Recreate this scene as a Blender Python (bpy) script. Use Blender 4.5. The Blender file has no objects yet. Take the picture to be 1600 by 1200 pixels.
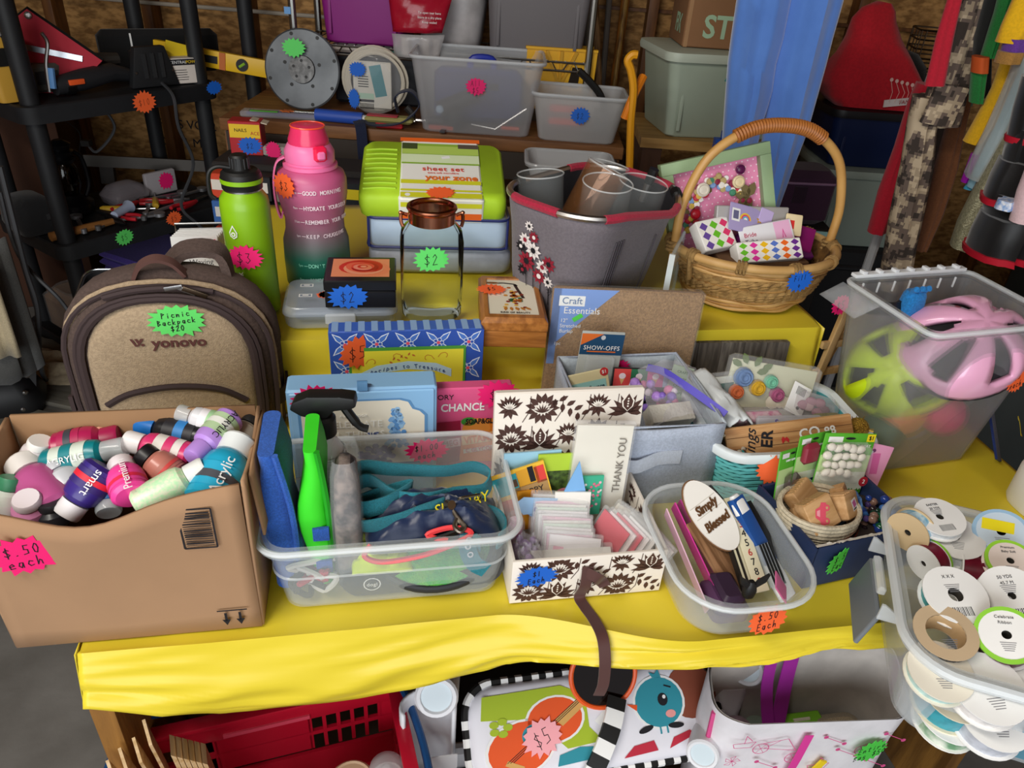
import bpy, bmesh, math, random
from mathutils import Vector, Matrix, Euler
R = math.radians
random.seed(7)
scene = bpy.context.scene
COL = scene.collection
# ---------------------------------------------------------------- camera
F = 1160.0; PITCH = R(32.0); ROLL = R(4.3); CAM = Vector((0, 0, 1.5))
fwd = Vector((0, math.cos(PITCH), -math.sin(PITCH)))
_u0 = Vector((0, math.sin(PITCH), math.cos(PITCH))); _r0 = Vector((1, 0, 0))
cright = _r0 * math.cos(ROLL) + _u0 * math.sin(ROLL)
cup = -_r0 * math.sin(ROLL) + _u0 * math.cos(ROLL)
cd = bpy.data.cameras.new('camera'); cam = bpy.data.objects.new('camera', cd); COL.objects.link(cam)
cd.sensor_width = 36; cd.lens = 36 * F / 1600; cd.clip_start = 0.02
m = Matrix((cright, cup, -fwd)).transposed().to_4x4(); m.translation = CAM
cam.matrix_world = m
scene.camera = cam
# ---------------------------------------------------------------- view, world, lights
vs = scene.view_settings
vs.view_transform = 'Standard'; vs.look = 'None'; vs.gamma = 1; vs.use_curve_mapping = False
vs.exposure = 0.0
scene.cycles.transparent_max_bounces = 24
world = bpy.data.worlds.new('sky'); scene.world = world; world.use_nodes = True
bg = world.node_tree.nodes['Background']; bg.inputs[0].default_value = (0.80, 0.90, 1.0, 1); bg.inputs[1].default_value = 0.55
def area(name, loc, target, sx, sy, power, col):
    l = bpy.data.lights.new(name, 'AREA'); l.shape = 'RECTANGLE'; l.size = sx; l.size_y = sy; l.energy = power; l.color = col
    o = bpy.data.objects.new(name, l); COL.objects.link(o); o.location = loc
    o.rotation_euler = (Vector(target) - Vector(loc)).to_track_quat('-Z', 'Y').to_euler()
    return o
area('daylight_through_garage_door', (-0.5, -2.45, 1.5), (0.1, 1.4, 0.75), 3.4, 2.1, 94, (0.95, 0.98, 1.0))
area('ceiling_shop_light', (-0.9, -0.15, 2.42), (0.1, 1.1, 0.75), 1.2, 0.15, 26, (1.0, 0.95, 0.86))

# ---------------------------------------------------------------- placing helpers
def ray(x, y): return fwd + cright * ((x - 800) / F) + cup * ((600 - y) / F)
def at(x, y, z):
    d = ray(x, y); return CAM + d * ((z - CAM.z) / d.z)
def atY(x, y, Y):
    d = ray(x, y); return CAM + d * (Y / d.y)
YAW = R(12.0); T0 = Vector((-0.475, 0.558, 0))
def TW(u, v, z):
    c, s = math.cos(YAW), math.sin(YAW); return Vector((T0.x + u * c - v * s, T0.y + u * s + v * c, z))
TZ, TIER = 0.75, 0.90

# ---------------------------------------------------------------- materials
def lin(h):
    if not isinstance(h, str): return tuple(h)[:3]
    h = h.lstrip('#'); o = []
    for i in (0, 2, 4):
        c = int(h[i:i + 2], 16) / 255; o.append(c / 12.92 if c <= .04045 else ((c + .055) / 1.055) ** 2.4)
    return tuple(o)
_mats = {}
def mat(col, rough=.5, metal=0, alpha=1, var=0, vs=8, bump=0, bs=60, trans=0, ior=1.45, emit=None, coat=0, sheen=0, stretch=(1, 1, 1), col2=None, spec=.5, detail=4):
    """a procedural principled material: var = noise blend towards col2 (default darker), bump = noise relief"""
    key = (col, rough, metal, alpha, var, vs, bump, bs, trans, ior, emit, coat, sheen, stretch, col2, spec, detail)
    if key in _mats: return _mats[key]
    m = bpy.data.materials.new('mat_%03d' % len(_mats)); m.use_nodes = True
    nt = m.node_tree; b = nt.nodes['Principled BSDF']; N = nt.nodes.new; L = nt.links.new
    c = lin(col); b.inputs['Base Color'].default_value = (*c, 1); b.inputs['Roughness'].default_value = rough
    b.inputs['Metallic'].default_value = metal; b.inputs['Alpha'].default_value = alpha
    b.inputs['Transmission Weight'].default_value = trans; b.inputs['IOR'].default_value = ior
    b.inputs['Coat Weight'].default_value = coat; b.inputs['Sheen Weight'].default_value = sheen
    b.inputs['Specular IOR Level'].default_value = spec
    if var or bump:
        tc = N('ShaderNodeTexCoord'); mp = N('ShaderNodeMapping'); mp.inputs['Scale'].default_value = stretch
        L(tc.outputs['Object'], mp.inputs['Vector'])
    if var:
        n = N('ShaderNodeTexNoise'); n.inputs['Scale'].default_value = vs; n.inputs['Detail'].default_value = detail
        L(mp.outputs[0], n.inputs['Vector'])
        cr = N('ShaderNodeValToRGB'); cr.color_ramp.elements[0].position = .38; cr.color_ramp.elements[1].position = .62
        c2 = lin(col2) if col2 else tuple(x * (1 - var) for x in c)
        if col2: c2 = tuple(a * (1 - var) + d * var for a, d in zip(c, c2))
        cr.color_ramp.elements[0].color = (*c2, 1); cr.color_ramp.elements[1].color = (*c, 1)
        L(n.outputs['Fac'], cr.inputs[0]); L(cr.outputs[0], b.inputs['Base Color'])
    if bump:
        n2 = N('ShaderNodeTexNoise'); n2.inputs['Scale'].default_value = bs; n2.inputs['Detail'].default_value = 5
        L(mp.outputs[0], n2.inputs['Vector']); bp = N('ShaderNodeBump'); bp.inputs['Strength'].default_value = bump; bp.inputs['Distance'].default_value = .004
        L(n2.outputs['Fac'], bp.inputs['Height']); L(bp.outputs[0], b.inputs['Normal'])
    if emit: b.inputs['Emission Color'].default_value = (*c, 1); b.inputs['Emission Strength'].default_value = emit
    _mats[key] = m; return m
def wood(col, col2, axis=0, scale=14, rough=.5):
    st = [1, 1, 1]; 
    for i in range(3): st[i] = 1 if i == axis else 9
    return mat(col, rough, var=.9, vs=scale / 4, col2=col2, stretch=tuple(st), bump=.15, bs=scale * 2, detail=8)
def fabric(col, var=.25, vs=400, rough=.9, bump=.25, bs=900, col2=None): return mat(col, rough, var=var, vs=vs, bump=bump, bs=bs, sheen=.15, col2=col2)
def plas(col, rough=.35): return mat(col, rough)
def clear(col='#e8eef0', alpha=.22, rough=.15): return mat(col, rough, alpha=alpha)
def paper(col): return mat(col, .7, var=.06, vs=12)
def metal(col='#b8b8b8', rough=.28): return mat(col, rough, 1)
BLACK = mat('#141414', .5); WHITE = mat('#f2f2f0', .5); INK = mat('#15131a', .7); CHROME = metal()
def glassy(tint, edge, name):
    """thin clear glass: see-through face on, mirror-like towards the edge"""
    m = bpy.data.materials.new(name); m.use_nodes = True; nt = m.node_tree; nt.nodes.clear(); N = nt.nodes.new; L = nt.links.new
    out = N('ShaderNodeOutputMaterial'); mx = N('ShaderNodeMixShader'); tr = N('ShaderNodeBsdfTransparent'); tr.inputs[0].default_value = (*lin(tint), 1)
    gl = N('ShaderNodeBsdfGlossy'); gl.inputs[0].default_value = (.95, .97, .97, 1); gl.inputs['Roughness'].default_value = .04; lw = N('ShaderNodeLayerWeight'); lw.inputs[0].default_value = edge
    L(lw.outputs['Fresnel'], mx.inputs[0]); L(tr.outputs[0], mx.inputs[1]); L(gl.outputs[0], mx.inputs[2]); L(mx.outputs[0], out.inputs[0]); return m
def rimloop(w, d, r, z, rad, n=8): return MB().tube([p for p in rr(w, d, r, z, n)], rad, 8, True)
def frosted(col, dens, name, blur=.25):
    """cloudy polypropylene: part lets light straight through, part scatters it"""
    m = bpy.data.materials.new(name); m.use_nodes = True; nt = m.node_tree; nt.nodes.clear(); N = nt.nodes.new; L = nt.links.new
    out = N('ShaderNodeOutputMaterial'); mx = N('ShaderNodeMixShader'); mx.inputs[0].default_value = dens
    tr = N('ShaderNodeBsdfTransparent'); c = lin(col)
    mx2 = N('ShaderNodeMixShader'); mx2.inputs[0].default_value = .5
    tl = N('ShaderNodeBsdfTranslucent'); tl.inputs[0].default_value = (*c, 1)
    df = N('ShaderNodeBsdfPrincipled'); df.inputs['Base Color'].default_value = (*c, 1); df.inputs['Roughness'].default_value = .3
    L(tl.outputs[0], mx2.inputs[1]); L(df.outputs[0], mx2.inputs[2]); L(tr.outputs[0], mx.inputs[1]); L(mx2.outputs[0], mx.inputs[2]); L(mx.outputs[0], out.inputs[0])
    if blur:
        rf = N('ShaderNodeBsdfRefraction'); rf.inputs['Roughness'].default_value = blur; rf.inputs['IOR'].default_value = 1.08; rf.inputs[0].default_value = (.96, .96, .96, 1)
        mx3 = N('ShaderNodeMixShader'); mx3.inputs[0].default_value = .45
        L(tr.outputs[0], mx3.inputs[1]); L(rf.outputs[0], mx3.inputs[2]); L(mx3.outputs[0], mx.inputs[1])
    return m

# ---------------------------------------------------------------- mesh building
class MB:
    def __init__(s): s.v = []; s.f = []; s.m = []
    def add(s, vs, fs, M=None, mi=0):
        o = len(s.v); s.v += [tuple(M @ Vector(p)) if M else tuple(p) for p in vs]
        s.f += [tuple(i + o for i in f) for f in fs]; s.m += [mi] * len(fs); return s
    def box(s, c, d, M=None, mi=0):
        x, y, z = d[0] / 2, d[1] / 2, d[2] / 2
        vs = [(c[0] + a * x, c[1] + b * y, c[2] + e * z) for e in (-1, 1) for a, b in ((-1, -1), (1, -1), (1, 1), (-1, 1))]
        return s.add(vs, [(3, 2, 1, 0), (4, 5, 6, 7), (0, 1, 5, 4), (1, 2, 6, 5), (2, 3, 7, 6), (3, 0, 4, 7)], M, mi)
    def loft(s, rings, c0=True, c1=True, M=None, mi=0, loop=False):
        n = len(rings[0]); vs = [p for r in rings for p in r]; fs = []
        k = len(rings)
        for i in range(k if loop else k - 1):
            a, b = i * n, ((i + 1) % k) * n
            for j in range(n): j2 = (j + 1) % n; fs.append((a + j, a + j2, b + j2, b + j))
        if c0 and not loop: fs.append(tuple(range(n - 1, -1, -1)))
        if c1 and not loop: fs.append(tuple((k - 1) * n + j for j in range(n)))
        return s.add(vs, fs, M, mi)
    def lathe(s, prof, n=24, M=None, mi=0, c0=True, c1=True):
        return s.loft([[(r * math.cos(2 * math.pi * j / n), r * math.sin(2 * math.pi * j / n), z) for j in range(n)] for r, z in prof], c0, c1, M, mi)
    def tube(s, pts, r, n=8, closed=False, M=None, mi=0):
        pts = [Vector(p) for p in pts]; k = len(pts); rings = []; prev = None
        for i, p in enumerate(pts):
            if closed: t = pts[(i + 1) % k] - pts[i - 1]
            else: t = pts[min(i + 1, k - 1)] - pts[max(i - 1, 0)]
            t.normalize()
            if prev is None:
                a = Vector((0, 0, 1)) if abs(t.z) < .9 else Vector((1, 0, 0)); nrm = t.cross(a).normalized()
            else: nrm = (prev - t * prev.dot(t)).normalized()
            prev = nrm; bn = t.cross(nrm); rr_ = r[i] if isinstance(r, (list, tuple)) else r
            rings.append([tuple(p + (nrm * math.cos(2 * math.pi * j / n) + bn * math.sin(2 * math.pi * j / n)) * rr_) for j in range(n)])
        return s.loft(rings, True, True, M, mi, loop=closed)
    def prism(s, ol, z0, z1, M=None, mi=0):
        return s.loft([[(x, y, z0) for x, y in ol], [(x, y, z1) for x, y in ol]], True, True, M, mi)
    def strip(s, pts, w, t, side=None, M=None, mi=0):
        """flat band of width w (along side, a vector or one per point) and thickness t along pts"""
        pts = [Vector(p) for p in pts]; k = len(pts); rings = []
        for i, p in enumerate(pts):
            tg = (pts[min(i + 1, k - 1)] - pts[max(i - 1, 0)]).normalized()
            sd = Vector(side[i]) if isinstance(side, list) else Vector(side or (0, 0, 1))
            sd = (sd - tg * sd.dot(tg)).normalized(); nn = tg.cross(sd)
            rings.append([tuple(p + sd * a * w / 2 + nn * b * t / 2) for a, b in ((-1, -1), (1, -1), (1, 1), (-1, 1))])
        return s.loft(rings, True, True, M, mi)
    def grid(s, f, nu, nv, M=None, mi=0):
        vs = [f(i / nu, j / nv) for j in range(nv + 1) for i in range(nu + 1)]
        return s.add(vs, [(j * (nu + 1) + i, j * (nu + 1) + i + 1, (j + 1) * (nu + 1) + i + 1, (j + 1) * (nu + 1) + i) for j in range(nv) for i in range(nu)], M, mi)
    def ball(s, c, r, nu=12, nv=8, M=None, mi=0):
        r = r if isinstance(r, (tuple, list)) else (r, r, r)
        rings = []
        for j in range(nv + 1):
            a = -math.pi / 2 + math.pi * min(max(j / nv, .02), .98)
            rings.append([(c[0] + r[0] * math.cos(a) * math.cos(2 * math.pi * i / nu), c[1] + r[1] * math.cos(a) * math.sin(2 * math.pi * i / nu), c[2] + r[2] * math.sin(a)) for i in range(nu)])
        return s.loft(rings, True, True, M, mi)
def rr(w, d, r, z, n=4, cx=0, cy=0):
    r = min(r, w / 2 - 1e-5, d / 2 - 1e-5); o = []
    for sx, sy, a0 in ((1, 1, 0), (-1, 1, 90), (-1, -1, 180), (1, -1, 270)):
        for k in range(n + 1):
            a = R(a0 + 90 * k / n); o.append((cx + sx * (w / 2 - r) + r * math.cos(a), cy + sy * (d / 2 - r) + r * math.sin(a), z))
    return o
def rrect2(w, d, r, n=4): return [(p[0], p[1]) for p in rr(w, d, r, 0, n)]
def rbox(w, d, h, r=.003, z0=0, c=(0, 0)):
    """a solid with softened edges"""
    e = min(r, h / 2.01); M = MB()
    return M.loft([rr(w - 2 * e, d - 2 * e, r, z0, 3, *c), rr(w, d, r, z0 + e, 3, *c), rr(w, d, r, z0 + h - e, 3, *c), rr(w - 2 * e, d - 2 * e, r, z0 + h, 3, *c)])
def tubm(w, d, h, taper=.9, r=.03, t=.0025, rim=.008, rimh=.008, n=6, bw=None, bd=None):
    """open tub: w x d at the rim (outside of the wall), tapering to the bottom; rolled rim"""
    b0, b1 = bw or w * taper, bd or d * taper; M = MB(); rg = []
    rg.append(rr(b0 - .012, b1 - .012, r * .8, 0, n)); rg.append(rr(b0, b1, r * .85, .006, n)); rg.append(rr(w, d, r, h - rimh, n))
    rg.append(rr(w + 2 * rim, d + 2 * rim, r + rim, h - rimh, n)); rg.append(rr(w + 2 * rim, d + 2 * rim, r + rim, h - .001, n)); rg.append(rr(w + 2 * rim - .003, d + 2 * rim - .003, r + rim, h, n))
    rg.append(rr(w - 2 * t, d - 2 * t, r, h, n)); rg.append(rr(b0 - 2 * t, b1 - 2 * t, r * .8, .006 + t, n)); rg.append(rr(b0 - .012, b1 - .012, r * .75, t, n))
    return M.loft(rg)
def star2(w, h, n=17, seed=0, inner=.78):
    rnd = random.Random(seed); o = []
    for i in range(2 * n):
        a = math.pi * i / n; k = (1 + rnd.uniform(-.07, .07)) if i % 2 == 0 else inner + rnd.uniform(-.04, .04)
        o.append((w / 2 * k * math.cos(a), h / 2 * k * math.sin(a)))
    return o
def mlink(name, mb, mats, smooth=30, bevel=0, link=True):
    me = bpy.data.meshes.new(name); me.from_pydata(mb.v, [], mb.f)
    mats = mats if isinstance(mats, (list, tuple)) else [mats]
    for mm in mats: me.materials.append(mm)
    if len(mats) > 1: me.polygons.foreach_set('material_index', mb.m)
    bm = bmesh.new(); bm.from_mesh(me); bmesh.ops.recalc_face_normals(bm, faces=bm.faces)
    if bevel: bmesh.ops.bevel(bm, geom=bm.edges[:], offset=bevel, segments=2, affect='EDGES', profile=.6)
    bm.to_mesh(me); bm.free(); me.shade_smooth(); me.set_sharp_from_angle(angle=R(smooth)); return me
def put(o, parent, loc, rot):
    COL.objects.link(o)
    if parent: o.parent = parent
    o.location = loc
    o.rotation_euler = tuple(R(a) for a in rot) if not isinstance(rot, Euler) else rot
    return o
def obj(name, mb, mats, parent=None, loc=(0, 0, 0), rot=(0, 0, 0), smooth=30, bevel=0, solid=0, sub=0):
    o = bpy.data.objects.new(name, mb if isinstance(mb, bpy.types.Mesh) else mlink(name, mb, mats, smooth, bevel))
    if solid: md = o.modifiers.new('thick', 'SOLIDIFY'); md.thickness = solid; md.offset = 0
    if sub: md = o.modifiers.new('sub', 'SUBSURF'); md.levels = sub; md.render_levels = sub
    return put(o, parent, loc, rot)
def tag(o, label, cat, group=None):
    o['label'] = label; o['category'] = cat
    if group: o['group'] = group
    return o
def struct(o): o['kind'] = 'structure'; return o
def thing(name, label, cat, loc=(0, 0, 0), rz=0, group=None, rot=None):
    o = bpy.data.objects.new(name, None); o.empty_display_size = .05
    put(o, None, loc, (0, 0, rz) if rot is None else rot); return tag(o, label, cat, group)
YD = 12.0
def tt(name, label, cat, u, v, z, rz=0, group=None): return thing(name, label, cat, TW(u, v, z), YD + rz, group)
def text(s, size, m, parent, loc, rot=(90, 0, 0), name='lettering', align='CENTER', shear=0, ext=.0002, sx=1, space=1, bold=0):
    c = bpy.data.curves.new(name, 'FONT'); c.body = s; c.size = size; c.align_x = align; c.align_y = 'CENTER'; c.extrude = ext; c.shear = shear; c.space_character = space; c.offset = bold
    c.resolution_u = 3; c.materials.append(m); o = bpy.data.objects.new(name, c); put(o, parent, loc, rot); o.scale = (sx, 1, 1); return o
def axis_obj_matrix(p0, p1, up=Vector((0, 0, 1))):
    z = (p1 - p0).normalized(); x = up.cross(z)
    if x.length < 1e-3: x = Vector((1, 0, 0))
    x.normalize(); y = z.cross(x); M = Matrix((x, y, z)).transposed().to_4x4(); M.translation = p0; return M
def aim(o, M): o.location = M.translation; o.rotation_euler = M.to_euler()
# ---- handwriting: single-stroke letters
SF = {'$': [[(.8, .8), (.5, .92), (.2, .75), (.5, .52), (.8, .3), (.5, .1), (.15, .25)], [(.5, 1.1), (.48, -.1)]], '.': [[(.4, .02), (.5, .06)]],
 '0': [[(.5, 1), (.2, .6), (.3, .1), (.6, 0), (.8, .5), (.7, .9), (.5, 1)]], '1': [[(.4, 1), (.45, 0)]], '2': [[(.2, .75), (.5, 1), (.75, .75), (.2, 0), (.85, .05)]],
 '3': [[(.2, .9), (.7, .9), (.45, .55), (.8, .3), (.4, 0), (.15, .15)]], '5': [[(.8, 1), (.3, 1), (.25, .55), (.7, .5), (.7, .1), (.15, 0)]], '7': [[(.2, 1), (.8, 1), (.4, 0)]],
 '4': [[(.3, 1), (.2, .45), (.8, .45)], [(.65, .9), (.6, 0)]],
 'e': [[(.2, .3), (.8, .38), (.6, .6), (.25, .45), (.3, .05), (.85, .1)]], 'a': [[(.75, .55), (.35, .55), (.2, .2), (.5, 0), (.75, .5), (.75, 0)]],
 'c': [[(.8, .5), (.4, .58), (.2, .25), (.45, 0), (.85, .1)]], 'h': [[(.25, 1), (.2, 0), (.5, .5), (.7, .4), (.75, 0)]], 'E': [[(.8, 1), (.25, 1), (.2, 0), (.8, 0)], [(.25, .55), (.7, .55)]],
 'n': [[(.2, .5), (.2, 0), (.5, .5), (.75, .4), (.75, 0)]], 't': [[(.5, .9), (.45, 0), (.75, .05)], [(.2, .6), (.8, .62)]], 'i': [[(.5, .5), (.5, 0)], [(.5, .75), (.52, .8)]],
 'r': [[(.25, .5), (.25, 0), (.3, .35), (.75, .5)]], 'B': [[(.2, 1), (.2, 0)], [(.2, 1), (.7, .85), (.25, .55), (.8, .3), (.2, 0)]], 'g': [[(.7, .5), (.3, .5), (.25, .1), (.7, .2), (.7, -.35), (.25, -.3)]],
 'P': [[(.2, 0), (.25, 1), (.8, .8), (.25, .5)]], 'k': [[(.2, 1), (.2, 0)], [(.7, .5), (.2, .2), (.75, 0)]], 'p': [[(.2, .5), (.2, -.4)], [(.2, .5), (.75, .4), (.5, .05), (.2, .1)]],
 'F': [[(.8, 1), (.2, 1), (.2, 0)], [(.2, .5), (.7, .5)]], 'l': [[(.4, 1), (.4, 0)]], 'A': [[(.1, 0), (.5, 1), (.85, 0)], [(.25, .4), (.75, .4)]], 'o': [[(.5, .55), (.2, .3), (.5, 0), (.8, .3), (.5, .55)]]}
def scrawl(lines, h, w=.0011):
    M = MB(); ly = 0; tot = len(lines)
    for li, s in enumerate(lines):
        adv = h * .72; x0 = -len(s) * adv / 2; y0 = (tot / 2 - li - 1) * h * 1.35 + h * .15
        for ch in s:
            for st in SF.get(ch, []):
                P = [Vector((x0 + a * adv * .85, y0 + b * h + x0 * .1, 0)) for a, b in st]
                for a, b in zip(P, P[1:]):
                    d = (b - a); 
                    if d.length < 1e-6: continue
                    n = Vector((-d.y, d.x, 0)).normalized() * w / 2; e = d.normalized() * w * .4
                    M.add([a - n - e, b - n + e, b + n + e, a + n - e], [(0, 1, 2, 3)])
            x0 += adv
    return M
HOT = mat('#ef1470', .65); ORG = mat('#ff6a33', .65); GRN = mat('#62e06a', .65); BLU = mat('#1766d2', .65); PNK = mat('#ffb0b8', .65)
SCOL = {'hot': HOT, 'org': ORG, 'grn': GRN, 'blu': BLU, 'pnk': PNK, 'neon': mat('#4fd04a', .65)}
_ss = [0]
def sticker(parent, loc, rot, col, lines=(), size=(.075, .055), hw=None, wk=.0011):
    _ss[0] += 1
    s = obj('price_sticker', MB().prism(star2(size[0], size[1], 15 + _ss[0] % 4, _ss[0]), 0, .0006), SCOL[col], parent, loc, rot)
    if lines:
        h = hw or size[1] * .62 / (len(lines) * 1.35)
        obj('handwriting', scrawl(lines, h, wk), INK, s, (0, 0, .0009))
    return s
class Decal:
    """flat print: coloured polygons in the XY plane, one mesh with one slot a colour"""
    def __init__(s): s.b = MB(); s.k = []
    def poly(s, pts, m, lay=0):
        if m not in s.k: s.k.append(m)
        s.b.add([(x, y, lay * .0002) for x, y in pts], [tuple(range(len(pts)))], None, s.k.index(m)); return s
    def rect(s, x, y, w, h, m, lay=0, a=0):
        c, sn = math.cos(R(a)), math.sin(R(a))
        return s.poly([(x + dx * c - dy * sn, y + dx * sn + dy * c) for dx, dy in ((-w / 2, -h / 2), (w / 2, -h / 2), (w / 2, h / 2), (-w / 2, h / 2))], m, lay)
    def ell(s, x, y, rx, ry, m, lay=0, a=0, n=14, a0=0, a1=360):
        c, sn = math.cos(R(a)), math.sin(R(a)); pts = []
        for k in range(n): 
            t = R(a0 + (a1 - a0) * k / (n if a1 - a0 >= 360 else n - 1)); dx, dy = rx * math.cos(t), ry * math.sin(t); pts.append((x + dx * c - dy * sn, y + dx * sn + dy * c))
        return s.poly(pts, m, lay)
    def leaf(s, x, y, l, w, a, m, lay=0):
        pts = [(0, 0), (l * .25, w * .42), (l * .55, w * .5), (l, 0), (l * .55, -w * .5), (l * .25, -w * .42)]
        c, sn = math.cos(R(a)), math.sin(R(a)); return s.poly([(x + p * c - q * sn, y + p * sn + q * c) for p, q in pts], m, lay)
    def line(s, pts, w, m, lay=0):
        for (x0, y0), (x1, y1) in zip(pts, pts[1:]):
            d = math.hypot(x1 - x0, y1 - y0) or 1; nx, ny = -(y1 - y0) / d * w / 2, (x1 - x0) / d * w / 2
            s.poly([(x0 - nx, y0 - ny), (x1 - nx, y1 - ny), (x1 + nx, y1 + ny), (x0 + nx, y0 + ny)], m, lay)
        return s
    def build(s, name, parent, loc, rot=(90, 0, 0)): return obj(name, s.b, s.k, parent, loc, rot)
def copy_tree(o, parent=None):
    c = o.copy(); COL.objects.link(c); c.parent = parent
    for ch in o.children: copy_tree(ch, c)
    return c
def bez(pts, n=40, closed=False):
    """Catmull-Rom through the points"""
    P = [Vector(p) for p in pts]; k = len(P); o = []
    segs = k if closed else k - 1; per = max(2, n // segs)
    for i in range(segs):
        a, b, c, d = (P[(i - 1) % k], P[i], P[(i + 1) % k], P[(i + 2) % k]) if closed else (P[max(i - 1, 0)], P[i], P[i + 1], P[min(i + 2, k - 1)])
        for j in range(per):
            t = j / per; o.append(.5 * ((2 * b) + (c - a) * t + (2 * a - 5 * b + 4 * c - d) * t * t + (3 * b - a - 3 * c + d) * t ** 3))
    if not closed: o.append(P[-1])
    return o

# ================================================================ THE GARAGE
RX0, RX1, RY0, RY1, RH = -2.6, 2.3, -2.6, 3.4, 2.5
conc = mat('#7d7b77', .8, var=.8, vs=3.0, col2='#57544f', bump=.25, bs=30, detail=10)
osbm = mat('#b98a50', .75, var=1, vs=24, col2='#80592c', stretch=(1, 1, 2.2), bump=.4, bs=30, detail=10)
studm = wood('#7a4c22', '#5a3517', 2, 20)
fl = struct(obj('floor', MB().box(((RX0 + RX1) / 2, (RY0 + RY1) / 2, -.05), (RX1 - RX0, RY1 - RY0, .1)), conc))
wb = struct(obj('wall_back', MB().box(((RX0 + RX1) / 2, RY1 + .03, RH / 2), (RX1 - RX0 + .2, .06, RH)), osbm))
for i in range(12):
    x = -2.42 + .41 * i
    obj('stud', MB().box((x, RY1 - .045, RH / 2), (.04, .088, RH)), studm, wb, bevel=.002)
for z in (1.22,): 
    for i in range(11): obj('panel_joint_block', MB().box((-2.42 + .41 * i + .205, RY1 - .012, z), (.37, .022, .012)), studm, wb)
for nm, x in (('wall_left', RX0 - .03), ('wall_right', RX1 + .03)):
    w = struct(obj(nm, MB().box((x, (RY0 + RY1) / 2, RH / 2), (.06, RY1 - RY0, RH)), osbm))
    for i in range(14):
        obj('stud', MB().box((x + (.075 if x < 0 else -.075), RY0 + .2 + .43 * i, RH / 2), (.088, .04, RH)), studm, w, bevel=.002)
struct(obj('ceiling', MB().box(((RX0 + RX1) / 2, (RY0 + RY1) / 2, RH + .04), (RX1 - RX0 + .1, RY1 - RY0, .08)), wood('#6b4a2a', '#553518', 0)))
# stamped lettering and the white conduit on the board wall
for i, (s, x, z) in enumerate((('PRESS VOL2', -1.56, .62), ('LP CANADA', -1.2, .62), ('OSB 1 MILL', -1.56, .54), ('EXPOSURE 1', -1.2, .54))):
    text(s, .055, INK, wb, (x, RY1 - .004, z))
obj('conduit', MB().tube([(-2.5, RY1 - .1, 1.13), (-1.6, RY1 - .1, 1.12), (-.75, RY1 - .1, 1.115)], .008), plas('#a49a8c'), wb)
# ================================================================ TABLES AND YELLOW CLOTHS
yel = mat('#e4ce38', .32, var=.25, vs=5, col2='#d2ba26', bump=.18, bs=9, spec=.45)
tabw = wood('#7b5426', '#5a3a18', 1)
from mathutils import noise as mnoise
def nz(x, y, z=0, s=1): return mnoise.noise(Vector((x * s, y * s, z)))
def rz_(x, y, z=0, s=1): return 1 - 2 * abs(nz(x, y, z, s))
def wr(x, y): return .003 * math.sin(9 * x + 2 * math.sin(5 * y)) + .002 * math.sin(23 * x + 11 * y)
tb = tt('sale_table', 'wooden table under the front yellow plastic cloth', 'table', 0, 0, 0)
obj('table_top', MB().prism([(0, .02), (.55, .0), (.72, -.07), (1.44, -.07), (1.44, .45), (0, .45)], TZ - .05, TZ - .01), tabw, tb, bevel=.003)
for x in (.03, 1.4):
    for y in (.26, .40): obj('leg', MB().box((x, y, (TZ - .05) / 2), (.07, .07, TZ - .05)), tabw, tb, bevel=.004)
for x in (-.022, 1.43): obj('side_board', MB().box((x, .22, .30), (.03, .40, .60)), wood('#9a6c30', '#5e3d19', 2), tb, bevel=.003)
# front cloth: top sheet with a hanging front drop and left drop
def drop(u):
    return .062 + .044 * min(1, max(0, u) / .14) + .014 * math.exp(-((u - .2) / .12) ** 2) - .012 * math.exp(-((u - .5) / .15) ** 2) - .084 * min(1, max(0, (u - .40) / .34)) + .004 * math.sin(26 * u)
def vfront(u):
    t = min(1, max(0, (u - .48) / .26)); return -.072 * t * t * (3 - 2 * t)
def clothf(a, b):
    u = -.005 + 1.43 * a
    if b < .55:
        v = .452 - (b / .55) * (.464 - vfront(u)); return (u, v, TZ - .0015 + .0012 * rz_(u, v, 0, 9) - .003 * max(0, .02 - v) / .03)
    k = (b - .55) / .45; d = drop(u) * k
    fl_ = k * (.018 * nz(u, k * .4, 1, 6) + .008 * rz_(u + k * .15, k * .5, 2, 7) + .026) + .004 * min(1, k * 4) * rz_(u * .6 + k * .3, k * .25, 5, 10)
    return (u + .006 * k * nz(u, 0, 3, 8), vfront(u) - .014 - fl_ * .8, TZ - d + .0035 * (1 - k))
fc = MB().grid(clothf, 200, 44)
o = obj('yellow_tablecloth', fc, yel, None, TW(0, 0, 0), (0, 0, YD), smooth=80, solid=.0012)
tag(o, 'bright yellow plastic tablecloth hanging over the front edge of the table', 'tablecloth')
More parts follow.
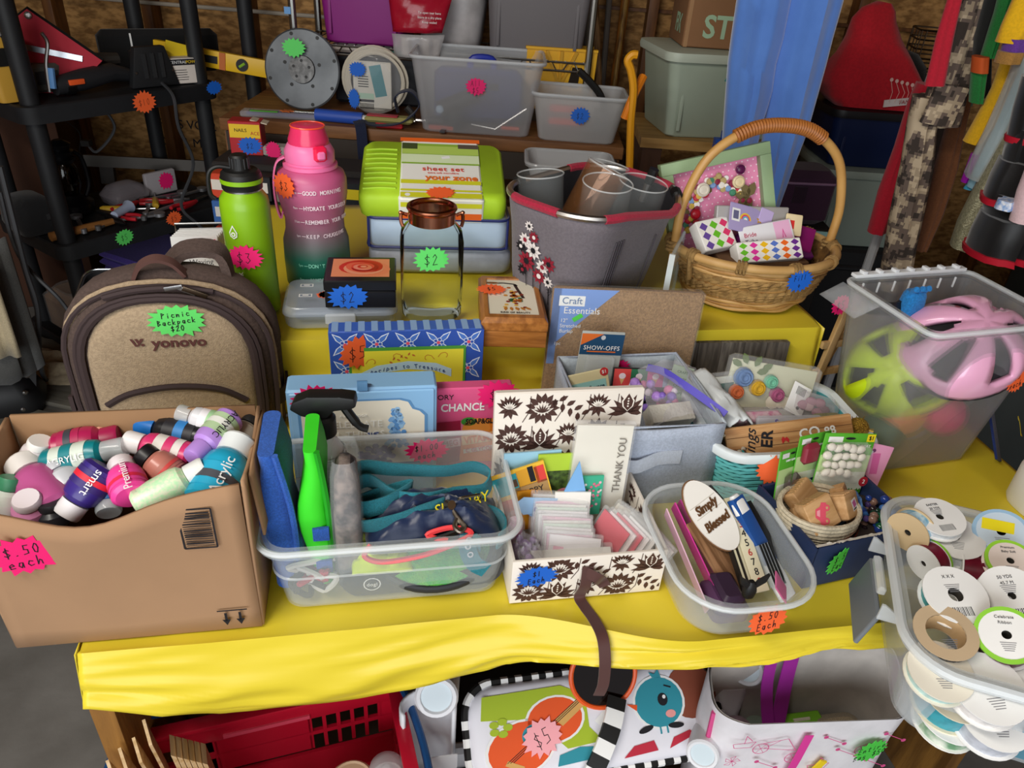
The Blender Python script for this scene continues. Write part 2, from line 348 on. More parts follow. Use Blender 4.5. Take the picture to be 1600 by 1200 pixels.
# left corner fold of the cloth hanging down as its own small flap (same sheet)
def flapf(a, b):
    v = -.012 + .30 * a; k = b
    return (-.008 - .012 * k - .012 * k * math.sin(16 * v), v - .004, TZ - (.085 - .03 * a) * k)
obj('hanging_edge', MB().grid(flapf, 20, 8), yel, o, smooth=80, solid=.0012)
tr = tt('rear_table', 'raised rear table hidden under the second yellow plastic cloth', 'table', 0, 0, 0)
obj('table_top', MB().box((.625, .79, TIER - .025), (1.07, .64, .03)), tabw, tr, bevel=.003)
for x in (.22, 1.14):
    for y in (.53, 1.07): obj('leg', MB().box((x, y, (TIER - .04) / 2), (.06, .06, TIER - .04)), tabw, tr, bevel=.004)
def cloth2(a, b):
    u = .085 + 1.08 * a
    if b < .5: v = 1.12 - (b / .5) * .655; return (u, v, TIER - .0045 + .3 * wr(u, v))
    k = (b - .5) / .5; return (u + .005 * math.sin(20 * u), .46 - .008 * k - k * (.02 * nz(u, k * .3, 7, 5) + .012 * rz_(u + .1 * k, k * .4, 8, 9)), TIER - .006 - .142 * k)
o = obj('yellow_tablecloth', MB().grid(cloth2, 130, 40), yel, None, TW(0, 0, 0), (0, 0, YD), smooth=80, solid=.0012)
tag(o, 'yellow plastic tablecloth over the raised rear table', 'tablecloth')
def sidef(a, b): v = .455 + .66 * a; return (1.166 + .004 * math.sin(18 * v) * b, v, TIER - .006 - .142 * b)
obj('hanging_edge', MB().grid(sidef, 20, 6), yel, o, smooth=80, solid=.0012)
def sidef2(a, b): v = .455 + .66 * a; return (.085 - .004 * math.sin(18 * v) * b, v, TIER - .006 - .142 * b)
obj('hanging_edge', MB().grid(sidef2, 20, 6), yel, o, smooth=80, solid=.0012)
ZT = TZ + .001
# ================================================================ CARDBOARD BOX OF PAINT BOTTLES
card = mat('#a98463', .85, var=.12, vs=5, bump=.05, bs=40); cardin = mat('#9c7856', .9, var=.15, vs=6)
cb = tt('cardboard_box', 'open brown cardboard box of paint bottles with a barcode panel', 'box', .062, .076, ZT)
bw, bd, bh = .272, .146, .222
def frontp(a, b):
    x = -bw / 2 + bw * a; hh = bh - .03 * math.exp(-((a - .42) / .25) ** 2) - .012 * (1 - a)
    return (x, -bd / 2 - .012 * math.sin(math.pi * a) * b, hh * b)
obj('front_panel', MB().grid(frontp, 18, 8), card, cb, smooth=60, solid=.004)
obj('back_panel', MB().grid(lambda a, b: (-bw / 2 + bw * a, bd / 2, (bh + .003) * b), 6, 3), cardin, cb, solid=.004)
obj('side_panel', MB().grid(lambda a, b: (bw / 2 + .004 * b, -bd / 2 + bd * a, (bh + .004 - .012 * math.sin(3 * a)) * b), 8, 4), card, cb, solid=.004)
obj('side_panel', MB().grid(lambda a, b: (-bw / 2 - .004 * b, -bd / 2 + bd * a, (bh - .012 * (1 - a)) * b), 8, 4), card, cb, solid=.004)
obj('bottom_panel', MB().box((0, 0, .003), (bw, bd, .004)), card, cb)
obj('flap', MB().grid(lambda a, b: (bw / 2 + .008 + .006 * b, -bd / 2 + .02 + (bd - .02) * a, bh - .004 - .09 * b), 4, 3), cardin, cb, solid=.003)
d = Decal(); bx = .088; da, dc = Decal(), Decal()
for (x, y, w, h) in ((0, .028, .034, .002), (0, -.028, .034, .002), (-.017, 0, .002, .056), (.017, 0, .002, .056)): d.rect(bx + x, .17 + y, w, h, INK)
rnd = random.Random(3); y = .146
while y < .194:
    t = rnd.choice((.0008, .0012, .002)); d.rect(bx, y, .029, t, INK); y += t + rnd.choice((.001, .0016, .0022))
for k in (-.008, .008): da.rect(bx + .018 + k, .026, .003, .014, INK); da.poly([(bx + .018 + k - .005, .022), (bx + .018 + k, .012), (bx + .018 + k + .005, .022)], INK)
da.rect(bx + .018, .037, .034, .002, INK); dc.rect(-.118, .178, .014, .0015, INK); dc.rect(-.111, .173, .0015, .012, INK)
d.build('printed_barcode', cb, (0, -bd / 2 - .0085, 0)); da.build('printed_arrows', cb, (0, -bd / 2 - .0065, 0)); dc.build('printed_corner_mark', cb, (0, -bd / 2 - .0085, 0))
sticker(cb, (-.086, -bd / 2 - .0115, .152), (90, 0, 8), 'hot', ('$.50', 'each'), (.074, .054))
# --- paint bottles: cap end pixel, base end pixel, heights of each, radius
def paint(pc, zc, pb, zb, r, body, cap, label, lab, lcol=None, rim=None, word=None, glit=False, wcol=WHITE, ltext=None):
    a, b = at(*pb, zb), at(*pc, zc); Ln = (b - a).length; M = axis_obj_matrix(a, b)
    t = thing('paint_bottle', lab, 'bottle', group='paint bottles in the cardboard box'); aim(t, M)
    ch = min(.024, Ln * .26); cr = r * (.72 if cap is not None else 0)
    bm_ = mat(body, .3, var=.5 if glit else 0, vs=300, col2='#8df0a8' if glit else None)
    obj('body', MB().lathe([(r * .8, 0), (r, .004), (r, Ln - ch - r * .7), (r * .9, Ln - ch - r * .3), (cr * .9, Ln - ch - .001)], 20), bm_, t)
    obj('cap', MB().lathe([(cr, Ln - ch), (cr, Ln - .003), (cr * .9, Ln)], 18), mat(cap, .4) if isinstance(cap, str) else cap, t)
    if lcol:
        l0, l1 = Ln * .14, Ln - ch - r * .9
        obj('label', MB().lathe([(r + .0005, l0), (r + .0005, l1)], 20, c0=False, c1=False), mat(lcol, .5), t)
        if rim: obj('label_band', MB().lathe([(r + .0009, l0 + (l1 - l0) * .3), (r + .0009, l0 + (l1 - l0) * .62)], 20, c0=False, c1=False), mat(rim, .5), t)
        if word:
            # lettering wrapped flat on the side facing up
            Mi = M.to_3x3().inverted(); n = Mi @ (CAM - (a + b) / 2).normalized(); n.z = 0; n.normalize()
            tx = text(word, r * .62, wcol, t, (n.x * (r + .0022), n.y * (r + .0022), (l0 + l1) / 2), (0, 0, 0))
            zax = n; xax = Vector((0, 0, 1)); yax = zax.cross(xax); tx.rotation_euler = Matrix((xax, yax, zax)).transposed().to_euler()
    return t
CLR = clear('#dfe6e8', .5)
PB = [
 ((64, 688), .955, (56, 722), .925, .019, '#e6dfe2', '#e9e8e4', None, 'white pearl paint pot with white lid against the back of the cardboard box', '#d6cfd2'),
 ((32, 722), .935, (92, 800), .915, .026, '#c05a94', '#eeeae6', None, 'wide mauve paint bottle with a white cap', None),
 ((18, 745), .945, (2, 815), .90, .017, '#dfe9df', '#3e8a64', None, 'pale green labelled paint bottle at the very edge of the box', '#e6ebe4'),
 ((40, 778), .945, (55, 808), .91, .020, '#d48ab4', '#f0e6ec', None, 'short pink paint pot with a frosted white lid', None),
 ((76, 782), .935, (88, 815), .905, .019, '#2e2e34', '#2c2c30', None, 'charcoal capped paint bottle beside the purple bottle', None),
 ((84, 728), .938, (114, 768), .92, .021, '#c9ccd2', '#c4c7cd', None, 'cloudy translucent white paint bottle', None),
 ((188, 683), .945, (86, 706), .935, .022, '#b01f54', '#a81c50', None, 'crimson paint bottle with dark grey label band', '#b01f54', '#3c3f4a'),
 ((196, 698), .955, (70, 726), .935, .017, '#128089', CLR, None, 'teal paint bottle with clear cap and pale label', '#d2dcd0', '#128089', 'ACRYLIC'),
 ((102, 806), .92, (164, 728), .958, .021, '#3a2a7c', '#ece9ec', None, 'purple paint bottle with a red label band and white cap', '#35266f', '#e0243a', 'smart'),
 ((170, 802), .915, (168, 752), .93, .019, '#1f74b8', CLR, None, 'blue paint bottle with a clear cap', '#c3d0dc'),
 ((188, 722), .955, (206, 776), .945, .020, '#f0489c', '#f2e9ee', None, 'hot pink paint bottle with white cap and its base showing', '#f0489c', '#e02a4c', 'Premium'),
 ((196, 688), .955, (300, 716), .94, .018, '#e23a78', '#f0ecec', None, 'magenta paint bottle with a white barcode label', '#f4eee8', '#e23a78'),
 ((216, 664), .95, (324, 686), .945, .017, '#1c1c20', '#1a6fc0', None, 'black paint bottle with blue bands', '#24242a', '#2f7fc4'),
 ((220, 706), .96, (276, 748), .935, .019, '#c07a6c', '#18161a', None, 'flesh coloured paint bottle with a black cap', '#bc7668', '#d84a48'),
 ((278, 644), .968, (356, 668), .955, .015, '#d9d9dd', CLR, None, 'small clear capped bottle with white and lilac label', '#ece9ee', '#a9d5a2'),
 ((300, 716), .962, (362, 652), .972, .0175, '#b48ad8', '#b48ad8', None, 'lavender paint bottle with a sage green label', '#b9d4a8', '#f1f3ec', 'ACRYLIC', None, INK),
 ((322, 730), .962, (214, 792), .935, .019, '#dfe8c8', '#eef0ec', None, 'green glitter glue bottle lying across the box', None, None, None, True),
 ((376, 686), .965, (322, 790), .935, .027, '#27a9cf', '#e9eeee', None, 'large turquoise paint bottle with dark label', '#27a9cf', '#4a4d55', 'Acrylic'),
 ((396, 654), .955, (372, 690), .94, .017, '#b7b9b4', '#1d1d1f', None, 'grey paint bottle with black cap in the box corner', None),
 ((136, 682), .945, (166, 676), .94, .016, '#e8a890', '#e8a890', None, 'peach paint bottle against the back of the cardboard box', None),
 ((206, 745), .925, (240, 770), .91, .018, '#d4d23c', '#22201e', None, 'yellow green paint bottle under the glitter glue', None),
]
for p in PB: paint(*p)
# ================================================================ CLEAR TUB OF PET THINGS
def ringpts(cx, cy, z, rx, ry, n=28, a0=0, a1=360, wob=0, dz=0, seed=0):
    rnd = random.Random(seed); ph = rnd.uniform(0, 6)
    return [Vector((cx + rx * (1 + wob * math.sin(3 * t + ph)) * math.cos(t), cy + ry * (1 + wob * math.cos(2 * t + ph)) * math.sin(t), z + dz * math.sin(2 * t + ph))) for t in [R(a0 + (a1 - a0) * i / n) for i in range(n + 1)]]
ctm = clear('#dfe7ea', .20, .12)
tu, tv = .358, .112
t = tt('clear_storage_tub', 'clear plastic tub of pet leashes with a pink sticker on its back wall', 'tub', tu, tv, ZT)
obj('tub_body', tubm(.300, .205, .116, .9, .03, .002, .010, .009), ctm, t)
obj('rolled_rim', rimloop(.316, .221, .036, .114, .004), clear('#f0f5f7', .5), t)
obj('side_ridge', MB().loft([rr(.290, .194, .03, .058, 6), rr(.2925, .1965, .03, .059, 6), rr(.2925, .1965, .03, .061, 6), rr(.290, .194, .03, .062, 6)], False, False), clear('#f4f8fa', .35), t)
obj('side_slot', MB().loft([rr(.05, .012, .004, 0), rr(.05, .012, .004, .002)]), clear('#f4f8fa', .4), t, (.140, .02, .085), (90, 0, 97))
sticker(t, (.055, .100, .093), (86, 0, 3), 'hot', ('$1.00', 'each'), (.064, .042))
def pouch(name, lab, u0, u1, v, z0, z1, dv, colm, strip, lean, band=None):
    """soft zip pouch standing on end"""
    cu = (u0 + u1) / 2; o = tt(name, lab, 'pouch', cu, v, z0)
    w = u1 - u0; h = z1 - z0; rings = []
    for k in range(11):
        a = k / 10; bul = .62 + .38 * math.sin(math.pi * min(1, a * 1.15 + .05)) ** .7; bul *= 1 if a < .8 else 1 - (a - .8) * 1.5
        x = lean * a + .004 * math.sin(9 * a)
        rings.append([(p[0] * (1 + .08 * math.sin(7 * a + p[1] * 40)) + x, p[1] * (1 - .25 * max(0, a - .75)), h * a) for p in rr(w * bul, dv, w * bul * .45, 0, 4)])
    obj('body', MB().loft(rings), colm, o, smooth=60)
    seam = [Vector((lean * a + w * .5 * (.6 + .4 * math.sin(math.pi * a)) * .9, -dv / 2 * .9 , h * a)) for a in [i / 10 for i in range(11)]]
    obj('zipper_edge', MB().tube(seam, .004, 6), strip, o)
    if band:
        for zz in (.42, .16): obj('webbing_tab', MB().box((lean * zz + w * .15, -dv / 2 - .001, h * zz), (w * .55, .005, .02)), band, o, bevel=.001)
    return o
bluef = fabric('#2f66c8', .3, 500); limef = mat('#3ee02a', .55, bump=.15, bs=40)
pouch('zip_pouch', 'blue denim-look zip pouch standing on end in the clear tub', .203, .248, .098, ZT + .012, .970, .10, bluef, bluef, -.008)
pouch('zip_pouch', 'lime green zip pouch standing on end beside the blue pouch', .250, .286, .092, ZT + .012, .972, .085, limef, mat('#1f9a1c', .5), -.002, bluef)
# spray bottle
sp = tt('spray_bottle', 'white ribbed spray bottle with black trigger head in the clear tub', 'bottle', .277, .150, ZT - .004)
whp = mat('#e6e8e8', .35)
pr = [(.030, 0), (.033, .004), (.033, .10), (.031, .125), (.027, .145), (.020, .165), (.014, .175), (.0135, .184)]
obj('body', MB().lathe(pr, 24), whp, sp)
for i in range(12): obj('grip_rib', MB().lathe([(.0335 - .0011 * max(0, i - 4), .07 + .0075 * i), (.0348 - .0012 * max(0, i - 4), .072 + .0075 * i), (.0335 - .0011 * max(0, i - 4), .074 + .0075 * i)], 20, c0=False, c1=False), whp, sp)
obj('collar', MB().lathe([(.0165, .182), (.0165, .206), (.013, .21)], 20), BLACK, sp)
ol = [(-.046, .006), (-.040, .018), (-.018, .028), (.03, .030), (.052, .028), (.054, .014), (.046, .010), (.02, .006), (.010, -.006), (-.012, -.008), (-.03, -.004)]
obj('trigger_head', MB().prism([(x_ * .82, y_ * .9) for x_, y_ in ol], -.011, .011), BLACK, sp, (0, 0, .217), (90, 0, -8), bevel=.003)
obj('trigger', MB().tube(bez([(.026, 0, .224), (.036, -.004, .208), (.046, -.006, .194), (.056, -.007, .190)], 12), [.006] * 7 + [.005] * 6, 8), BLACK, sp)
# leash: loops of teal webbing
teal = fabric('#1f8796', .35, 700, .7, .5, 1200)
lz = .866
ls = thing('dog_leash', 'teal nylon dog leash coiled in loose loops on top of the clear tub', 'leash', TW(0, 0, 0), YD)
path = bez([(.306, .062, lz - .02), (.296, .096, lz + .004), (.318, .125, lz + .022), (.368, .128, lz + .014), (.430, .122, lz + .012), (.468, .120, lz + .018), (.488, .108, lz + .012), (.478, .090, lz + .002), (.44, .088, lz), (.40, .078, lz + .002),
            (.362, .086, lz + .004), (.330, .112, lz + .012), (.306, .098, lz + .004), (.302, .074, lz - .006), (.322, .054, lz - .012), (.362, .050, lz - .004), (.398, .058, lz + .002), (.424, .070, lz)], 150)
sides = [Vector((.25 * math.sin(i * .11), .25 * math.cos(i * .09), 1)) for i in range(len(path))]
obj('webbing', MB().strip(path, .022, .0022, sides), teal, ls, smooth=50)
path2 = bez([(.310, .085, lz - .005), (.345, .098, lz - .002), (.385, .100, lz + .006), (.352, .074, lz + .004), (.318, .070, lz + .002), (.308, .09, lz + .014)], 60)
obj('webbing_loop', MB().strip(path2, .022, .0022, [Vector((.2, .3, 1))] * len(path2)), teal, ls, smooth=50)
obj('clip_hook', MB().tube(bez([(.428, .062, lz + .010), (.434, .052, lz + .004), (.440, .040, lz - .001), (.446, .033, lz - .006), (.440, .028, lz - .008), (.434, .034, lz - .004), (.438, .042, lz)], 24), .0032, 8), metal('#9a9184', .3), ls)
obj('swivel', MB().lathe([(.005, 0), (.006, .004), (.004, .01), (.006, .014)], 12), metal('#9a9184', .3), ls, (.426, .064, lz + .006), (60, 0, 30))
# navy bandana with yellow lettering
def bump_cloth(cx, cy, w, d, z0, h, seed, sc=22, rough=.4):
    def f(a, b):
        x, y = (a - .5), (b - .5); e = max(0, 1 - (2 * abs(x)) ** 4) * max(0, 1 - (2 * abs(y)) ** 4)
        return (cx + w * x + .006 * nz(a * 3, b * 3, seed), cy + d * y + .006 * nz(a * 3 + 9, b * 3, seed), z0 + h * e * (.62 + rough * rz_(a * .5, b * .5, seed, sc / 4) + .18 * rz_(a + .3 * b, b, seed + 5, sc / 3)) )
    return MB().grid(f, 36, 28)
nav = mat('#14264a', .38, bump=.3, bs=30, sheen=.3)
bn = thing('bandana', 'shiny navy bandana with yellow lettering bunched in the clear tub', 'bandana', TW(0, 0, 0), YD)
obj('cloth', bump_cloth(.410, .072, .170, .085, .832, .040, 4), nav, bn, smooth=70, solid=.0015)
text('SUNDAY', .019, mat('#e8d820', .5), bn, (.446, .066, .869), (48, 0, 18), shear=.2)
# collar coiled at the tub end
cl = thing('dog_collar', 'teal dog collar with eyelets coiled at the end of the clear tub', 'collar', TW(0, 0, 0), YD)
cp = ringpts(.475, .052, .838, .026, .030, 36, -60, 250)
obj('strap', MB().strip(cp, .028, .003, (0, -.15, 1)), teal, cl, smooth=50)
obj('strap_tail', MB().strip(bez([(.452, .030, .852), (.450, .024, .832), (.458, .018, .812), (.474, .016, .80)], 14), .022, .003, (1, 0, .3)), teal, cl, smooth=50)
for i, (x, z) in enumerate(((.4505, .851), (.4495, .840), (.453, .826))): obj('eyelet', MB().lathe([(.0022, 0), (.004, 0), (.004, .0012), (.0022, .0012)], 12, c0=False, c1=False), CHROME, cl, (x, .0195, z), (70, 0, 0))
obj('buckle', MB().tube(rrect3 := [(x, 0, y) for x, y in rrect2(.030, .022, .005)], .002, 6, True), metal('#a89c86'), cl, (.456, .070, .870), (20, 0, 10))
# green fuzzy flying disc
fr = tt('plush_flying_disc', 'green fuzzy flying disc with black rim behind the tub front wall', 'toy', .412, .052, ZT + .056)
dm = mat('#2fae4a', .95, var=.5, vs=60, col2='#8fce3a', bump=1.0, bs=260, sheen=.4)
obj('fuzzy_face', MB().lathe([(.001, .012), (.03, .014), (.06, .010), (.078, .002)], 32, c0=False), dm, fr, (0, 0, 0), (24, 0, 0), smooth=80)
obj('rim', MB().tube([(.082 * math.cos(a), .082 * math.sin(a), 0) for a in [2 * math.pi * i / 36 for i in range(36)]], .006, 8, True), mat('#26282c', .6), fr, (0, 0, 0), (24, 0, 0))
fr.scale = (.92, .5, 1)
# coral strap bundle
cs = thing('elastic_strap', 'coral red and black elastic strap lying above the fuzzy disc', 'strap', TW(0, 0, 0), YD)
cor = mat('#ff4a4f', .5)
obj('coral_cord', MB().tube(bez([(.332, .028, .846), (.324, .022, .834), (.345, .018, .826), (.39, .017, .832), (.43, .022, .842), (.455, .030, .852), (.43, .036, .858), (.40, .032, .852), (.425, .026, .846)], 60), .0036, 6), cor, cs)
obj('black_band', MB().strip(bez([(.328, .030, .836), (.37, .026, .838), (.42, .030, .848), (.45, .036, .856)], 24), .014, .003, (0, -.4, 1)), BLACK, cs, smooth=50)
# dark zip bag in a cellophane sleeve standing between pouches and leash
bg_ = tt('mesh_toy_bag', 'dark speckled pet blanket rolled in a cellophane sleeve in the clear tub', 'bag', .305, .075, ZT + .006)
obj('roll', MB().loft([[(p[0] * k, p[1] * k, z) for p in rr(.032, .072, .012, 0)] for z, k in ((0, .8), (.02, 1), (.12, 1), (.17, .8), (.185, .4))]), mat('#3a3436', .9, var=1, vs=50, col2='#8c7c74', bump=.6, bs=90), bg_, smooth=60)
obj('cellophane_sleeve', MB().loft([[(p[0] * k, p[1] * k, z) for p in rr(.038, .080, .014, 0)] for z, k in ((-.001, .8), (.02, 1), (.13, 1.02), (.18, .9), (.20, .7))], True, False), clear('#e8ecee', .16, .05), bg_, smooth=40)
# rope toy, black pouch, lime vest, tool bits low in the tub
rt = tt('rope_toy', 'tangled red white and black rope toy at the bottom of the clear tub', 'toy', .258, .045, ZT + .026)
for i in range(9):
    r_ = random.Random(i); a = i * .7
    P_ = [(r_.uniform(-.03, .03), r_.uniform(-.02, .02), r_.uniform(-.012, .028)) for _ in range(5)]
    obj('strand', MB().tube(bez(P_, 24), .0038, 6), mat(('#c9304a', '#26262a', '#d8d4cc')[i % 3], .9), rt)
bp = tt('accessory_pouch', 'black accessory pouch with a white round logo low in the clear tub', 'pouch', .345, .055, ZT + .006)
obj('body', MB().loft([rr(.10, .05, .02, 0), rr(.112, .058, .022, .012), rr(.108, .052, .02, .036), rr(.08, .03, .014, .046)]), fabric('#1e1f26'), bp, smooth=50)
dd = Decal(); dd.ell(0, 0, .011, .011, WHITE, 0); dd.ell(0, 0, .0095, .0095, mat('#1e1f26', .8), 1); dd.build('logo', bp, (-.014, -.0295, .024)); text('dogI', .008, WHITE, bp, (-.014, -.0302, .024))
lv = thing('reflective_vest', 'neon yellow reflective dog vest peeking from under the navy bandana', 'vest', TW(0, 0, 0), YD)
obj('cloth', bump_cloth(.345, .055, .075, .06, .80, .03, 9), mat('#d8f020', .6), lv, smooth=70, solid=.002)
mz = tt('dog_muzzle', 'black soft harness lying under the fuzzy disc in the clear tub', 'harness', .43, .07, ZT + .006)
obj('body', MB().loft([rr(.13, .09, .03, 0), rr(.15, .10, .035, .015), rr(.14, .09, .03, .035), rr(.09, .05, .02, .045)]), fabric('#2a2b30'), mz, smooth=60)
# ================================================================ BOXES BEHIND THE TUB
skyb = mat('#8fc0ea', .45); skyd = mat('#5f93c4', .5)
# keepsake box (light blue)
kb = tt('keepsake_gift_box', 'light blue gift box with cream scalloped cover and pink sticker behind the clear tub', 'box', .326, .258, ZT)
obj('box_body', rbox(.206, .044, .188, .003), skyb, kb)
obj('cover', rbox(.198, .004, .182, .002, .003), skyb, kb, (0, -.0235, 0))
obj('ribbon_tab', MB().strip(bez([(0, -.026, .187), (0, -.024, .199), (0, -.016, .197), (0, -.010, .188)], 10), .014, .001, (1, 0, 0)), skyd, kb)
cream = mat('#e9e3d2', .6); d = Decal()
sc = [(-.085, -.06), (.085, -.06), (.085, .022), (.078, .03), (.068, .034), (.062, .046), (.05, .05), (-.085, .05)]
d.poly([(x * 1.05, y * 1.05) for x, y in sc], skyd, 0); d.poly(sc, cream, 1)
rnd = random.Random(5)
for i in range(60):
    y = -.03 + .066 * (i / 60); x = .045 + rnd.uniform(-1, 1) * (.016 - .011 * i / 60); d.ell(x, y, .004, .004, mat(rnd.choice(('#7fb2e6', '#9cc8ee', '#5c96d4')), .6), 2 + i % 3, n=6)
for i in range(50):
    a = rnd.uniform(0, 6.3); q = rnd.uniform(0, 1) ** .5; d.ell(.018 + .026 * q * math.cos(a), -.045 + .018 * q * math.sin(a), .005, .004, mat(rnd.choice(('#8c82b0', '#a59ac4', '#6f6796')), .6), 2 + i % 3, n=6)
for i in range(14): d.ell(-.046 + rnd.uniform(-.01, .01), -.045 + rnd.uniform(-.014, .014), .005, .004, mat('#8fb8d8', .6), 2 + i % 3, n=6)
for sgn in (-1, 1): d.leaf(.012, -.012, .012, .009, 90 - 40 * sgn, mat('#5a6ea8', .6), 6); d.leaf(-.07, .0, .016, .012, 60 + 50 * sgn, mat('#5c4a66', .6), 6)
d.leaf(-.08, -.01, .034, .02, -20, mat('#6d5a78', .6), 5)
d.build('cover_print', kb, (0, -.0262, .120))
for s_, sz, z in (('A BABY BOOK', .006, .147), ('CELEBRATE', .0155, .132), ('ALL THINGS', .0155, .114), ('YOU', .0155, .096)): text(s_, sz, mat('#fbfaf4', .5), kb, (-.014, -.0280, z))
sticker(kb, (-.065, -.0280, .176), (90, 0, 12), 'hot', (), (.066, .05))
# recipe box
rb = tt('recipe_box', 'blue patterned recipe box with yellow panel and orange sticker', 'box', .396, .412, ZT)
roy = mat('#2f55b0', .45); lime = mat('#e6dc3c', .5); gr = mat('#4c9a3a', .5)
obj('box_body', rbox(.244, .036, .192, .003), mat('#3c62bc', .45), rb)
d = Decal(); lb_ = mat('#9fc4ee', .5); wl = mat('#dfe9f6', .5); pk = mat('#e0506a', .5)
d.rect(0, .096, .242, .19, roy, 0)
for ix in range(5):
    for iy in range(4):
        x, y = -.097 + .0485 * ix, .17 - .0485 * iy
        if abs(x) < .075 and y < .15: continue
        for a in (45, 135, 225, 315): d.leaf(x, y, .028, .010, a, wl, 1); d.leaf(x, y, .025, .007, a, mat('#4a78cc', .5), 2)
        for k in range(5): d.ell(x + .0055 * math.cos(k * 1.257), y + .0055 * math.sin(k * 1.257) + .0, .0036, .0036, wl, 3, n=8); d.ell(x + .0055 * math.cos(k * 1.257), y + .0055 * math.sin(k * 1.257), .0026, .0026, roy, 4, n=8)
        d.ell(x, y, .003, .003, pk, 5, n=8)
d.rect(.0, .082, .186, .164, gr, 6); d.rect(.0, .079, .178, .158, lime, 7)
br = mat('#c8862c', .6)
for cx, cy, k in ((.03, .140, 1), (.06, .144, -1), (-.02, .144, 1), (-.055, .135, -1)):
    d.line([(cx + (.012 - .0022 * i) * math.cos(i * .7) * k, cy + (.012 - .0022 * i * .8) * math.sin(i * .7)) for i in range(6)], .0012, br, 8)
for i in range(7): d.leaf(-.03 + .006 * i, .138 + .002 * i, .007, .003, 60 if i % 2 else -30, mat('#c46a34', .6), 8)
bl = [(x_, y_ + .033) for x_, y_ in [(-.075, .07), (-.05, .083), (0, .09), (.045, .085), (.07, .073), (.07, .088), (.045, .1), (0, .105), (-.05, .098), (-.075, .085)]]
d.poly(bl, mat('#bfe0f2', .5), 9); d.poly([(.07, .097), (.085, .087), (.07, .084), (.055, .090)], mat('#5b98d0', .5), 9)
d.build('printed_front', rb, (0, -.0186, 0))
for i, ch in enumerate('Recipes to Treasure'):
    x = -.058 + i * .0064; text(ch, .0105, mat('#2c4a86', .6), rb, (x, -.0208, .1285 - x * x * 3.2), (90, -x * 350, 0), sx=.9)
d = Decal()
for i in range(12): d.rect(-.112 + .0204 * i, 0, .0102, .034, mat('#8fb0dc', .5), 0)
d.build('striped_top', rb, (0, 0, .1923), (0, 0, 0))
sticker(rb, (-.078, -.0225, .158), (90, 0, 20), 'org', ('$5',), (.062, .058), .022)
# pink beauty pack
pp = tt('beauty_gift_pack', 'pink face mask gift pack with a hot pink sticker beside the blue gift box', 'package', .487, .285, ZT)
pm = mat('#e25a8c', .4)
obj('carton', rbox(.118, .022, .158, .002), pm, pp)
d = Decal(); d.rect(-.0, .06, .112, .075, mat('#f08ab0', .4), 0); d.rect(-.036, .06, .04, .078, mat('#b02050', .4), 1, 4); d.rect(.012, .062, .056, .082, mat('#f08a2c', .4), 2, -4)
d.ell(-.006, .098, .012, .008, mat('#3f9a3c', .4), 3); d.ell(.006, .084, .022, .02, mat('#f6a24a', .4), 3); d.rect(.012, .066, .056, .018, mat('#f8d8a0', .4), 4, 8); d.rect(-.036, .058, .036, .016, mat('#f4c8d8', .4), 3, 8); d.rect(.012, .045, .05, .008, WHITE, 5, 8)
d.build('printed_front', pp, (0, -.0115, 0))
text('ORY', .012, INK, pp, (-.042, -.0122, .143)); text('CHANCE', .019, WHITE, pp, (-.016, -.0122, .124), sx=.85, bold=.0004)
text('SOAP&GLO', .013, INK, pp, (.014, -.0128, .098), sx=.75, bold=.0003); text('VITAMIN', .018, mat('#e8781c', .5), pp, (.014, -.0135, .066), (90, -8, 0), sx=.75, bold=.0004); text('OMEG', .015, mat('#c01848', .5), pp, (-.038, -.0130, .058), (90, -8, 0), sx=.8)
text('C GLYCOLIC', .011, mat('#d8486c', .5), pp, (.016, -.0136, .046), (90, -6, 0), sx=.8)
sticker(pp, (.036, -.0135, .146), (90, 0, -4), 'hot', ('$2',), (.066, .05), .018)
# ================================================================ FLORAL CARD BOX
fwm = mat('#efe6da', .6); brn = mat('#4a2e26', .6); cin = mat('#e6dcc0', .7)
def bloom(d, x, y, r, kind, m, bgm):
    if kind == 0:
        for k in range(13): d.leaf(x + r * .35 * math.cos(k * .483), y + r * .35 * math.sin(k * .483), r * .72, r * .34, math.degrees(k * .483), m, 1)
        for k in range(7): d.leaf(x, y - r * .3, r * .75, r * .2, 90 + (k - 3) * 22, bgm, 2); d.leaf(x, y - r * .28, r * .6, r * .1, 90 + (k - 3) * 22, m, 3)
    elif kind == 1:
        for k in range(9): d.leaf(x, y - r * .5, r * 1.25, r * .34, 90 + (k - 4) * 24, m, 1)
        d.leaf(x, y - r * .45, r * 1.3, r * .8, 90, bgm, 2); d.leaf(x, y - r * .4, r * 1.15, r * .62, 90, m, 3)
        for k in range(4): d.ell(x, y - r * .1 + k * r * .17, r * .06, r * .06, bgm, 4, n=6)
    elif kind == 2:
        for k in range(8): s_ = 1 if k % 2 else -1; d.leaf(x + r * (-.9 + k * .24), y + r * (.6 - k * .16), r * .62, r * .3, -30 + 60 * s_, m, 1)
    else:
        for k in range(7): d.leaf(x, y, r * .9, r * .3, 30 + k * 20, m, 1); d.leaf(x, y, r * .5, r * .12, 30 + k * 20, bgm, 2)
        for k in range(4): d.leaf(x, y, r * .7, r * .26, 200 + k * 40, m, 1)
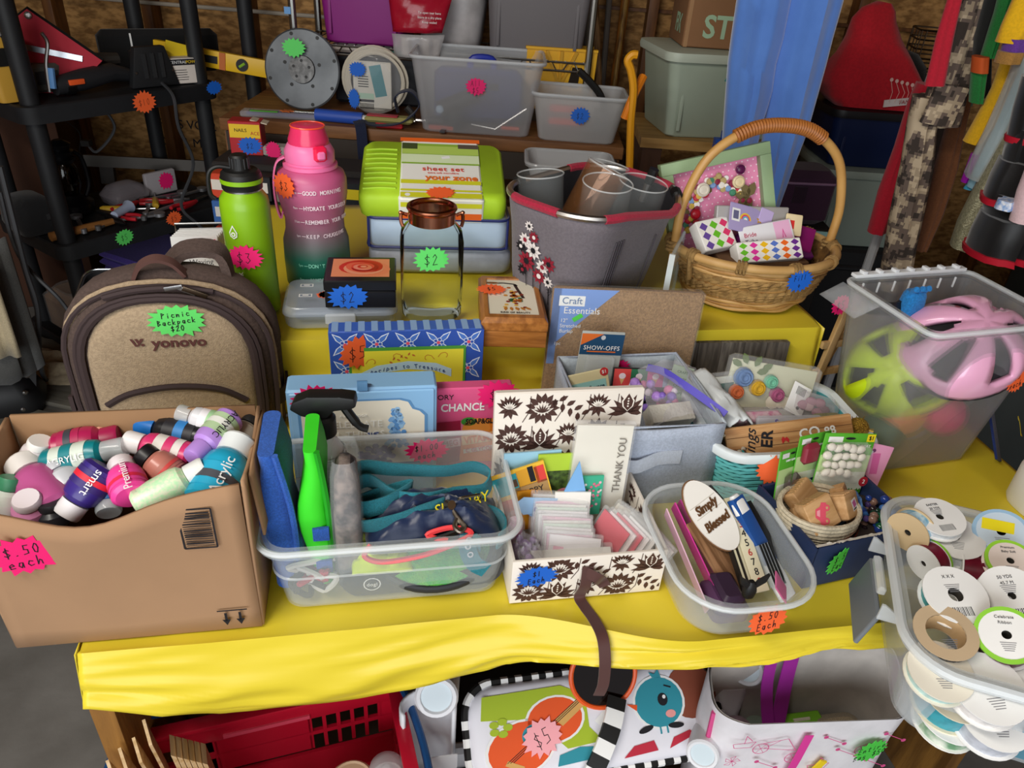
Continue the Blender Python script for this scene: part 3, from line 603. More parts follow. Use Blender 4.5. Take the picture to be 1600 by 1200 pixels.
def floral(w, h, seed, nx, ny, rk=.42):
    d = Decal(); rnd = random.Random(seed); k = seed
    for j in range(ny):
        for i in range(nx):
            r = min(w / nx, h / ny) * rk; x = -w / 2 + w * (i + .5 + (.0 if j % 2 else .0)) / nx + rnd.uniform(-.1, .1) * r; y = -h / 2 + h * (j + .5) / ny + rnd.uniform(-.1, .1) * r
            bloom(d, x, y, r, k % 4, brn, fwm); k += 1 + (i % 2)
            if i < nx - 1: d.line([(x + r * .8, y - r * .9), (x + r * 1.2, y - r * .2), (x + r * 1.25, y + r * .8)], r * .05, brn, 1)
    d.b.v = [(max(-w / 2, min(w / 2, x)), max(-h / 2, min(h / 2, y)), z) for x, y, z in d.b.v]
    return d
fb = tt('floral_card_box', 'cream keepsake box with brown floral print, lid raised, full of greeting cards', 'box', .606, .083, ZT)
FW, FD, FH = .204, .160, .074
obj('front_wall', MB().box((0, -FD / 2, FH / 2), (FW, .004, FH)), fwm, fb, bevel=.0008)
obj('back_wall', MB().box((0, FD / 2, FH / 2), (FW, .004, FH)), fwm, fb, bevel=.0008)
for s_ in (-1, 1): obj('side_wall', MB().box((s_ * (FW / 2 - .002), 0, FH / 2), (.004, FD - .004, FH)), fwm, fb, bevel=.0008)
obj('bottom', MB().box((0, 0, .002), (FW, FD, .004)), fwm, fb)
floral(FW - .004, FH - .004, 0, 5, 2, .6).build('floral_print', fb, (0, -FD / 2 - .0023, FH / 2))
floral(FD - .012, FH - .008, 3, 3, 2, .6).build('floral_print', fb, (FW / 2 - .0046, 0, FH / 2), (90, 0, -90))
ld = obj('lid', rbox(.214, .012, .142, .002), fwm, fb, (.004, FD / 2 + .012, .062), (-7, 0, 0))
floral(.210, .138, 1, 5, 3, .56).build('floral_print', ld, (0, -.0063, .071))
rib = mat('#4e2c28', .5, sheen=.3)
obj('ribbon', MB().strip(bez([(-.004, -FD / 2 - .004, .058), (-.006, -FD / 2 - .010, .03), (-.010, -FD / 2 - .006, .006), (-.006, -FD / 2 - .022, .003), (.000, -FD / 2 - .044, .004), (.004, -FD / 2 - .070, .002), (.006, -FD / 2 - .086, -.022), (.006, -FD / 2 - .094, -.052), (.004, -FD / 2 - .096, -.066), (.002, -FD / 2 - .096, -.076)], 56), .015, .0012, (1, 0, 0)), rib, fb, smooth=60)
obj('ribbon_tie', MB().strip(bez([(-.006, -FD / 2 - .006, .050), (.008, -FD / 2 - .014, .046), (.016, -FD / 2 - .010, .034), (.020, -FD / 2 - .012, .028)], 12), .016, .0012, (.3, 0, 1)), rib, fb, smooth=60)
sticker(fb, (-.070, -FD / 2 - .0042, .048), (90, 0, 4), 'blu', ('$1', 'Each'), (.056, .036))
# --- cards standing in it
def card_(name, lab, u, v, z, w, h, th, col, rx=-8, rz=0, ry=0, cat='card', group='cards and envelopes in the floral box', sleeve=False):
    o = thing(name, lab, cat, TW(u, v, z), group=group, rot=(rx, ry, YD + rz))
    obj('card_stock', MB().box((0, 0, h / 2), (w, th, h)), paper(col), o)
    if sleeve: obj('cellophane_sleeve', rbox(w + .006, th + .004, h + .008, .0015, -.002), clear('#f4f6f8', .16, .04), o)
    return o
c = card_('greeting_card', 'cream thank you card in a clear sleeve standing upright', .646, .128, .79, .080, .132, .005, '#eee9da', -10, -2, 3, sleeve=True)
text('THANK YOU', .0155, mat('#7a756c', .6), c, (.027, -.0056, .072), (90, -90, 0), sx=.95)
c = card_('note_card', 'mint green card with tiny blossoms in front of the thank you card', .628, .116, .79, .046, .062, .003, '#3fb58f', -10, 2, 3)
d = Decal(); rnd = random.Random(2)
for i in range(40): d.ell(rnd.uniform(-.02, .02), rnd.uniform(.004, .05), .0022, .0022, mat(rnd.choice(('#f2b8c8', '#f4f0ec', '#e0708c', '#2a8a66')), .6), i % 3, n=6)
d.build('blossom_print', c, (0, -.0018, .004))
c = card_('greeting_card', 'lime green edged card with leaf photo behind the blue envelope', .590, .135, .79, .055, .086, .003, '#b4d23a', -10, 0)
Decal().rect(0, .035, .05, .05, mat('#56702a', .6, var=.8, vs=90), 0).ell(.012, .02, .014, .012, mat('#e08a9a', .6), 1).build('photo_print', c, (0, -.0018, 0))
c = card_('greeting_card', 'colourful patchwork birthday card tilted among the cards', .553, .122, .785, .078, .082, .003, '#f4c23a', -12, 4, -16)
d = Decal()
for (x, y, w, h, co) in ((-.02, .062, .036, .03, '#2fa6b0'), (.012, .066, .03, .026, '#e2a428'), (.03, .064, .014, .026, '#e6443c'), (.012, .04, .05, .028, '#b08a56'), (-.026, .02, .024, .04, '#e65a2a'), (-.01, .062, .012, .012, '#7a4a24')): d.rect(x, y, w, h, mat(co, .6), 1)
d.rect(.018, .068, .008, .024, INK, 2); d.build('patchwork_print', c, (0, -.0018, 0)); text('HAPPY', .013, INK, c, (.010, -.0024, .042))
c = thing('envelope', 'sky blue envelope folded into a triangle in front of the patchwork card', 'envelope', TW(.588, .108, .79), YD)
obj('envelope_body', MB().prism([(-.05, .02), (.0, .030), (.026, .092), (.042, .026), (.038, .012), (-.036, .008)], 0, .002), paper('#7fb6ea'), c, (0, 0, 0), (80, 0, 0))
obj('envelope_flap', MB().prism([(-.062, .032), (-.05, .014), (.0, .018), (.004, .036), (-.05, .042)], .002, .003), paper('#a6cdf2'), c, (0, 0, 0), (80, 0, 0))
text('Birthday', .0085, mat('#5a3fa0', .6), c, (-.022, -.0045, .027), (80, -4, 0))
c = card_('greeting_card', 'sky blue card standing behind the patchwork card', .556, .140, .79, .082, .088, .003, '#9ed0ea', -10, 2)
c = card_('gift_card', 'golden yellow card at the back of the sleeved stack', .548, .116, .77, .03, .062, .003, '#e69a1c', -12, 8)
c = card_('gift_card', 'white rounded tag card behind the sleeved stack', .606, .102, .785, .05, .052, .003, '#f2efe8', -12, -6)
rnd = random.Random(11)
ORD = 'first second third fourth fifth sixth seventh eighth ninth tenth eleventh twelfth thirteenth'.split()
for i in range(13):   # pink and white party packs in sleeves
    a = i / 12
    card_('sleeved_card', '%s card in a clear sleeve, %s from the back of the fanned stack' % (('white', 'pale grey', 'pink', 'ivory', 'pale green')[i % 5], ORD[i]), .585 + .004 * a + rnd.uniform(-.002, .002), .096 - .060 * a, .775 - .004 * a, .062 + .012 * (1 - a), .056 - .012 * a, .0025, ('#f3eef0', '#f0f0f0', '#efc6d8', '#f6f2ee', '#dfeee0')[i % 5], -26 - 8 * a, -4 + rnd.uniform(-3, 3), 4, sleeve=True, group='fanned stack of sleeved cards')
c = card_('sleeved_card', 'front white party card with pink cake print in the fanned stack', .592, .030, .770, .070, .046, .0025, '#f4f2f6', -34, -8, 6, sleeve=True)
d = Decal(); d.rect(-.022, .018, .014, .026, mat('#f3b4cc', .6), 1); d.ell(.026, .012, .010, .010, mat('#f080b0', .6), 1); d.rect(.026, .022, .008, .012, mat('#f080b0', .6), 1)
for i in range(7): d.line([(-.01 + .005 * i, .008), (-.008 + .005 * i, .013)], .001, mat('#8a5a5a', .6), 1)
d.build('cake_print', c, (0, -.0016, 0))
for i in range(5): card_('sleeved_card', '%s card in a clear sleeve, %s in the leaning row beside the fanned stack' % (('crimson', 'pale pink', 'red', 'white', 'off-white')[i], ORD[i]), .640 + .008 * i, .066 - .004 * i, .770, .05, .052, .0025, ('#d8324c', '#f0e6e6', '#e04a60', '#f2eeee', '#f4f2f0')[i], -20, -62, 10, sleeve=True, group='red and white sleeved cards')
for i in range(9): card_('sleeved_card', 'ivory card in a clear sleeve, %s of the row leaning at the box end' % ORD[i], .664 + .004 * i, .078 - .004 * i, .766, .056, .052 - .001 * i, .0022, '#efece2', -24, -58 - i, 12, sleeve=True, group='ivory sleeved cards')
card_('sleeved_card', 'long white card in a clear sleeve lying along the box front', .590, .014, .768, .110, .042, .004, '#ecebe6', -50, -2, sleeve=True)
bgl = tt('bag_of_beads', 'clear bag of lilac beads in the corner of the floral box', 'bag', .530, .040, .757)
bm_ = mat('#a583c0', .4)
for i in range(46):
    r_ = random.Random(i); obj('bead', MB().ball((0, 0, 0), .0052, 8, 6), bm_, bgl, (r_.uniform(-.014, .016), r_.uniform(-.022, .026), .006 + r_.uniform(0, .040)))
obj('bag_film', bump_cloth(0, 0, .05, .075, .012, .048, 3), clear('#f0eef4', .25, .06), bgl, smooth=40)
pkm = tt('cellophane_pack', 'clear pack with pink paper flowers against the box side', 'package', .522, .085, .757)
obj('flower_roll', MB().lathe([(.010, 0), (.012, .02), (.011, .05), (.008, .06)], 12), mat('#e88ab4', .6, var=.5, vs=80, col2='#f4f0f0'), pkm)
obj('film', MB().lathe([(.013, 0), (.015, .02), (.014, .055), (.009, .07)], 12, c1=False), clear('#f4f4f6', .2, .05), pkm)
# ================================================================ GREY FABRIC BIN AND BURLAP CANVAS
gf = fabric('#b4bed0', .15, 300, .85, .2, 500); gfi = fabric('#c2cdd6', .12, 300)
gb = tt('fabric_storage_bin', 'pale blue-grey fabric storage bin with a front handle strap', 'bin', .742, .275, ZT)
GW, GD, GH = .205, .205, .146
def wallp(x0, y0, x1, y1, bow):
    dx, dy = x1 - x0, y1 - y0; L_ = math.hypot(dx, dy); nx, ny = dy / L_, -dx / L_
    return lambda a, b: (x0 + dx * a + nx * bow * math.sin(math.pi * a) * b, y0 + dy * a + ny * bow * math.sin(math.pi * a) * b, GH * b - .004 * math.sin(math.pi * a) * b)
cs_ = [(-GW / 2, -GD / 2), (GW / 2, -GD / 2), (GW / 2, GD / 2), (-GW / 2, GD / 2)]
for i, nm in enumerate(('front_panel', 'side_panel', 'back_panel', 'side_panel')):
    (x0, y0), (x1, y1) = cs_[i], cs_[(i + 1) % 4]; obj(nm, MB().grid(wallp(x0, y0, x1, y1, .008 if i == 1 else .004), 10, 8), gf if i in (0, 3) else gfi, gb, smooth=60, solid=.004)
obj('bottom_panel', MB().box((0, 0, .004), (GW, GD, .006)), gf, gb)
obj('hem', MB().tube([(x * 1.0, y, GH - .001) for x, y in cs_], .0028, 6, True), gf, gb)
obj('handle_strap', MB().strip(bez([(-.062, -GD / 2 - .008, .086), (-.03, -GD / 2 - .012, .083), (-.012, -GD / 2 - .010, .087), (.01, -GD / 2 - .006, .092), (.042, -GD / 2 - .006, .092)], 20), .024, .002, (0, 0, 1)), fabric('#c2cad8', .1, 300), gb, smooth=60)
d = Decal(); st = mat('#d8dee8', .8)
for i in range(8): d.rect(.016 + .0035 * i, .101, .002, .0008, st, 0); d.rect(.016 + .0035 * i, .084, .002, .0008, st, 0)
d.build('stitching', gb, (0, -GD / 2 - .0075, 0))
sticker(gb, (-.002, GD / 2 - .006, .124), (90, 0, 4), 'hot', ('$1',), (.052, .036), .013)
def flatpack(name, lab, cat, u, v, z, w, h, th, m, rx=-12, rz=0, ry=0, group=None):
    o = thing(name, lab, cat, TW(u, v, z), rot=(rx, ry, YD + rz), group=group); obj('backing', rbox(w, th, h, .001), m, o); return o
o = flatpack('craft_blade_pack', 'craft pack with navy and orange header card in the grey fabric bin', 'package', .694, .345, .80, .074, .150, .003, mat('#b8bdb8', .5), -8, 3, 6)
Decal().rect(0, .128, .074, .036, mat('#17466a', .5), 0).poly([(-.037, .146), (-.037, .126), (.0, .146)], mat('#e0702a', .5), 1).ell(0, .14, .004, .004, mat('#c8ccd0', .5), 2).build('header_print', o, (0, -.0018, 0))
text('SHOW-OFFS', .0105, WHITE, o, (0, -.0026, .122), space=1.1); obj('blister', rbox(.05, .010, .07, .004, .04), clear('#e6ecee', .25, .06), o, (0, -.006, 0)); Decal().rect(0, .116, .05, .002, mat('#e0702a', .5), 3).build('header_stripe', o, (0, -.0022, 0))
o = flatpack('glue_stick_pack', 'cream craft pack with teal title label in the grey fabric bin', 'package', .692, .295, .80, .072, .105, .004, mat('#e6dcae', .5), -16, 0, -12)
Decal().rect(0, .075, .062, .028, mat('#9cd2ce', .5), 0).ell(.03, .1, .007, .007, mat('#c0282c', .5), 2).rect(.006, .03, .044, .04, mat('#c8d0d2', .3), 1).build('label_print', o, (0, -.0026, 0))
text('Crafter Square', .0092, mat('#2a4a5a', .6), o, (0, -.0034, .078)); text('HOT GLUE STICKS 20 CNT', .0052, mat('#4a4a3a', .6), o, (0, -.0034, .064)); text('$1', .008, WHITE, o, (.03, -.0036, .1))
o = flatpack('sticker_book', 'black sticker book with ice cream pictures along its top', 'book', .778, .322, .80, .118, .092, .006, mat('#202022', .5), -14, 0, 4)
d = Decal()
for i, co in enumerate(('#e8504c', '#2f7a54', '#e85aa8', '#b7c4e8')): 
    d.rect(-.0435 + .029 * i, .076, .029, .03, mat(co, .5), 0); d.poly([(-.0485 + .029 * i, .076), (-.0385 + .029 * i, .076), (-.0435 + .029 * i, .064)], mat('#e6b878', .5), 1); d.ell(-.0435 + .029 * i, .079, .006, .005, mat('#f6e6ee', .5), 2)
d.build('ice_cream_print', o, (0, -.0035, 0)); text('EVERY LITTLE', .0145, WHITE, o, (0, -.0042, .046), shear=.2)
zb = tt('zip_bag', 'clear zip bag with blue violet seal holding pink and lilac trims', 'bag', .802, .262, .82, 0)
def bagf(a, b): return (-.05 + .1 * a + .01 * b, -.05 + .12 * b, .045 + .03 * b + .022 * math.sin(math.pi * a) * (1 - b * .3) + .005 * nz(a, b, 2, 6))
obj('bag_film', MB().grid(bagf, 16, 14), clear('#eceaf4', .25, .05), zb, smooth=50)
obj('zip_seal', MB().strip(bez([(-.022, .075, .075), (-.005, .05, .082), (.012, .015, .082), (.032, -.02, .078), (.056, -.062, .072)], 20), .012, .002, (.6, .3, .7)), mat('#5a50c0', .4), zb, smooth=60)
for i in range(26):
    r_ = random.Random(50 + i); obj('trim_bead', MB().ball((0, 0, 0), r_.uniform(.005, .009), 8, 6), mat(r_.choice(('#e87ab0', '#b48adc', '#d86a9c', '#efe4f0', '#8a6ac8')), .4), zb, (r_.uniform(-.055, .005), r_.uniform(-.02, .06), r_.uniform(.03, .07)))
o = flatpack('fabric_trim_roll', 'roll of white ribbed cord lying at the front of the grey bin', 'trim', .786, .222, .862, .07, .03, .03, mat('#d4d0c4', .8, bump=.4, bs=200), -60, 6)
o = flatpack('craft_tool_pack', 'clear pack with green printed card at the back of the grey bin', 'package', .828, .318, .83, .036, .07, .003, mat('#a8c0a4', .5), -16, -18, 8)
for i in range(4): text('CRAFT', .006, mat('#2c6a3a', .6), o, (0, -.0022, .06 - .012 * i))
# filler under the packs so they rest on something
o = tt('folded_felt', 'folded grey felt filling the bottom of the grey fabric bin', 'felt', .742, .275, ZT + .008)
obj('felt_block', MB().loft([rr(.18, .18, .01, 0), rr(.19, .19, .015, .01), rr(.19, .19, .015, .062), rr(.17, .17, .02, .072)]), fabric('#9aa2aa'), o)
# burlap canvas leaning against the rear table
bu = thing('burlap_canvas', 'stretched burlap canvas with blue corner label leaning on the rear table', 'canvas', TW(.760, .418, ZT), rot=(-6, 2, YD - 3))
obj('burlap_panel', rbox(.262, .018, .236, .004), mat('#a98458', .95, var=.6, vs=260, col2='#7e5f3c', bump=.7, bs=420, detail=2), bu)
lbm = mat('#6f96d8', .45); d = Decal()
d.poly([(-.131, .236), (-.02, .236), (-.131, .128)], lbm, 0).poly([(-.131, .236), (-.131, .1), (-.118, .1), (-.118, .236)], lbm, 0); d.rect(-.0985, .215, .044, .018, mat('#eef0ee', .5), 1); d.rect(-.086, .186, .018, .008, mat('#38d82c', .5), 4, 35)
d.build('corner_label', bu, (0, -.0093, 0))
text('Craft', .0165, mat('#5f7ea8', .5), bu, (-.0985, -.0101, .215)); text('Essentials', .0165, WHITE, bu, (-.080, -.0101, .198)); 
for i, s_ in enumerate(('12"', 'Stretched', 'Burlap')): text(s_, .0092, WHITE, bu, (-.115, -.0101, .180 - .0095 * i), align='LEFT')
text('1pc', .0085, WHITE, bu, (-.122, -.0101, .138), align='LEFT')
obj('shrink_wrap', rbox(.266, .022, .240, .004, -.001), clear('#ffffff', .07, .08), bu)
# ================================================================ OVAL TUB OF RULERS
ov = tt('oval_clear_tub', 'rounded clear plastic tub of rulers with an orange sticker', 'tub', .786, .004, ZT)
obj('tub_body', tubm(.168, .214, .082, .82, .06, .002, .008, .007, 8), ctm, ov)
obj('rolled_rim', rimloop(.182, .228, .066, .080, .0035), clear('#f0f5f7', .5), ov)
sticker(ov, (.014, -.1085, .052), (80, 0, 6), 'org', ('$.50', 'Each'), (.058, .044))
def bar(name, lab, cat, pa, za, pb, zb, w, th, m, group=None, over=0):
    """a flat bar lying between two points"""
    a, b = at(*pa, za), at(*pb, zb); M = axis_obj_matrix(a, b); t = thing(name, lab, cat, group=group); aim(t, M)
    L_ = (b - a).length; obj('blade', MB().box((0, 0, L_ / 2), (w, th, L_)), m, t, bevel=.0006); return t, L_
t, L_ = bar('folding_ruler', 'cream folding ruler with bold numbers in the oval tub', 'ruler', (1190, 925), .785, (1140, 778), .855, .020, .008, mat('#e8e0c0', .5))
for i in range(9): 
    n = text(str(9 - i), .013, INK if i % 3 else mat('#c03030', .6), t, (0, .0046, L_ * (.1 + .1 * i)), (-90, 0, 0), name='numeral'); n.rotation_euler = (R(-90), R(180), 0)
for i in range(4): obj('leaf_stick', MB().box((.013 + .0035 * i, -.001, L_ / 2), (.0028, .009, L_ * .96)), mat('#26221e' if i % 2 else '#d8d0b0', .5), t)
t, L_ = bar('craft_knife', 'blue and white handled cutter with a rounded end in the oval tub', 'cutter', (1205, 885), .795, (1148, 778), .862, .022, .012, mat('#1f4f96', .4))
obj('end_cap', MB().loft([rr(.028, .013, .006, -.045), rr(.030, .015, .007, -.02), rr(.026, .014, .006, .006)]), WHITE, t); obj('tip_cap', MB().loft([rr(.023, .013, .005, L_ * .78), rr(.022, .013, .005, L_ - .006), rr(.012, .008, .003, L_ + .004)]), WHITE, t)
t, L_ = bar('nail_file', 'black perforated file standing behind the ruler', 'file', (1165, 830), .80, (1112, 772), .862, .036, .006, mat('#1c1c1e', .7, var=.6, vs=400, col2='#4a4a4c'))
t = thing('wooden_plaque', 'white oval wooden plaque with cut-out bronze words in the oval tub', 'plaque')
pa, pb = at(1143, 850, .825), at(1084, 768, .872); M = axis_obj_matrix(pa, pb); aim(t, M); L_ = (pb - pa).length
t.rotation_euler = (M @ Matrix.Rotation(R(-22), 4, 'Z')).to_euler()
ell = [(.026 * math.cos(a), .052 * math.sin(a)) for a in [2 * math.pi * i / 40 for i in range(40)]]
obj('board', MB().prism(ell, 0, .003), mat('#ece8e0', .6), t, (0, 0, .045), (-90, 180, 0)); obj('bark_edge', MB().prism([(x * 1.05, y * 1.03) for x, y in ell], -.003, 0), mat('#7a5636', .8), t, (0, 0, .045), (-90, 180, 0))
bz = mat('#5c3c20', .5)
for s_, z in (('Simply', .058), ('Blessed', .034)): n = text(s_, .0165, bz, t, (0, .0034, z), (-90, 180, 0), shear=.2, ext=.0012, bold=.0005, name='cutout_word', sx=.8)
for a_ in (.066, .050, .030): obj('plank_line', MB().box((0, .0032, a_), (.044, .0004, .0007)), mat('#c8c2b4', .6), t)
t = thing('driftwood_plaque', 'flat brown driftwood strip under the oval plaque', 'plaque'); pa, pb = at(1165, 935, .775), at(1090, 810, .835); aim(t, axis_obj_matrix(pa, pb))
obj('strip', MB().box((0, 0, (pb - pa).length / 2), (.044, .005, (pb - pa).length)), wood('#a87e5a', '#6e4c30', 2, 60), t, bevel=.0015)
pk_ = mat('#d8449c', .4)
for i, (x0, y0, x1, y1, co, nm, lab) in enumerate(((1040, 800, 1105, 955, '#e6b8cc', 'stencil_sheet', 'pale pink stencil sheet against the wall of the oval tub'), (1052, 790, 1118, 930, '#d23c98', 'stencil_sheet', 'magenta translucent stencil sheet in the oval tub'), (1072, 790, 1130, 910, '#c8d4d4', 'stencil_sheet', 'pale grey stencil sheet behind the driftwood strip'), (1060, 785, 1126, 920, '#b43a86', 'template_card', 'dark magenta template card in the oval tub'))):
    pa, pb = at(x1, y1, .772), at(x0, y0, .835); t = thing(nm, lab, 'sheet'); M = axis_obj_matrix(pa, pb); aim(t, M); t.rotation_euler = (M @ Matrix.Rotation(R(70), 4, 'Z')).to_euler()
    obj('sheet_body', MB().box((0, 0, (pb - pa).length / 2), (.034, .0016, (pb - pa).length)), mat(co, .35), t)
t = tt('purple_hole_punch', 'dark purple hole punch lying at the bottom of the oval tub', 'tool', .775, -.045, ZT + .006); obj('body', rbox(.05, .06, .034, .01), mat('#5a3a5c', .4), t); obj('lever', rbox(.03, .05, .012, .005, .035), mat('#3c2a40', .4), t)
t = thing('bird_charm', 'small black bird figure perched on the edge of the oval tub', 'ornament', at(1168, 930, .825), YD)
obj('body', MB().loft([rr(.014, .012, .005, 0), rr(.017, .014, .006, .01), rr(.013, .011, .005, .02), rr(.006, .006, .002, .024)]), BLACK, t)
for s_ in (-1, 1): obj('wing', MB().prism([(0, 0), (.016, .012), (.019, .024), (.006, .014)], -.002, .002), BLACK, t, (0, -.002, .012), (90, 0, 0 if s_ > 0 else 180))
t, L_ = bar('glue_gun_sticks', 'clear bundle of thin sticks beside the cutter', 'sticks', (1216, 915), .785, (1190, 850), .82, .022, .008, clear('#cfd6d6', .5))
for i in range(4): obj('stick', MB().box((-.008 + .005 * i, .005, L_ / 2), (.002, .002, L_)), BLACK, t)
t, L_ = bar('long_black_ruler', 'black ruler lying along the inner side of the oval tub', 'ruler', (1225, 890), .79, (1165, 785), .84, .018, .003, mat('#202224', .4))
t, L_ = bar('pink_card', 'small pink card at the front corner of the oval tub', 'card', (1228, 930), .80, (1212, 905), .822, .03, .002, mat('#f078b0', .5))
# ================================================================ NAVY BOX OF STAMPS
nvm = mat('#27375e', .6, var=.15, vs=20); nvi = mat('#6a5a4c', .8)
NW, ND, NH, NR = .172, .130, .074, 8
nb = tt('navy_craft_box', 'navy cardboard box of stamps with a green sticker on its front', 'box', .984, .060, ZT, NR)
obj('front_wall', MB().box((0, -ND / 2, NH / 2), (NW, .004, NH)), nvm, nb); obj('back_wall', MB().box((0, ND / 2, NH / 2), (NW, .004, NH)), nvm, nb)
for s_ in (-1, 1): obj('side_wall', MB().box((s_ * NW / 2, 0, NH / 2), (.004, ND + .004, NH)), nvm, nb)
obj('bottom', MB().box((0, 0, .002), (NW, ND, .004)), nvm, nb); obj('torn_rim', MB().grid(lambda a, b: (-NW / 2 + NW * a, -ND / 2 - .0005 + .004 * b, NH + .001 + .004 * nz(a, b, 3, 20) * (1 if a > .1 else 0)), 40, 2), mat('#cfc8bc', .9), nb)
sticker(nb, (-.040, -ND / 2 - .0035, .044), (90, 0, 14), 'neon', ('$.50', 'Each'), (.060, .046))
def nbp(x, y, z): c_, s_ = math.cos(R(YD + NR)), math.sin(R(YD + NR)); o_ = TW(.984, .060, ZT); return Vector((o_.x + x * c_ - y * s_, o_.y + x * s_ + y * c_, o_.z + z))
# rope basket
rk = thing('rope_basket', 'small oval coiled rope basket holding wooden stamps', 'basket', nbp(-.034, .000, .028), 12)
rope = mat('#d8cbb0', .9, var=.3, vs=60, bump=.6, bs=220)
for k in range(9):
    s_ = .78 + .22 * min(1, k / 5); obj('rope_coil', MB().tube([(.056 * s_ * math.cos(a), .046 * s_ * math.sin(a), .003 + .0062 * k) for a in [2 * math.pi * i / 30 for i in range(30)]], .0036, 6, True), rope, rk)
obj('basket_base', MB().lathe([(.001, 0), (.044, .001), (.044, .004)], 28), rope, rk); Decal().rect(0, 0, .03, .012, mat('#f05a28', .5), 0, 10).build('orange_patch', rk, (.032, -.046, .030), (90, 0, 38))
wst = wood('#d2a878', '#b98c58', 0, 40)
def stamp(lab, x, y, z, w, d, h, rot, pic=None):
    o = thing('wooden_stamp', lab, 'stamp', nbp(x, y, z), rot=rot, group='wooden stamps in the rope basket'); obj('block', rbox(w, d, h, .002), wst, o)
    if pic == 'car':
        D = Decal(); rd = mat('#e0546a', .6); D.poly([(-.016, -.004), (-.015, .003), (-.009, .005), (-.005, .012), (.006, .012), (.010, .005), (.016, .003), (.016, -.005)], rd, 0); D.ell(-.009, -.006, .0045, .0045, rd, 1); D.ell(.009, -.006, .0045, .0045, rd, 1); D.ell(-.009, -.006, .002, .002, wst, 2); D.ell(.009, -.006, .002, .002, wst, 2); D.poly([(-.004, .005), (-.002, .010), (.004, .010), (.006, .005)], mat('#f2a0a8', .6), 2)
        D.build('car_print', o, (0, -d / 2 - .0004, h / 2), (90, -62, 0))
    if pic == 'tag': Decal().rect(0, 0, .016, .016, WHITE, 0, 10).rect(0, .001, .010, .009, mat('#c05a9c', .6), 1, 20).rect(0, -.006, .010, .002, INK, 1, 10).build('maker_tag', o, (.004, -d / 2 - .0004, h / 2))
    for i in range(4 if pic else 7): obj('ridge', MB().box((-w / 2 + w * (i + .5) / 7, 0, h), (.002, d * .96, .0014)), wst, o)
    return o
stamp('wooden stamp with a red toy car drawing', -.044, -.030, .066, .046, .022, .046, (-40, -14, 30), 'car')
stamp('wooden stamp with a small white maker tag', .000, -.020, .068, .042, .026, .036, (-36, 14, 44), 'tag')
stamp('plain ridged wooden stamp behind the car stamp', -.030, .018, .060, .044, .024, .038, (-50, -10, 50))
stamp('plain wooden stamp lying low in the rope basket', -.052, -.004, .048, .034, .022, .026, (-60, 0, 5))
stamp('ridged wooden stamp beside the pebble bag', .020, .004, .062, .034, .020, .032, (-40, 20, 60))
# garden packs
def garden(lab, x, y, z, w, h, rx, rz, ry, pebbles):
    o = thing('craft_blister_pack', lab, 'package', nbp(x, y, z), rot=(rx, ry, YD + NR + rz)); obj('card_back', rbox(w, .002, h, .001), mat('#58b030', .5), o)
    D = Decal(); D.rect(0, h * .42, w, h * .56, mat('#d9ecc4', .5), 0) if False else None
    D.rect(0, h * .40, w * .98, h * .5, mat('#c4e29c', .5), 0); D.rect(0, h * .22, w * .98, h * .3, mat('#eef4e0', .5), 1); D.rect(-w * .28, h * .90, w * .28, h * .09, WHITE, 1); D.ell(0, h * .92, w * .1, h * .02, INK, 2)
    for i in range(14): D.leaf(-w / 2 + w * (i + .5) / 14, 0, h * .1, w * .06, 80 + (i % 3) * 10, mat('#3c8a1c', .5), 2)
    if pebbles: D.rect(w * .40, h * .93, w * .16, h * .12, mat('#f4dc20', .5), 2)
    D.build('card_print', o, (0, -.0012, 0)); text('MINI GARDEN PATHWAY' if pebbles else 'FAIRY GARDEN', w * .075, WHITE, o, (0, -.002, h * .80))
    if pebbles: text('$1', h * .09, INK, o, (w * .40, -.0024, h * .93)); 
    return o
o = garden('green garden pathway pack with white pebbles and a yellow price corner', .036, .045, .052, .088, .098, -12, -6, 6, True)
for i in range(19):
    r_ = random.Random(80 + i); obj('pebble', MB().ball((0, 0, 0), (r_.uniform(.007, .009), .005, r_.uniform(.005, .007)), 10, 6), mat('#e9e2d4', .5), o, (-.036 + .0135 * (i % 5) + r_.uniform(-.003, .003), -.009, .078 - .013 * (i // 5) + r_.uniform(-.002, .002)), (r_.uniform(-20, 20), r_.uniform(-40, 40), 0))
obj('pebble_bag', rbox(.074, .018, .066, .008, .022), clear('#f4f2ee', .14, .04), o, (-.006, -.010, 0)); Decal().ell(0, 0, .008, .008, mat('#a81e2e', .5), 0).build('red_badge', o, (.026, -.0202, .030)); text('2', .009, WHITE, o, (.026, -.0210, .030))
o = garden('green garden pack tilted beside the teal basket', -.048, .050, .050, .062, .082, -14, 18, 10, False); obj('blister', rbox(.03, .012, .034, .006, .012), clear('#4c3a44', .55, .05), o, (0, -.007, 0))
o = garden('green craft pack behind the other garden packs', -.008, .060, .054, .064, .094, -10, 8, 4, False); obj('blister', rbox(.03, .012, .034, .006, .05), mat('#8a2c3c', .4), o, (-.012, -.007, 0))
o = thing('pink_gift_card', 'pink card with small figures leaning out of the navy box', 'card', nbp(.094, .048, .045), rot=(-14, 12, YD + NR - 16)); obj('card_body', rbox(.040, .002, .076, .001), mat('#f2a6cc', .5), o)
D = Decal(); D.rect(0, .045, .012, .034, mat('#e06aa8', .5), 0, 12)
for p_ in ((-.01, .065), (-.012, .03), (.010, .012), (-.004, .012)): D.ell(p_[0], p_[1], .003, .003, mat('#7a3a6a', .5), 1)
D.build('card_print', o, (0, -.0014, 0))
o = thing('bead_strings', 'tangle of dark green, blue and brown bead strings in the navy box', 'beads', nbp(.055, -.022, .056), YD)
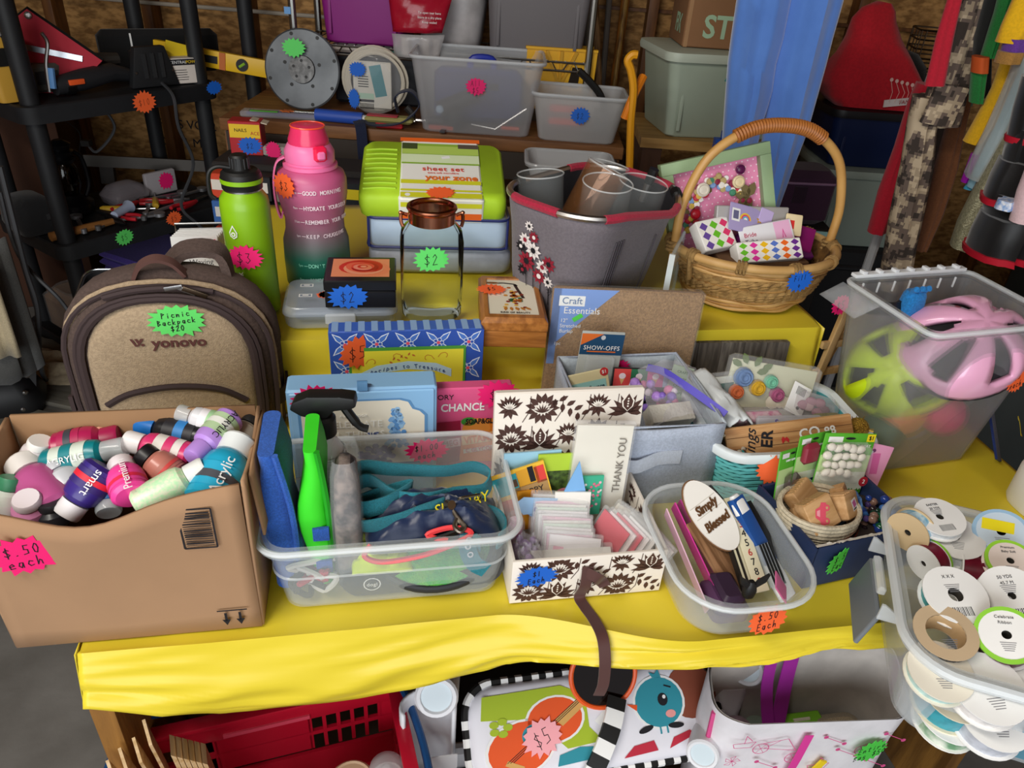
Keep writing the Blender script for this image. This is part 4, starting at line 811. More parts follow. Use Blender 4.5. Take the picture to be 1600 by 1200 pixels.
for i in range(48):
    r_ = random.Random(200 + i); obj('bead', MB().ball((0, 0, 0), r_.uniform(.0045, .0075), 8, 6), mat(r_.choice(('#163a2a', '#26408a', '#2c2024', '#4a3a6c', '#1e5a3c', '#8a6a5c', '#3f6fb4')), .15), o, (r_.uniform(-.030, .030), r_.uniform(-.026, .026), r_.uniform(-.008, .018)))
o = thing('denim_scrap', 'light blue scrap of cloth beside the bead strings', 'fabric', TW(0, 0, 0), YD); 
obj('cloth', bump_cloth(1.012, .072, .05, .05, .796, .030, 12), mat('#5f8ac4', .8, bump=.3, bs=60), o, smooth=60, solid=.002)
o = thing('packing_filler', 'crumpled dark paper under the beads in the navy box', 'paper', nbp(.045, -.01, .006), YD); obj('paper', MB().loft([rr(.075, .10, .01, 0), rr(.08, .105, .012, .01), rr(.08, .105, .012, .040), rr(.06, .085, .01, .046)]), mat('#3a302c', .9), o)
o = thing('packing_filler', 'crumpled brown paper under the rope basket in the navy box', 'paper', nbp(-.04, .01, .006), YD); obj('paper', MB().loft([rr(.075, .09, .01, 0), rr(.08, .10, .012, .006), rr(.08, .10, .012, .018), rr(.06, .085, .01, .021)]), mat('#5a4a3c', .9), o)
# ================================================================ TEAL WOVEN BASKET
tq = mat('#6fd0d2', .45); whr = mat('#e6eef0', .4)
tk = tt('woven_plastic_basket', 'turquoise woven plastic basket with white rim full of craft packs', 'basket', .968, .236, ZT, -2)
TKW, TKD, TKH = .258, .196, .108
obj('inner_shell', tubm(TKW - .012, TKD - .012, TKH - .006, .88, .04, .002, .001, .004), mat('#4fa4aa', .5), tk)
for i in range(13):   # rows of woven strips
    z = .008 + .0068 * i; k = .89 + .11 * z / TKH; rg = rr(TKW * k, TKD * k, .042, z, 7)
    pts = [(x * (1 + .010 * (1 if (j + i) % 2 else -1)), y * (1 + .010 * (1 if (j + i) % 2 else -1)), zz) for j, (x, y, zz) in enumerate(rg)]
    obj('woven_strip', MB().loft([[(p[0], p[1], p[2] + dz) for p in pts] for dz in (0, .0046)] + [[(p[0] * .985, p[1] * .985, p[2] + .0046) for p in pts], [(p[0] * .985, p[1] * .985, p[2]) for p in pts]], False, False, loop=True), tq, tk, smooth=50)
rg0 = MB().loft([rr(TKW, TKD, .044, TKH - .014, 8), rr(TKW + .012, TKD + .012, .05, TKH - .012, 8), rr(TKW + .014, TKD + .014, .05, TKH, 8), rr(TKW + .008, TKD + .008, .048, TKH + .003, 8), rr(TKW - .012, TKD - .012, .04, TKH, 8), rr(TKW - .012, TKD - .012, .04, TKH - .014, 8)], loop=True); obj('white_rim', rg0, whr, tk, smooth=60)
sticker(tk, (-.052, -TKD / 2 - .010, .088), (80, 0, -14), 'org', (), (.046, .05))
def tkp(x, y, z): return TW(.968 + x, .236 + y, ZT + z)
o = thing('wooden_sign', 'wooden plaque sign with black lettering lying across the turquoise basket', 'sign', tkp(-.004, -.072, .086), rot=(-40, -8, YD - 4)); obj('board', rbox(.198, .008, .052, .002), wood('#c99a66', '#a87444', 0, 50), o)
for a_ in (.018, .035): obj('groove', MB().box((0, -.0042, a_), (.196, .0006, .0009)), mat('#6e4a2a', .8), o)
text('ings', .024, INK, o, (-.062, -.0052, .028), (90, -78, 0), shear=.3, name='lettering'); text('ER', .024, INK, o, (-.036, -.0052, .028), (90, -78, 0), bold=.0006); text('CO', .022, WHITE, o, (.030, -.0052, .029), (90, -6, 0), bold=.0004); text('88', .018, WHITE, o, (.062, -.0052, .029), (90, -6, 0), bold=.0004)
D = Decal(); D.poly([(-.012, .026), (-.007, .031), (-.002, .027), (-.001, .032), (-.004, .036), (-.007, .034), (-.010, .037), (-.013, .033)], mat('#c0282c', .5), 0); D.build('heart_print', o, (-.002, -.0052, -.008)); obj('twine_loop', MB().tube(bez([(-.099, -.002, .02), (-.108, -.004, .026), (-.110, -.004, .036), (-.099, -.002, .042)], 14), .002, 6), rope, o)
o = thing('felt_flower_pack', 'clear pack of felt roses and leaves standing in the turquoise basket', 'package', tkp(.012, .056, .070), rot=(-18, 8, YD - 8)); obj('backing', rbox(.150, .002, .088, .001), mat('#c9c8aa', .5), o)
for i, (x, z, co, r_) in enumerate(((-.052, .060, '#6d86ae', .017), (-.024, .046, '#d0a42c', .014), (-.004, .060, '#74b89a', .012), (-.058, .034, '#c9683c', .013), (.012, .04, '#a8587c', .013), (.052, .034, '#8c5a70', .013))):
    f_ = obj('felt_rose', MB().lathe([(r_ * .2, .010), (r_ * .55, .012), (r_ * .8, .008), (r_, .002), (r_ * .7, 0)], 12), mat(co, .95, bump=.6, bs=150), o, (x, -.003, z), (90, 0, 0))
    for k in range(2): obj('petal', MB().tube([(r_ * (.75 - .3 * k) * math.cos(a), r_ * (.75 - .3 * k) * math.sin(a), .009 + .002 * k) for a in [2 * math.pi * j / 12 for j in range(12)]], r_ * .16, 5, True), mat(co, .95, bump=.6, bs=150), f_)
for i, (x, z, a) in enumerate(((-.05, .082, 120), (-.036, .08, 70), (-.022, .076, 40), (-.058, .078, 160), (-.03, .07, 20))): obj('felt_leaf', MB().prism([(0, 0), (.006, .005), (.014, .005), (.020, 0), (.014, -.005), (.006, -.005)], 0, .0015), mat('#5c6e3e', .95), o, (x, -.003, z), (90, -a, 0))
obj('clear_bag', rbox(.160, .022, .098, .006, -.002), clear('#eef0ee', .15, .04), o)
for i in range(4): 
    a_ = i * 1.3; obj('felt_daisy', MB().lathe([(.004, .003), (.012, .002), (.012, 0)], 8), mat('#e8dcc4', .9), o, (.008 + .014 * i, -.006, .026 + .004 * math.sin(a_)), (90, 0, 0))
o = thing('trim_package', 'pink ribbon trim rolled in a clear pack in front of the felt roses', 'package', tkp(-.034, -.004, .095), rot=(-20, 0, YD)); obj('trim_roll', rbox(.09, .024, .022, .009), mat('#c2447c', .6, var=.6, vs=90, col2='#efe2e0'), o); obj('film', rbox(.12, .03, .03, .008, -.003), clear('#f2f2f4', .18, .04), o)
o = thing('clear_pouch', 'clear plastic pouch with purple letter in front of the felt pack', 'package', tkp(.010, -.030, .100), rot=(-40, 0, YD - 3)); obj('film', rbox(.110, .010, .024, .004), clear('#d8d8de', .5, .08), o); text('S', .014, mat('#5a50a8', .6), o, (-.024, -.0062, .012))
o = thing('price_card', 'white card with barcode in the turquoise basket', 'card', tkp(.046, .026, .092), rot=(-40, 25, YD - 14)); obj('card_body', rbox(.034, .0016, .052, .0006), WHITE, o)
D = Decal(); [D.rect(-.008 + .0022 * i, .04, .001, .014, INK, 0) for i in range(8)]; D.ell(.004, .012, .003, .003, INK, 0); D.build('barcode', o, (0, -.001, 0))
o = thing('artificial_flower_pack', 'clear pack of dusty pink flowers at the side of the turquoise basket', 'package', tkp(.080, .020, .085), rot=(-30, 10, YD - 20)); obj('film', rbox(.072, .026, .040, .01), clear('#d8d4d8', .3, .05), o)
for i in range(6): r_ = random.Random(i); obj('bloom', MB().ball((0, 0, 0), (.010, .006, .008), 8, 6), mat(r_.choice(('#a86a7e', '#7a4a5c', '#c9a4a8')), .8), o, (r_.uniform(-.026, .026), -.002, r_.uniform(.008, .032)))
o = thing('folded_plastic_bag', 'folded white plastic bag at the end of the turquoise basket', 'bag', TW(0, 0, 0), YD)
def fbag(a, b): return (.848 + .040 * a + .026 * (1 - b) + .006 * nz(a, b, 1, 4), .205 + .115 * b, .842 + .034 * math.sin(math.pi * (.15 + .7 * a)) + .02 * b + .006 * rz_(a, b, 4, 3))
obj('bag_body', MB().grid(fbag, 12, 18), mat('#ced2d2', .35), o, smooth=60, solid=.003)
o = thing('teal_ribbon_card', 'dark teal ribbon card behind the folded bag', 'card', tkp(-.056, .064, .075), rot=(-16, 0, YD + 8)); obj('card_body', rbox(.05, .004, .062, .001), mat('#d8dcd4', .5), o); Decal().rect(0, .036, .042, .03, mat('#2d6a66', .4), 0).build('ribbon_print', o, (0, -.0026, 0)); obj('film', rbox(.054, .008, .07, .002), clear('#f0f2f2', .15, .05), o)
o = thing('gold_glitter_ball', 'gold glitter pom pom on the corner of the turquoise basket', 'pom pom', tkp(.112, -.048, .112)); obj('ball', MB().ball((0, 0, 0), .017, 14, 10), mat('#c39a3c', .35, .7, var=.8, vs=500, col2='#6a4c14', bump=1, bs=400), o)
for i in range(26):
    r_ = random.Random(i); v_ = Vector((r_.gauss(0, 1), r_.gauss(0, 1), r_.gauss(0, 1))).normalized(); obj('tinsel', MB().tube([v_ * .013, v_ * .023], .0007, 4), metal('#d0a84a', .3), o)
o = thing('gold_glitter_ball', 'second gold glitter pom pom sunk beside the wooden sign', 'pom pom', tkp(.092, -.050, .100)); obj('ball', MB().ball((0, 0, 0), .014, 14, 10), mat('#c39a3c', .35, .7, var=.8, vs=500, col2='#6a4c14', bump=1, bs=400), o)
o = thing('orange_felt_rose', 'rust orange felt rose at the end of the wooden sign', 'flower', tkp(.086, -.062, .104)); obj('bloom', MB().ball((0, 0, 0), (.010, .008, .012), 10, 7), mat('#c25e38', .95, bump=.6, bs=150), o)
o = thing('olive_gift_bag', 'olive fabric pouch folded in the turquoise basket', 'pouch', tkp(.084, -.020, .075), YD); obj('body', MB().loft([rr(.06, .05, .01, 0), rr(.062, .055, .012, .02), rr(.05, .04, .01, .034)]), fabric('#8e8a62'), o)
o = thing('bracelet', 'tangle of turquoise and brown bead bracelets in the basket corner', 'bracelet', tkp(-.098, -.050, .094), YD)
for i in range(18): a = i * .35; obj('bead', MB().ball((0, 0, 0), .0045, 8, 6), mat(('#2a9a9a', '#6a4a34', '#b8ae9c')[i % 3], .3), o, (.020 * math.cos(a), .024 * math.sin(a), .004 * math.sin(3 * a)))
o = thing('packing_filler', 'crumpled tissue paper filling the turquoise basket', 'paper', tkp(0, 0, .006), YD); obj('paper', MB().loft([rr(.20, .15, .03, 0), rr(.215, .16, .03, .01), rr(.222, .165, .03, .070), rr(.19, .14, .03, .078)]), mat('#9a948a', .9, bump=.8, bs=30), o)
# ================================================================ HELMET BIN
frost = frosted('#dfe3e6', .20, 'frosted_bin', .22)
HW, HD, HH = .246, .190, .286
hb = tt('frosted_storage_bin', 'tall frosted plastic bin holding bicycle helmets', 'bin', 1.246, .282, ZT, 6)
obj('bin_body', tubm(HW, HD, HH, .78, .014, .0022, .006, .012, 4, bw=.185, bd=.135), frost, hb)
hinge = mat('#e2e5e8', .4)
obj('rolled_rim', rimloop(HW + .010, HD + .010, .018, HH - .004, .004, 4), clear('#f0f5f7', .5), hb)
obj('hinge_rail', MB().box((0, HD / 2 + .004, HH + .003), (HW - .02, .014, .006)), hinge, hb, bevel=.0015)
for i in range(7): obj('hinge_clip', MB().box((-.095 + .0315 * i, HD / 2 + .004, HH + .008), (.008, .012, .005)), hinge, hb, bevel=.001)
for i in range(7): obj('wall_rib', MB().box((-.095 + .0315 * i, HD / 2 - .004, HH - .018), (.002, .003, .018)), hinge, hb)
obj('folded_lid', MB().grid(lambda a, b: (-HW / 2 - .010 - .022 * b, HD / 2 - .09 + .09 * a + .02 * b, HH - .006 - .03 * b), 6, 3), clear('#d2d5d8', .25), hb, solid=.002)
sticker(hb, (.092, -HD / 2 + .006, .180), (82, 0, 10), 'org', ('$5', 'each'), (.05, .046))
def helmet(name, lab, body, pos, rot, sc=1, vis=None):
    h = thing(name, lab, 'helmet', pos, rot=rot); a_, b_, c_ = .098 * sc, .074 * sc, .076 * sc
    NU, NV = 40, 14
    def vent(u, v):      # elongated openings between the ribs
        th = (u * 360) % 60; return .22 < v < .80 and 16 < th < 44 and abs(v - .5) < .30 - .0004 * (th - 30) ** 2
    vs_ = []; fs_ = []
    for j in range(NV + 1):
        ph = (j / NV) * 1.52
        for i in range(NU): t_ = 2 * math.pi * i / NU; k = 1 + .03 * math.cos(6 * t_) * math.sin(2 * ph); vs_.append((a_ * math.sin(max(ph, .05)) * math.cos(t_) * k, b_ * math.sin(max(ph, .05)) * math.sin(t_) * k, c_ * math.cos(ph) * k + (.012 * math.cos(t_) ** 2 if j == NV else 0)))
    for j in range(NV):
        for i in range(NU):
            if not vent(i / NU, (j + .5) / NV): fs_.append((j * NU + i, j * NU + (i + 1) % NU, (j + 1) * NU + (i + 1) % NU, (j + 1) * NU + i))
    fs_.append(tuple(range(NU)))
    obj('shell', MB().add(vs_, fs_), body, h, smooth=60, solid=.010)
    obj('liner', MB().loft([[(.93 * a_ * math.sin(p_) * math.cos(2 * math.pi * i / 24), .92 * b_ * math.sin(p_) * math.sin(2 * math.pi * i / 24), .90 * c_ * math.cos(p_)) for i in range(24)] for p_ in (.1, .4, .8, 1.2, 1.5)], True, False), mat('#1d1e22', .8), h, smooth=60)
    obj('rim_band', MB().tube([(a_ * 1.0 * math.cos(t_), b_ * math.sin(t_), .006) for t_ in [2 * math.pi * i / 32 for i in range(32)]], .006, 6, True), mat('#26262a', .6), h)
    obj('chin_strap', MB().strip(bez([(.03, b_ * .9, 0), (.02, b_ * .8, -.04), (.01, 0, -.06), (.02, -b_ * .8, -.04), (.03, -b_ * .9, 0)], 20), .014, .002, (1, 0, 0)), mat('#1c1c20', .8), h, smooth=60)
    return h
def hbp(x, y, z): c_, s_ = math.cos(R(YD + 6)), math.sin(R(YD + 6)); o_ = TW(1.246, .282, ZT); return Vector((o_.x + x * c_ - y * s_, o_.y + x * s_ + y * c_, o_.z + z))
helmet('bicycle_helmet', 'glossy pink bicycle helmet on top in the frosted bin', mat('#f4b4d6', .18, coat=.6), hbp(.036, -.010, .190), (26, -10, 20), 1.16)
helmet('bicycle_helmet', 'neon yellow bicycle helmet behind the frosted bin wall', mat('#d4f020', .25, coat=.4), hbp(-.020, .016, .150), (60, -46, -20), 1.02)
o = thing('bicycle_glove', 'bright blue towelling glove tucked between the helmets', 'glove', hbp(-.036, .040, .262), 20); obj('cuff', MB().loft([rr(.034, .024, .01, -.02), rr(.04, .03, .012, 0), rr(.036, .028, .012, .016), rr(.03, .02, .008, .022)]), fabric('#1f7fc8', .3, 300), o)
for i in range(3): obj('finger', MB().tube([(-.01 + .01 * i, 0, .01), (-.012 + .012 * i, -.006, .026), (-.014 + .013 * i, -.012, .03)], .005, 8), fabric('#1f7fc8', .3, 300), o)
o = thing('black_helmet_visor', 'black visor strap beside the blue glove', 'visor', hbp(-.075, .045, .250), 10); obj('visor', MB().strip(bez([(-.03, .01, 0), (-.005, -.01, .006), (.02, 0, .004), (.045, .016, .012)], 16), .022, .006, (0, .3, 1)), BLACK, o)
for lab, co, x, y, z, r_ in (('orange ball low inside the frosted bin', '#f08a3c', -.02, 0, .080, .046), ('hot pink ball low inside the frosted bin', '#f0357c', .055, -.018, .075, .038), ('lavender ball low inside the frosted bin', '#b49ad0', .03, .03, .048, .040), ('dark green ball at the bottom of the frosted bin', '#3a5a44', -.05, -.01, .042, .035)):
    o = thing('play_ball', lab, 'ball', hbp(x, y, z)); obj('ball', MB().ball((0, 0, 0), r_, 20, 14), mat(co, .5), o, smooth=80); obj('valve', MB().lathe([(.003, 0), (.003, .001)], 8), BLACK, o, (0, 0, r_))
# ================================================================ SPOOL BIN
SR = -28; SW, SD, SH = .32, .290, .130
def spp(x, y, z):
    c_, s_ = math.cos(R(SR)), math.sin(R(SR)); u, v = SPC[0] + x * c_ - y * s_, SPC[1] + x * s_ + y * c_; return TW(u, v, ZT + z)
_a = (math.cos(R(SR)), math.sin(R(SR)))
SPC = (.945 + _a[0] * SW / 2 - .004, -.106 + _a[1] * SW / 2)
sd = tt('small_stand', 'dark grey stand under the bin of ribbon spools', 'stand', SPC[0] + .05, SPC[1] - .03, 0, SR)
obj('stand_top', rbox(.20, .16, .03, .006, TZ - .030), mat('#4a4c50', .7), sd)
obj('pedestal', MB().tube([(.05, 0, .02), (.05, 0, TZ - .03)], .022, 14), mat('#3a3c40', .6), sd); obj('foot_plate', MB().lathe([(.12, 0), (.12, .012), (.02, .024)], 28), mat('#3a3c40', .6), sd, (.05, 0, 0))
sb = tt('ribbon_storage_bin', 'clear latching bin full of ribbon spools', 'bin', SPC[0], SPC[1], ZT, SR)
obj('bin_body', tubm(SW - .016, SD - .016, SH, .88, .045, .0025, .010, .010, 8), clear('#dde5ea', .34, .12), sb)
obj('rolled_rim', rimloop(SW + .002, SD + .002, .055, SH - .002, .006), clear('#f0f5f7', .55), sb)
obj('latch_plate', rbox(.006, .100, .056, .0025), mat('#72787e', .45), sb, (-SW / 2 - .022, -.004, SH - .088), (0, 12, 0))
obj('latch_hook', rbox(.010, .060, .012, .003), clear('#eef3f6', .45), sb, (-SW / 2 - .012, -.004, SH - .022))
for y in (-.062, .054): obj('latch_bracket', MB().prism([(0, 0), (.022, 0), (.022, .010), (.004, .022), (0, .022)], -.0015, .0015), clear('#eef3f6', .4), sb, (-SW / 2 - .016, y, SH - .030), (90, 0, 0))
sticker(sb, (.012, -SD / 2 + .002, .088), (84, 0, 0), 'hot', (), (.06, .05))
ft = text('C', .016, WHITE, sb, (.0, -SD / 2 + .006, .062), (84, 0, 0)); text('RAFT', .016, WHITE, sb, (.008, -SD / 2 + .007, .042), (84, 0, 0))
Decal().rect(.02, .05, .09, .05, mat('#4d7f92', .5), 0).build('printed_wrap', sb, (0, -SD / 2 + .010, 0), (84, 0, 0))
def spool(lab, px, z, r, w, rib, rot, disc='#f4f3f0', hole=.16, ring=None, words=(), bar=False, ypatch=False, hub='#3a3630'):
    r *= .74; w *= .8; p = at(*px, z); o = thing('ribbon_spool', lab, 'spool', p, rot=rot, group='ribbon spools in the latching bin')
    dm_ = paper(disc)
    obj('ribbon_wind', MB().lathe([(r * .90, -w / 2), (r * .905, 0), (r * .90, w / 2)], 28, c0=False, c1=False), mat(rib, .35, var=.2, vs=120) if isinstance(rib, str) else rib, o)
    for s_ in (-1, 1): obj('flange', MB().lathe([(r * hole, s_ * w / 2), (r, s_ * w / 2), (r, s_ * (w / 2 + .0016)), (r * hole, s_ * (w / 2 + .0016))], 32, c0=False, c1=False), dm_, o)
    obj('core', MB().lathe([(r * hole, -w / 2), (r * hole, w / 2)], 18, c0=False, c1=False), mat(hub, .9), o)
    if ring: obj('colour_ring', MB().lathe([(r * .86, w / 2 + .002), (r * 1.004, w / 2 + .002), (r * 1.004, w / 2 - .001)], 32, c0=False, c1=False), mat(ring, .5), o)
    D = Decal(); n = 0
    for i, wd in enumerate(words): text(wd, r * .15, mat('#5a5a5e', .7), o, (0, r * (.62 - .2 * i), w / 2 + .002), (0, 0, 0))
    if bar:
        rnd_ = random.Random(int(px[0]))
        x = -r * .3
        while x < r * .3: t_ = rnd_.choice((.0006, .001)); D.rect(x, -r * .58, t_, r * .3, INK, 0); x += t_ + .001
    for i in range(5): D.rect(0, -r * .28 - r * .07 * i if not bar else r * .34 - r * .06 * i, r * (.5 - .05 * i), .0007, mat('#77777c', .7), 0)
    if ypatch: D.rect(-r * .1, r * .25, r * 1.1, r * .5, mat('#f2e020', .5), 1, -8)
    D.build('disc_print', o, (0, 0, w / 2 + .0018), (0, 0, 0)); return o
G_ = '#f4f3f0'
spool('white spool with barcode flat on top at the back of the bin', (1466, 812), .905, .040, .012, '#e9eef4', (8, -6, 10), words=('EASTER', '20 YDS'), bar=True)
spool('large white spool beneath the barcode spool', (1488, 846), .880, .046, .022, '#d9dce2', (10, -4, -10), bar=False, words=('RIBBON',))
spool('blue lattice ribbon spool standing on edge in the bin corner', (1424, 828), .888, .036, .018, mat('#3f9cc8', .5, var=.9, vs=90, col2='#d4eaf2'), (86, 0, 128), '#cfb58c')
spool('burgundy ribbon spool with lime ring standing on edge', (1452, 876), .868, .032, .022, '#7a1a34', (82, 0, 118), ring='#8fd03a')
spool('pale blue spool with a yellow price patch', (1562, 838), .892, .042, .026, '#b7c7d2', (24, -14, -20), '#cfe0ee', ypatch=True, ring='#9fc2de')
spool('pink paper spool with lime green ring', (1576, 880), .896, .036, .014, '#e0cfc4', (20, -10, -10), '#efe0d6', ring='#9cd83c', words=('Premium', 'Baby Soft'))
spool('burgundy satin spool wedged behind the teal ribbon spool', (1522, 892), .868, .028, .034, '#6c1228', (80, 10, 66), ring='#a9b04a')
spool('large white spool over teal ribbon in the middle of the bin', (1489, 934), .898, .046, .016, '#2f9a9c', (16, -6, 4), words=('X X X',), bar=True, hole=.24)
spool('wide white spool with barcode at the frame edge', (1578, 934), .900, .046, .014, '#dfe0e4', (22, -14, 0), words=('50 YDS', '45.7 M'), bar=True, hole=.13)
spool('silver glitter mesh roll with open cardboard core', (1471, 998), .878, .043, .034, mat('#8c8c90', .35, .7, var=.9, vs=500, col2='#3a3a3e', bump=1, bs=500), (12, -8, 0), '#cbb290', hole=.62, hub='#c9a87c')
spool('plum sheer ribbon spool with lime ring', (1570, 998), .892, .040, .030, '#5e1a38', (26, -18, -16), ring='#8fd03a', words=('Celebrate', 'Ribbon'))
spool('cream spool with printed circle at the front of the bin', (1466, 1052), .866, .044, .014, '#b8d8d4', (14, -4, 0), '#ece5d4', hole=.2, words=('ribbon',))
spool('plain white spool resting at the bin front', (1540, 1080), .860, .050, .020, '#e6e2e0', (16, -6, 8), hole=.12)
spool('white spool at the very edge beside the plum spool', (1604, 1050), .862, .036, .016, '#f0eeee', (20, -10, 0))
spool('teal and cream ribbon spool deep against the front wall', (1482, 1090), .800, .048, .034, '#3f9fae', (10, 0, 0), '#e6dcc0')
spool('white spool deep under the plain white spool', (1548, 1128), .800, .048, .030, '#c9cdd8', (14, -6, 0))
spool('green leaf printed spool at the bottom of the bin', (1478, 1124), .772, .046, .020, mat('#e2e6da', .5, var=.9, vs=40, col2='#4a8a5c'), (6, 0, 0))
# ================================================================ WHITE JUG, PENNANT
o = tt('white_jug', 'white plastic jug with a pink sticker at the edge of the table', 'jug', 1.400, .100, ZT, 0); obj('body', MB().loft([rr(.11, .08, .03, 0), rr(.12, .085, .034, .01), rr(.12, .085, .034, .07), rr(.10, .075, .03, .10), rr(.05, .045, .02, .125)]), WHITE, o, smooth=60); obj('cap', MB().lathe([(.02, .123), (.02, .142), (.017, .145)], 16), mat('#e6e6e4', .4), o); sticker(o, (-.030, -.038, .078), (80, 0, -20), 'hot', (), (.05, .04))
o = tt('sports_pennant', 'navy cloth strip with yellow figures behind the white jug', 'pennant', 1.400, .220, ZT + .02, 30); obj('cloth', MB().box((0, 0, .05), (.05, .004, .13)), fabric('#1c2f6a'), o, (0, 0, 0), (-35, 30, 0)); text('2', .05, mat('#f0d820', .6), o, (.01, -.012, .055), (55, 30, 0))
# ================================================================ BACKPACK
hea = mat('#b09a7e', .95, var=.35, vs=220, col2='#7c6a56', bump=.4, bs=500, detail=2); cho = mat('#54443e', .95, var=.25, vs=200, bump=.3, bs=500); chod = mat('#3a2c2c', .8)
bk = tt('backpack', 'tan and brown heathered picnic backpack standing behind the cardboard box', 'backpack', .040, .425, ZT, 2)
bk.scale = (1.06, .56, .92)
def arch(w, h, n=14, k=.86):
    """outline of a rounded pack: straight sides, arched top"""
    o = [(-w / 2 * .97, 0), (-w / 2, h * .3)]; 
    for i in range(n + 1):
        a = math.pi - math.pi * i / n; o.append((w / 2 * math.copysign(abs(math.cos(a)) ** k, math.cos(a)), h * .55 + h * .45 * math.sin(a) ** .85))
    o += [(w / 2, h * .3), (w / 2 * .97, 0)]; return o
def pillow_layer(w, h, y0, y1, r, m, name, par):
    M_ = MB(); rings = []
    for y, s_ in ((y0, 1), (y1 + r, 1), (y1 + r * .3, 1 - r / w * 1.0), (y1, 1 - r / w * 3.2)):
        rings.append([(x * s_, y, (z - h * .45) * s_ + h * .45) for x, z in arch(w, h)])
    return obj(name, M_.loft(rings), m, par, smooth=60)
pillow_layer(.292, .306, .075, -.020, .03, cho, 'main_body', bk)
pillow_layer(.286, .299, -.016, -.044, .02, hea, 'tan_gusset', bk)
pillow_layer(.268, .290, -.036, -.062, .02, cho, 'front_shell', bk)
pillow_layer(.220, .272, -.055, -.076, .018, hea, 'front_pocket', bk)
def zipline(w, h, y, rad, nm, m):
    pts = [(x, y, z) for x, z in arch(w, h, 20)]; obj(nm, MB().tube(pts, rad, 6), m, bk)
zipline(.230, .277, -.066, .0055, 'zipper', chod); zipline(.244, .283, -.062, .004, 'zipper', chod); zipline(.276, .294, -.043, .004, 'piping', chod)
zipa = bez([(-.095, -.074, .090), (-.06, -.079, .112), (0, -.081, .122), (.06, -.079, .112), (.095, -.074, .085)], 24)
obj('lower_zipper', MB().tube(zipa, .006, 6), chod, bk)
obj('top_opening_zipper', MB().tube(bez([(-.07, -.052, .278), (-.03, -.056, .290), (.02, -.056, .293), (.07, -.050, .284)], 20), .005, 6), chod, bk)
for x, z, a in ((.012, .294, 10), (.030, .295, -30)): obj('zip_pull', MB().box((.010, 0, 0), (.024, .003, .007)), CHROME, bk, (x, -.064, z), (0, -a, 0), bevel=.001)
obj('zip_pull', MB().box((.014, 0, 0), (.034, .003, .008)), metal('#6a5a4a'), bk, (.036, -.066, .294), (0, 28, 0), bevel=.001); obj('zip_pull', MB().tube([(x, 0, y) for x, y in rrect2(.026, .010, .004)], .0016, 6, True), metal('#b09a7a'), bk, (-.104, -.078, .066))
obj('carry_handle', MB().strip(bez([(-.034, .0, .298), (-.022, -.004, .320), (-.002, -.004, .330), (.018, .0, .322), (.032, .006, .300)], 20), .024, .005, (0, 1, .2)), mat('#5a3c36', .9), bk, smooth=60)
obj('shoulder_strap', MB().strip(bez([(.0, .060, .296), (.03, .066, .326), (.075, .066, .322), (.086, .06, .27)], 20), .045, .012, (0, 1, .3)), cho, bk, smooth=60)
for s_ in (-1, 1): obj('side_strap', MB().strip(bez([(s_ * .135, -.035, .07), (s_ * .150, -.005, .075), (s_ * .150, .04, .085)], 12), .03, .004, (0, 0, 1)), chod, bk, smooth=60)
obj('side_tag', MB().box((-.146, -.04, .085), (.006, .012, .03)), chod, bk)
lg = mat('#5c3430', .8); text('yonovo', .0235, lg, bk, (.018, -.0790, .204), sx=1.0, bold=.0006, name='embroidered_logo', ext=.0008)
D = Decal(); D.poly([(-.018, .012), (-.012, .012), (-.004, -.01), (-.009, -.01)], lg, 0); D.poly([(-.008, .012), (-.002, .012), (.002, 0), (-.003, -.002)], lg, 0); D.poly([(.004, .012), (.012, .012), (-.002, -.01), (-.006, -.01)], lg, 1); D.ell(.007, -.006, .004, .004, lg, 0); lm_ = D.build('logo_mark', bk, (-.034, -.0790, .206)); lm_.scale = (.62, .62, .62)
sticker(bk, (.020, -.0800, .243), (86, 0, 4), 'grn', ('Picnic', 'Backpack', '$20'), (.078, .058), None, .0013)
# ================================================================ BOTTLES ON THE REAR TABLE
zt = TIER + .001
fk = tt('steel_water_bottle', 'lime green steel water bottle with black cap and pink sticker', 'bottle', .148, .565, zt)
lg_ = mat('#86b814', .38, coat=.1)
obj('body', MB().lathe([(.034, 0), (.0385, .004), (.0385, .185), (.037, .198), (.030, .208), (.0285, .212)], 36), lg_, fk, smooth=50)
obj('neck_ring', MB().lathe([(.029, .211), (.029, .215)], 32), CHROME, fk); obj('cap_base', MB().lathe([(.031, .214), (.031, .221), (.0315, .222), (.0315, .232), (.030, .238), (.026, .242)], 32), BLACK, fk); obj('green_ring', MB().lathe([(.0322, .2235), (.0322, .2305)], 32, c0=False, c1=False), lg_, fk)
obj('spout_cap', MB().lathe([(.020, .240), (.015, .243), (.014, .262), (.012, .265)], 24), BLACK, fk)
for i in range(14): a = 2 * math.pi * i / 14; obj('grip_rib', MB().box((.0142 * math.cos(a), .0142 * math.sin(a), .253), (.002, .002, .016)), BLACK, fk)
obj('carry_loop', MB().tube(bez([(-.012, 0, .243), (-.034, -.002, .246), (-.047, -.004, .235), (-.049, -.004, .205), (-.042, -.004, .196)], 20), .0035, 8), BLACK, fk)
text('ThermoFlask', .0135, WHITE, fk, (-.014, -.0395, .050), (90, -90, 0), bold=.0002)
D = Decal(); D.poly([(0, .014), (.007, .002), (.006, -.005), (0, -.009), (-.006, -.005), (-.007, .002)], WHITE, 0); D.poly([(0, .011), (.0055, .001), (.0045, -.004), (0, -.007), (-.0045, -.004), (-.0055, .001)], lg_, 1); D.ell(0, -.001, .0038, .0038, WHITE, 2); D.ell(0, -.001, .0018, .0018, lg_, 3); D.build('drop_logo', fk, (-.017, -.0362, .150), (90, 0, -24))
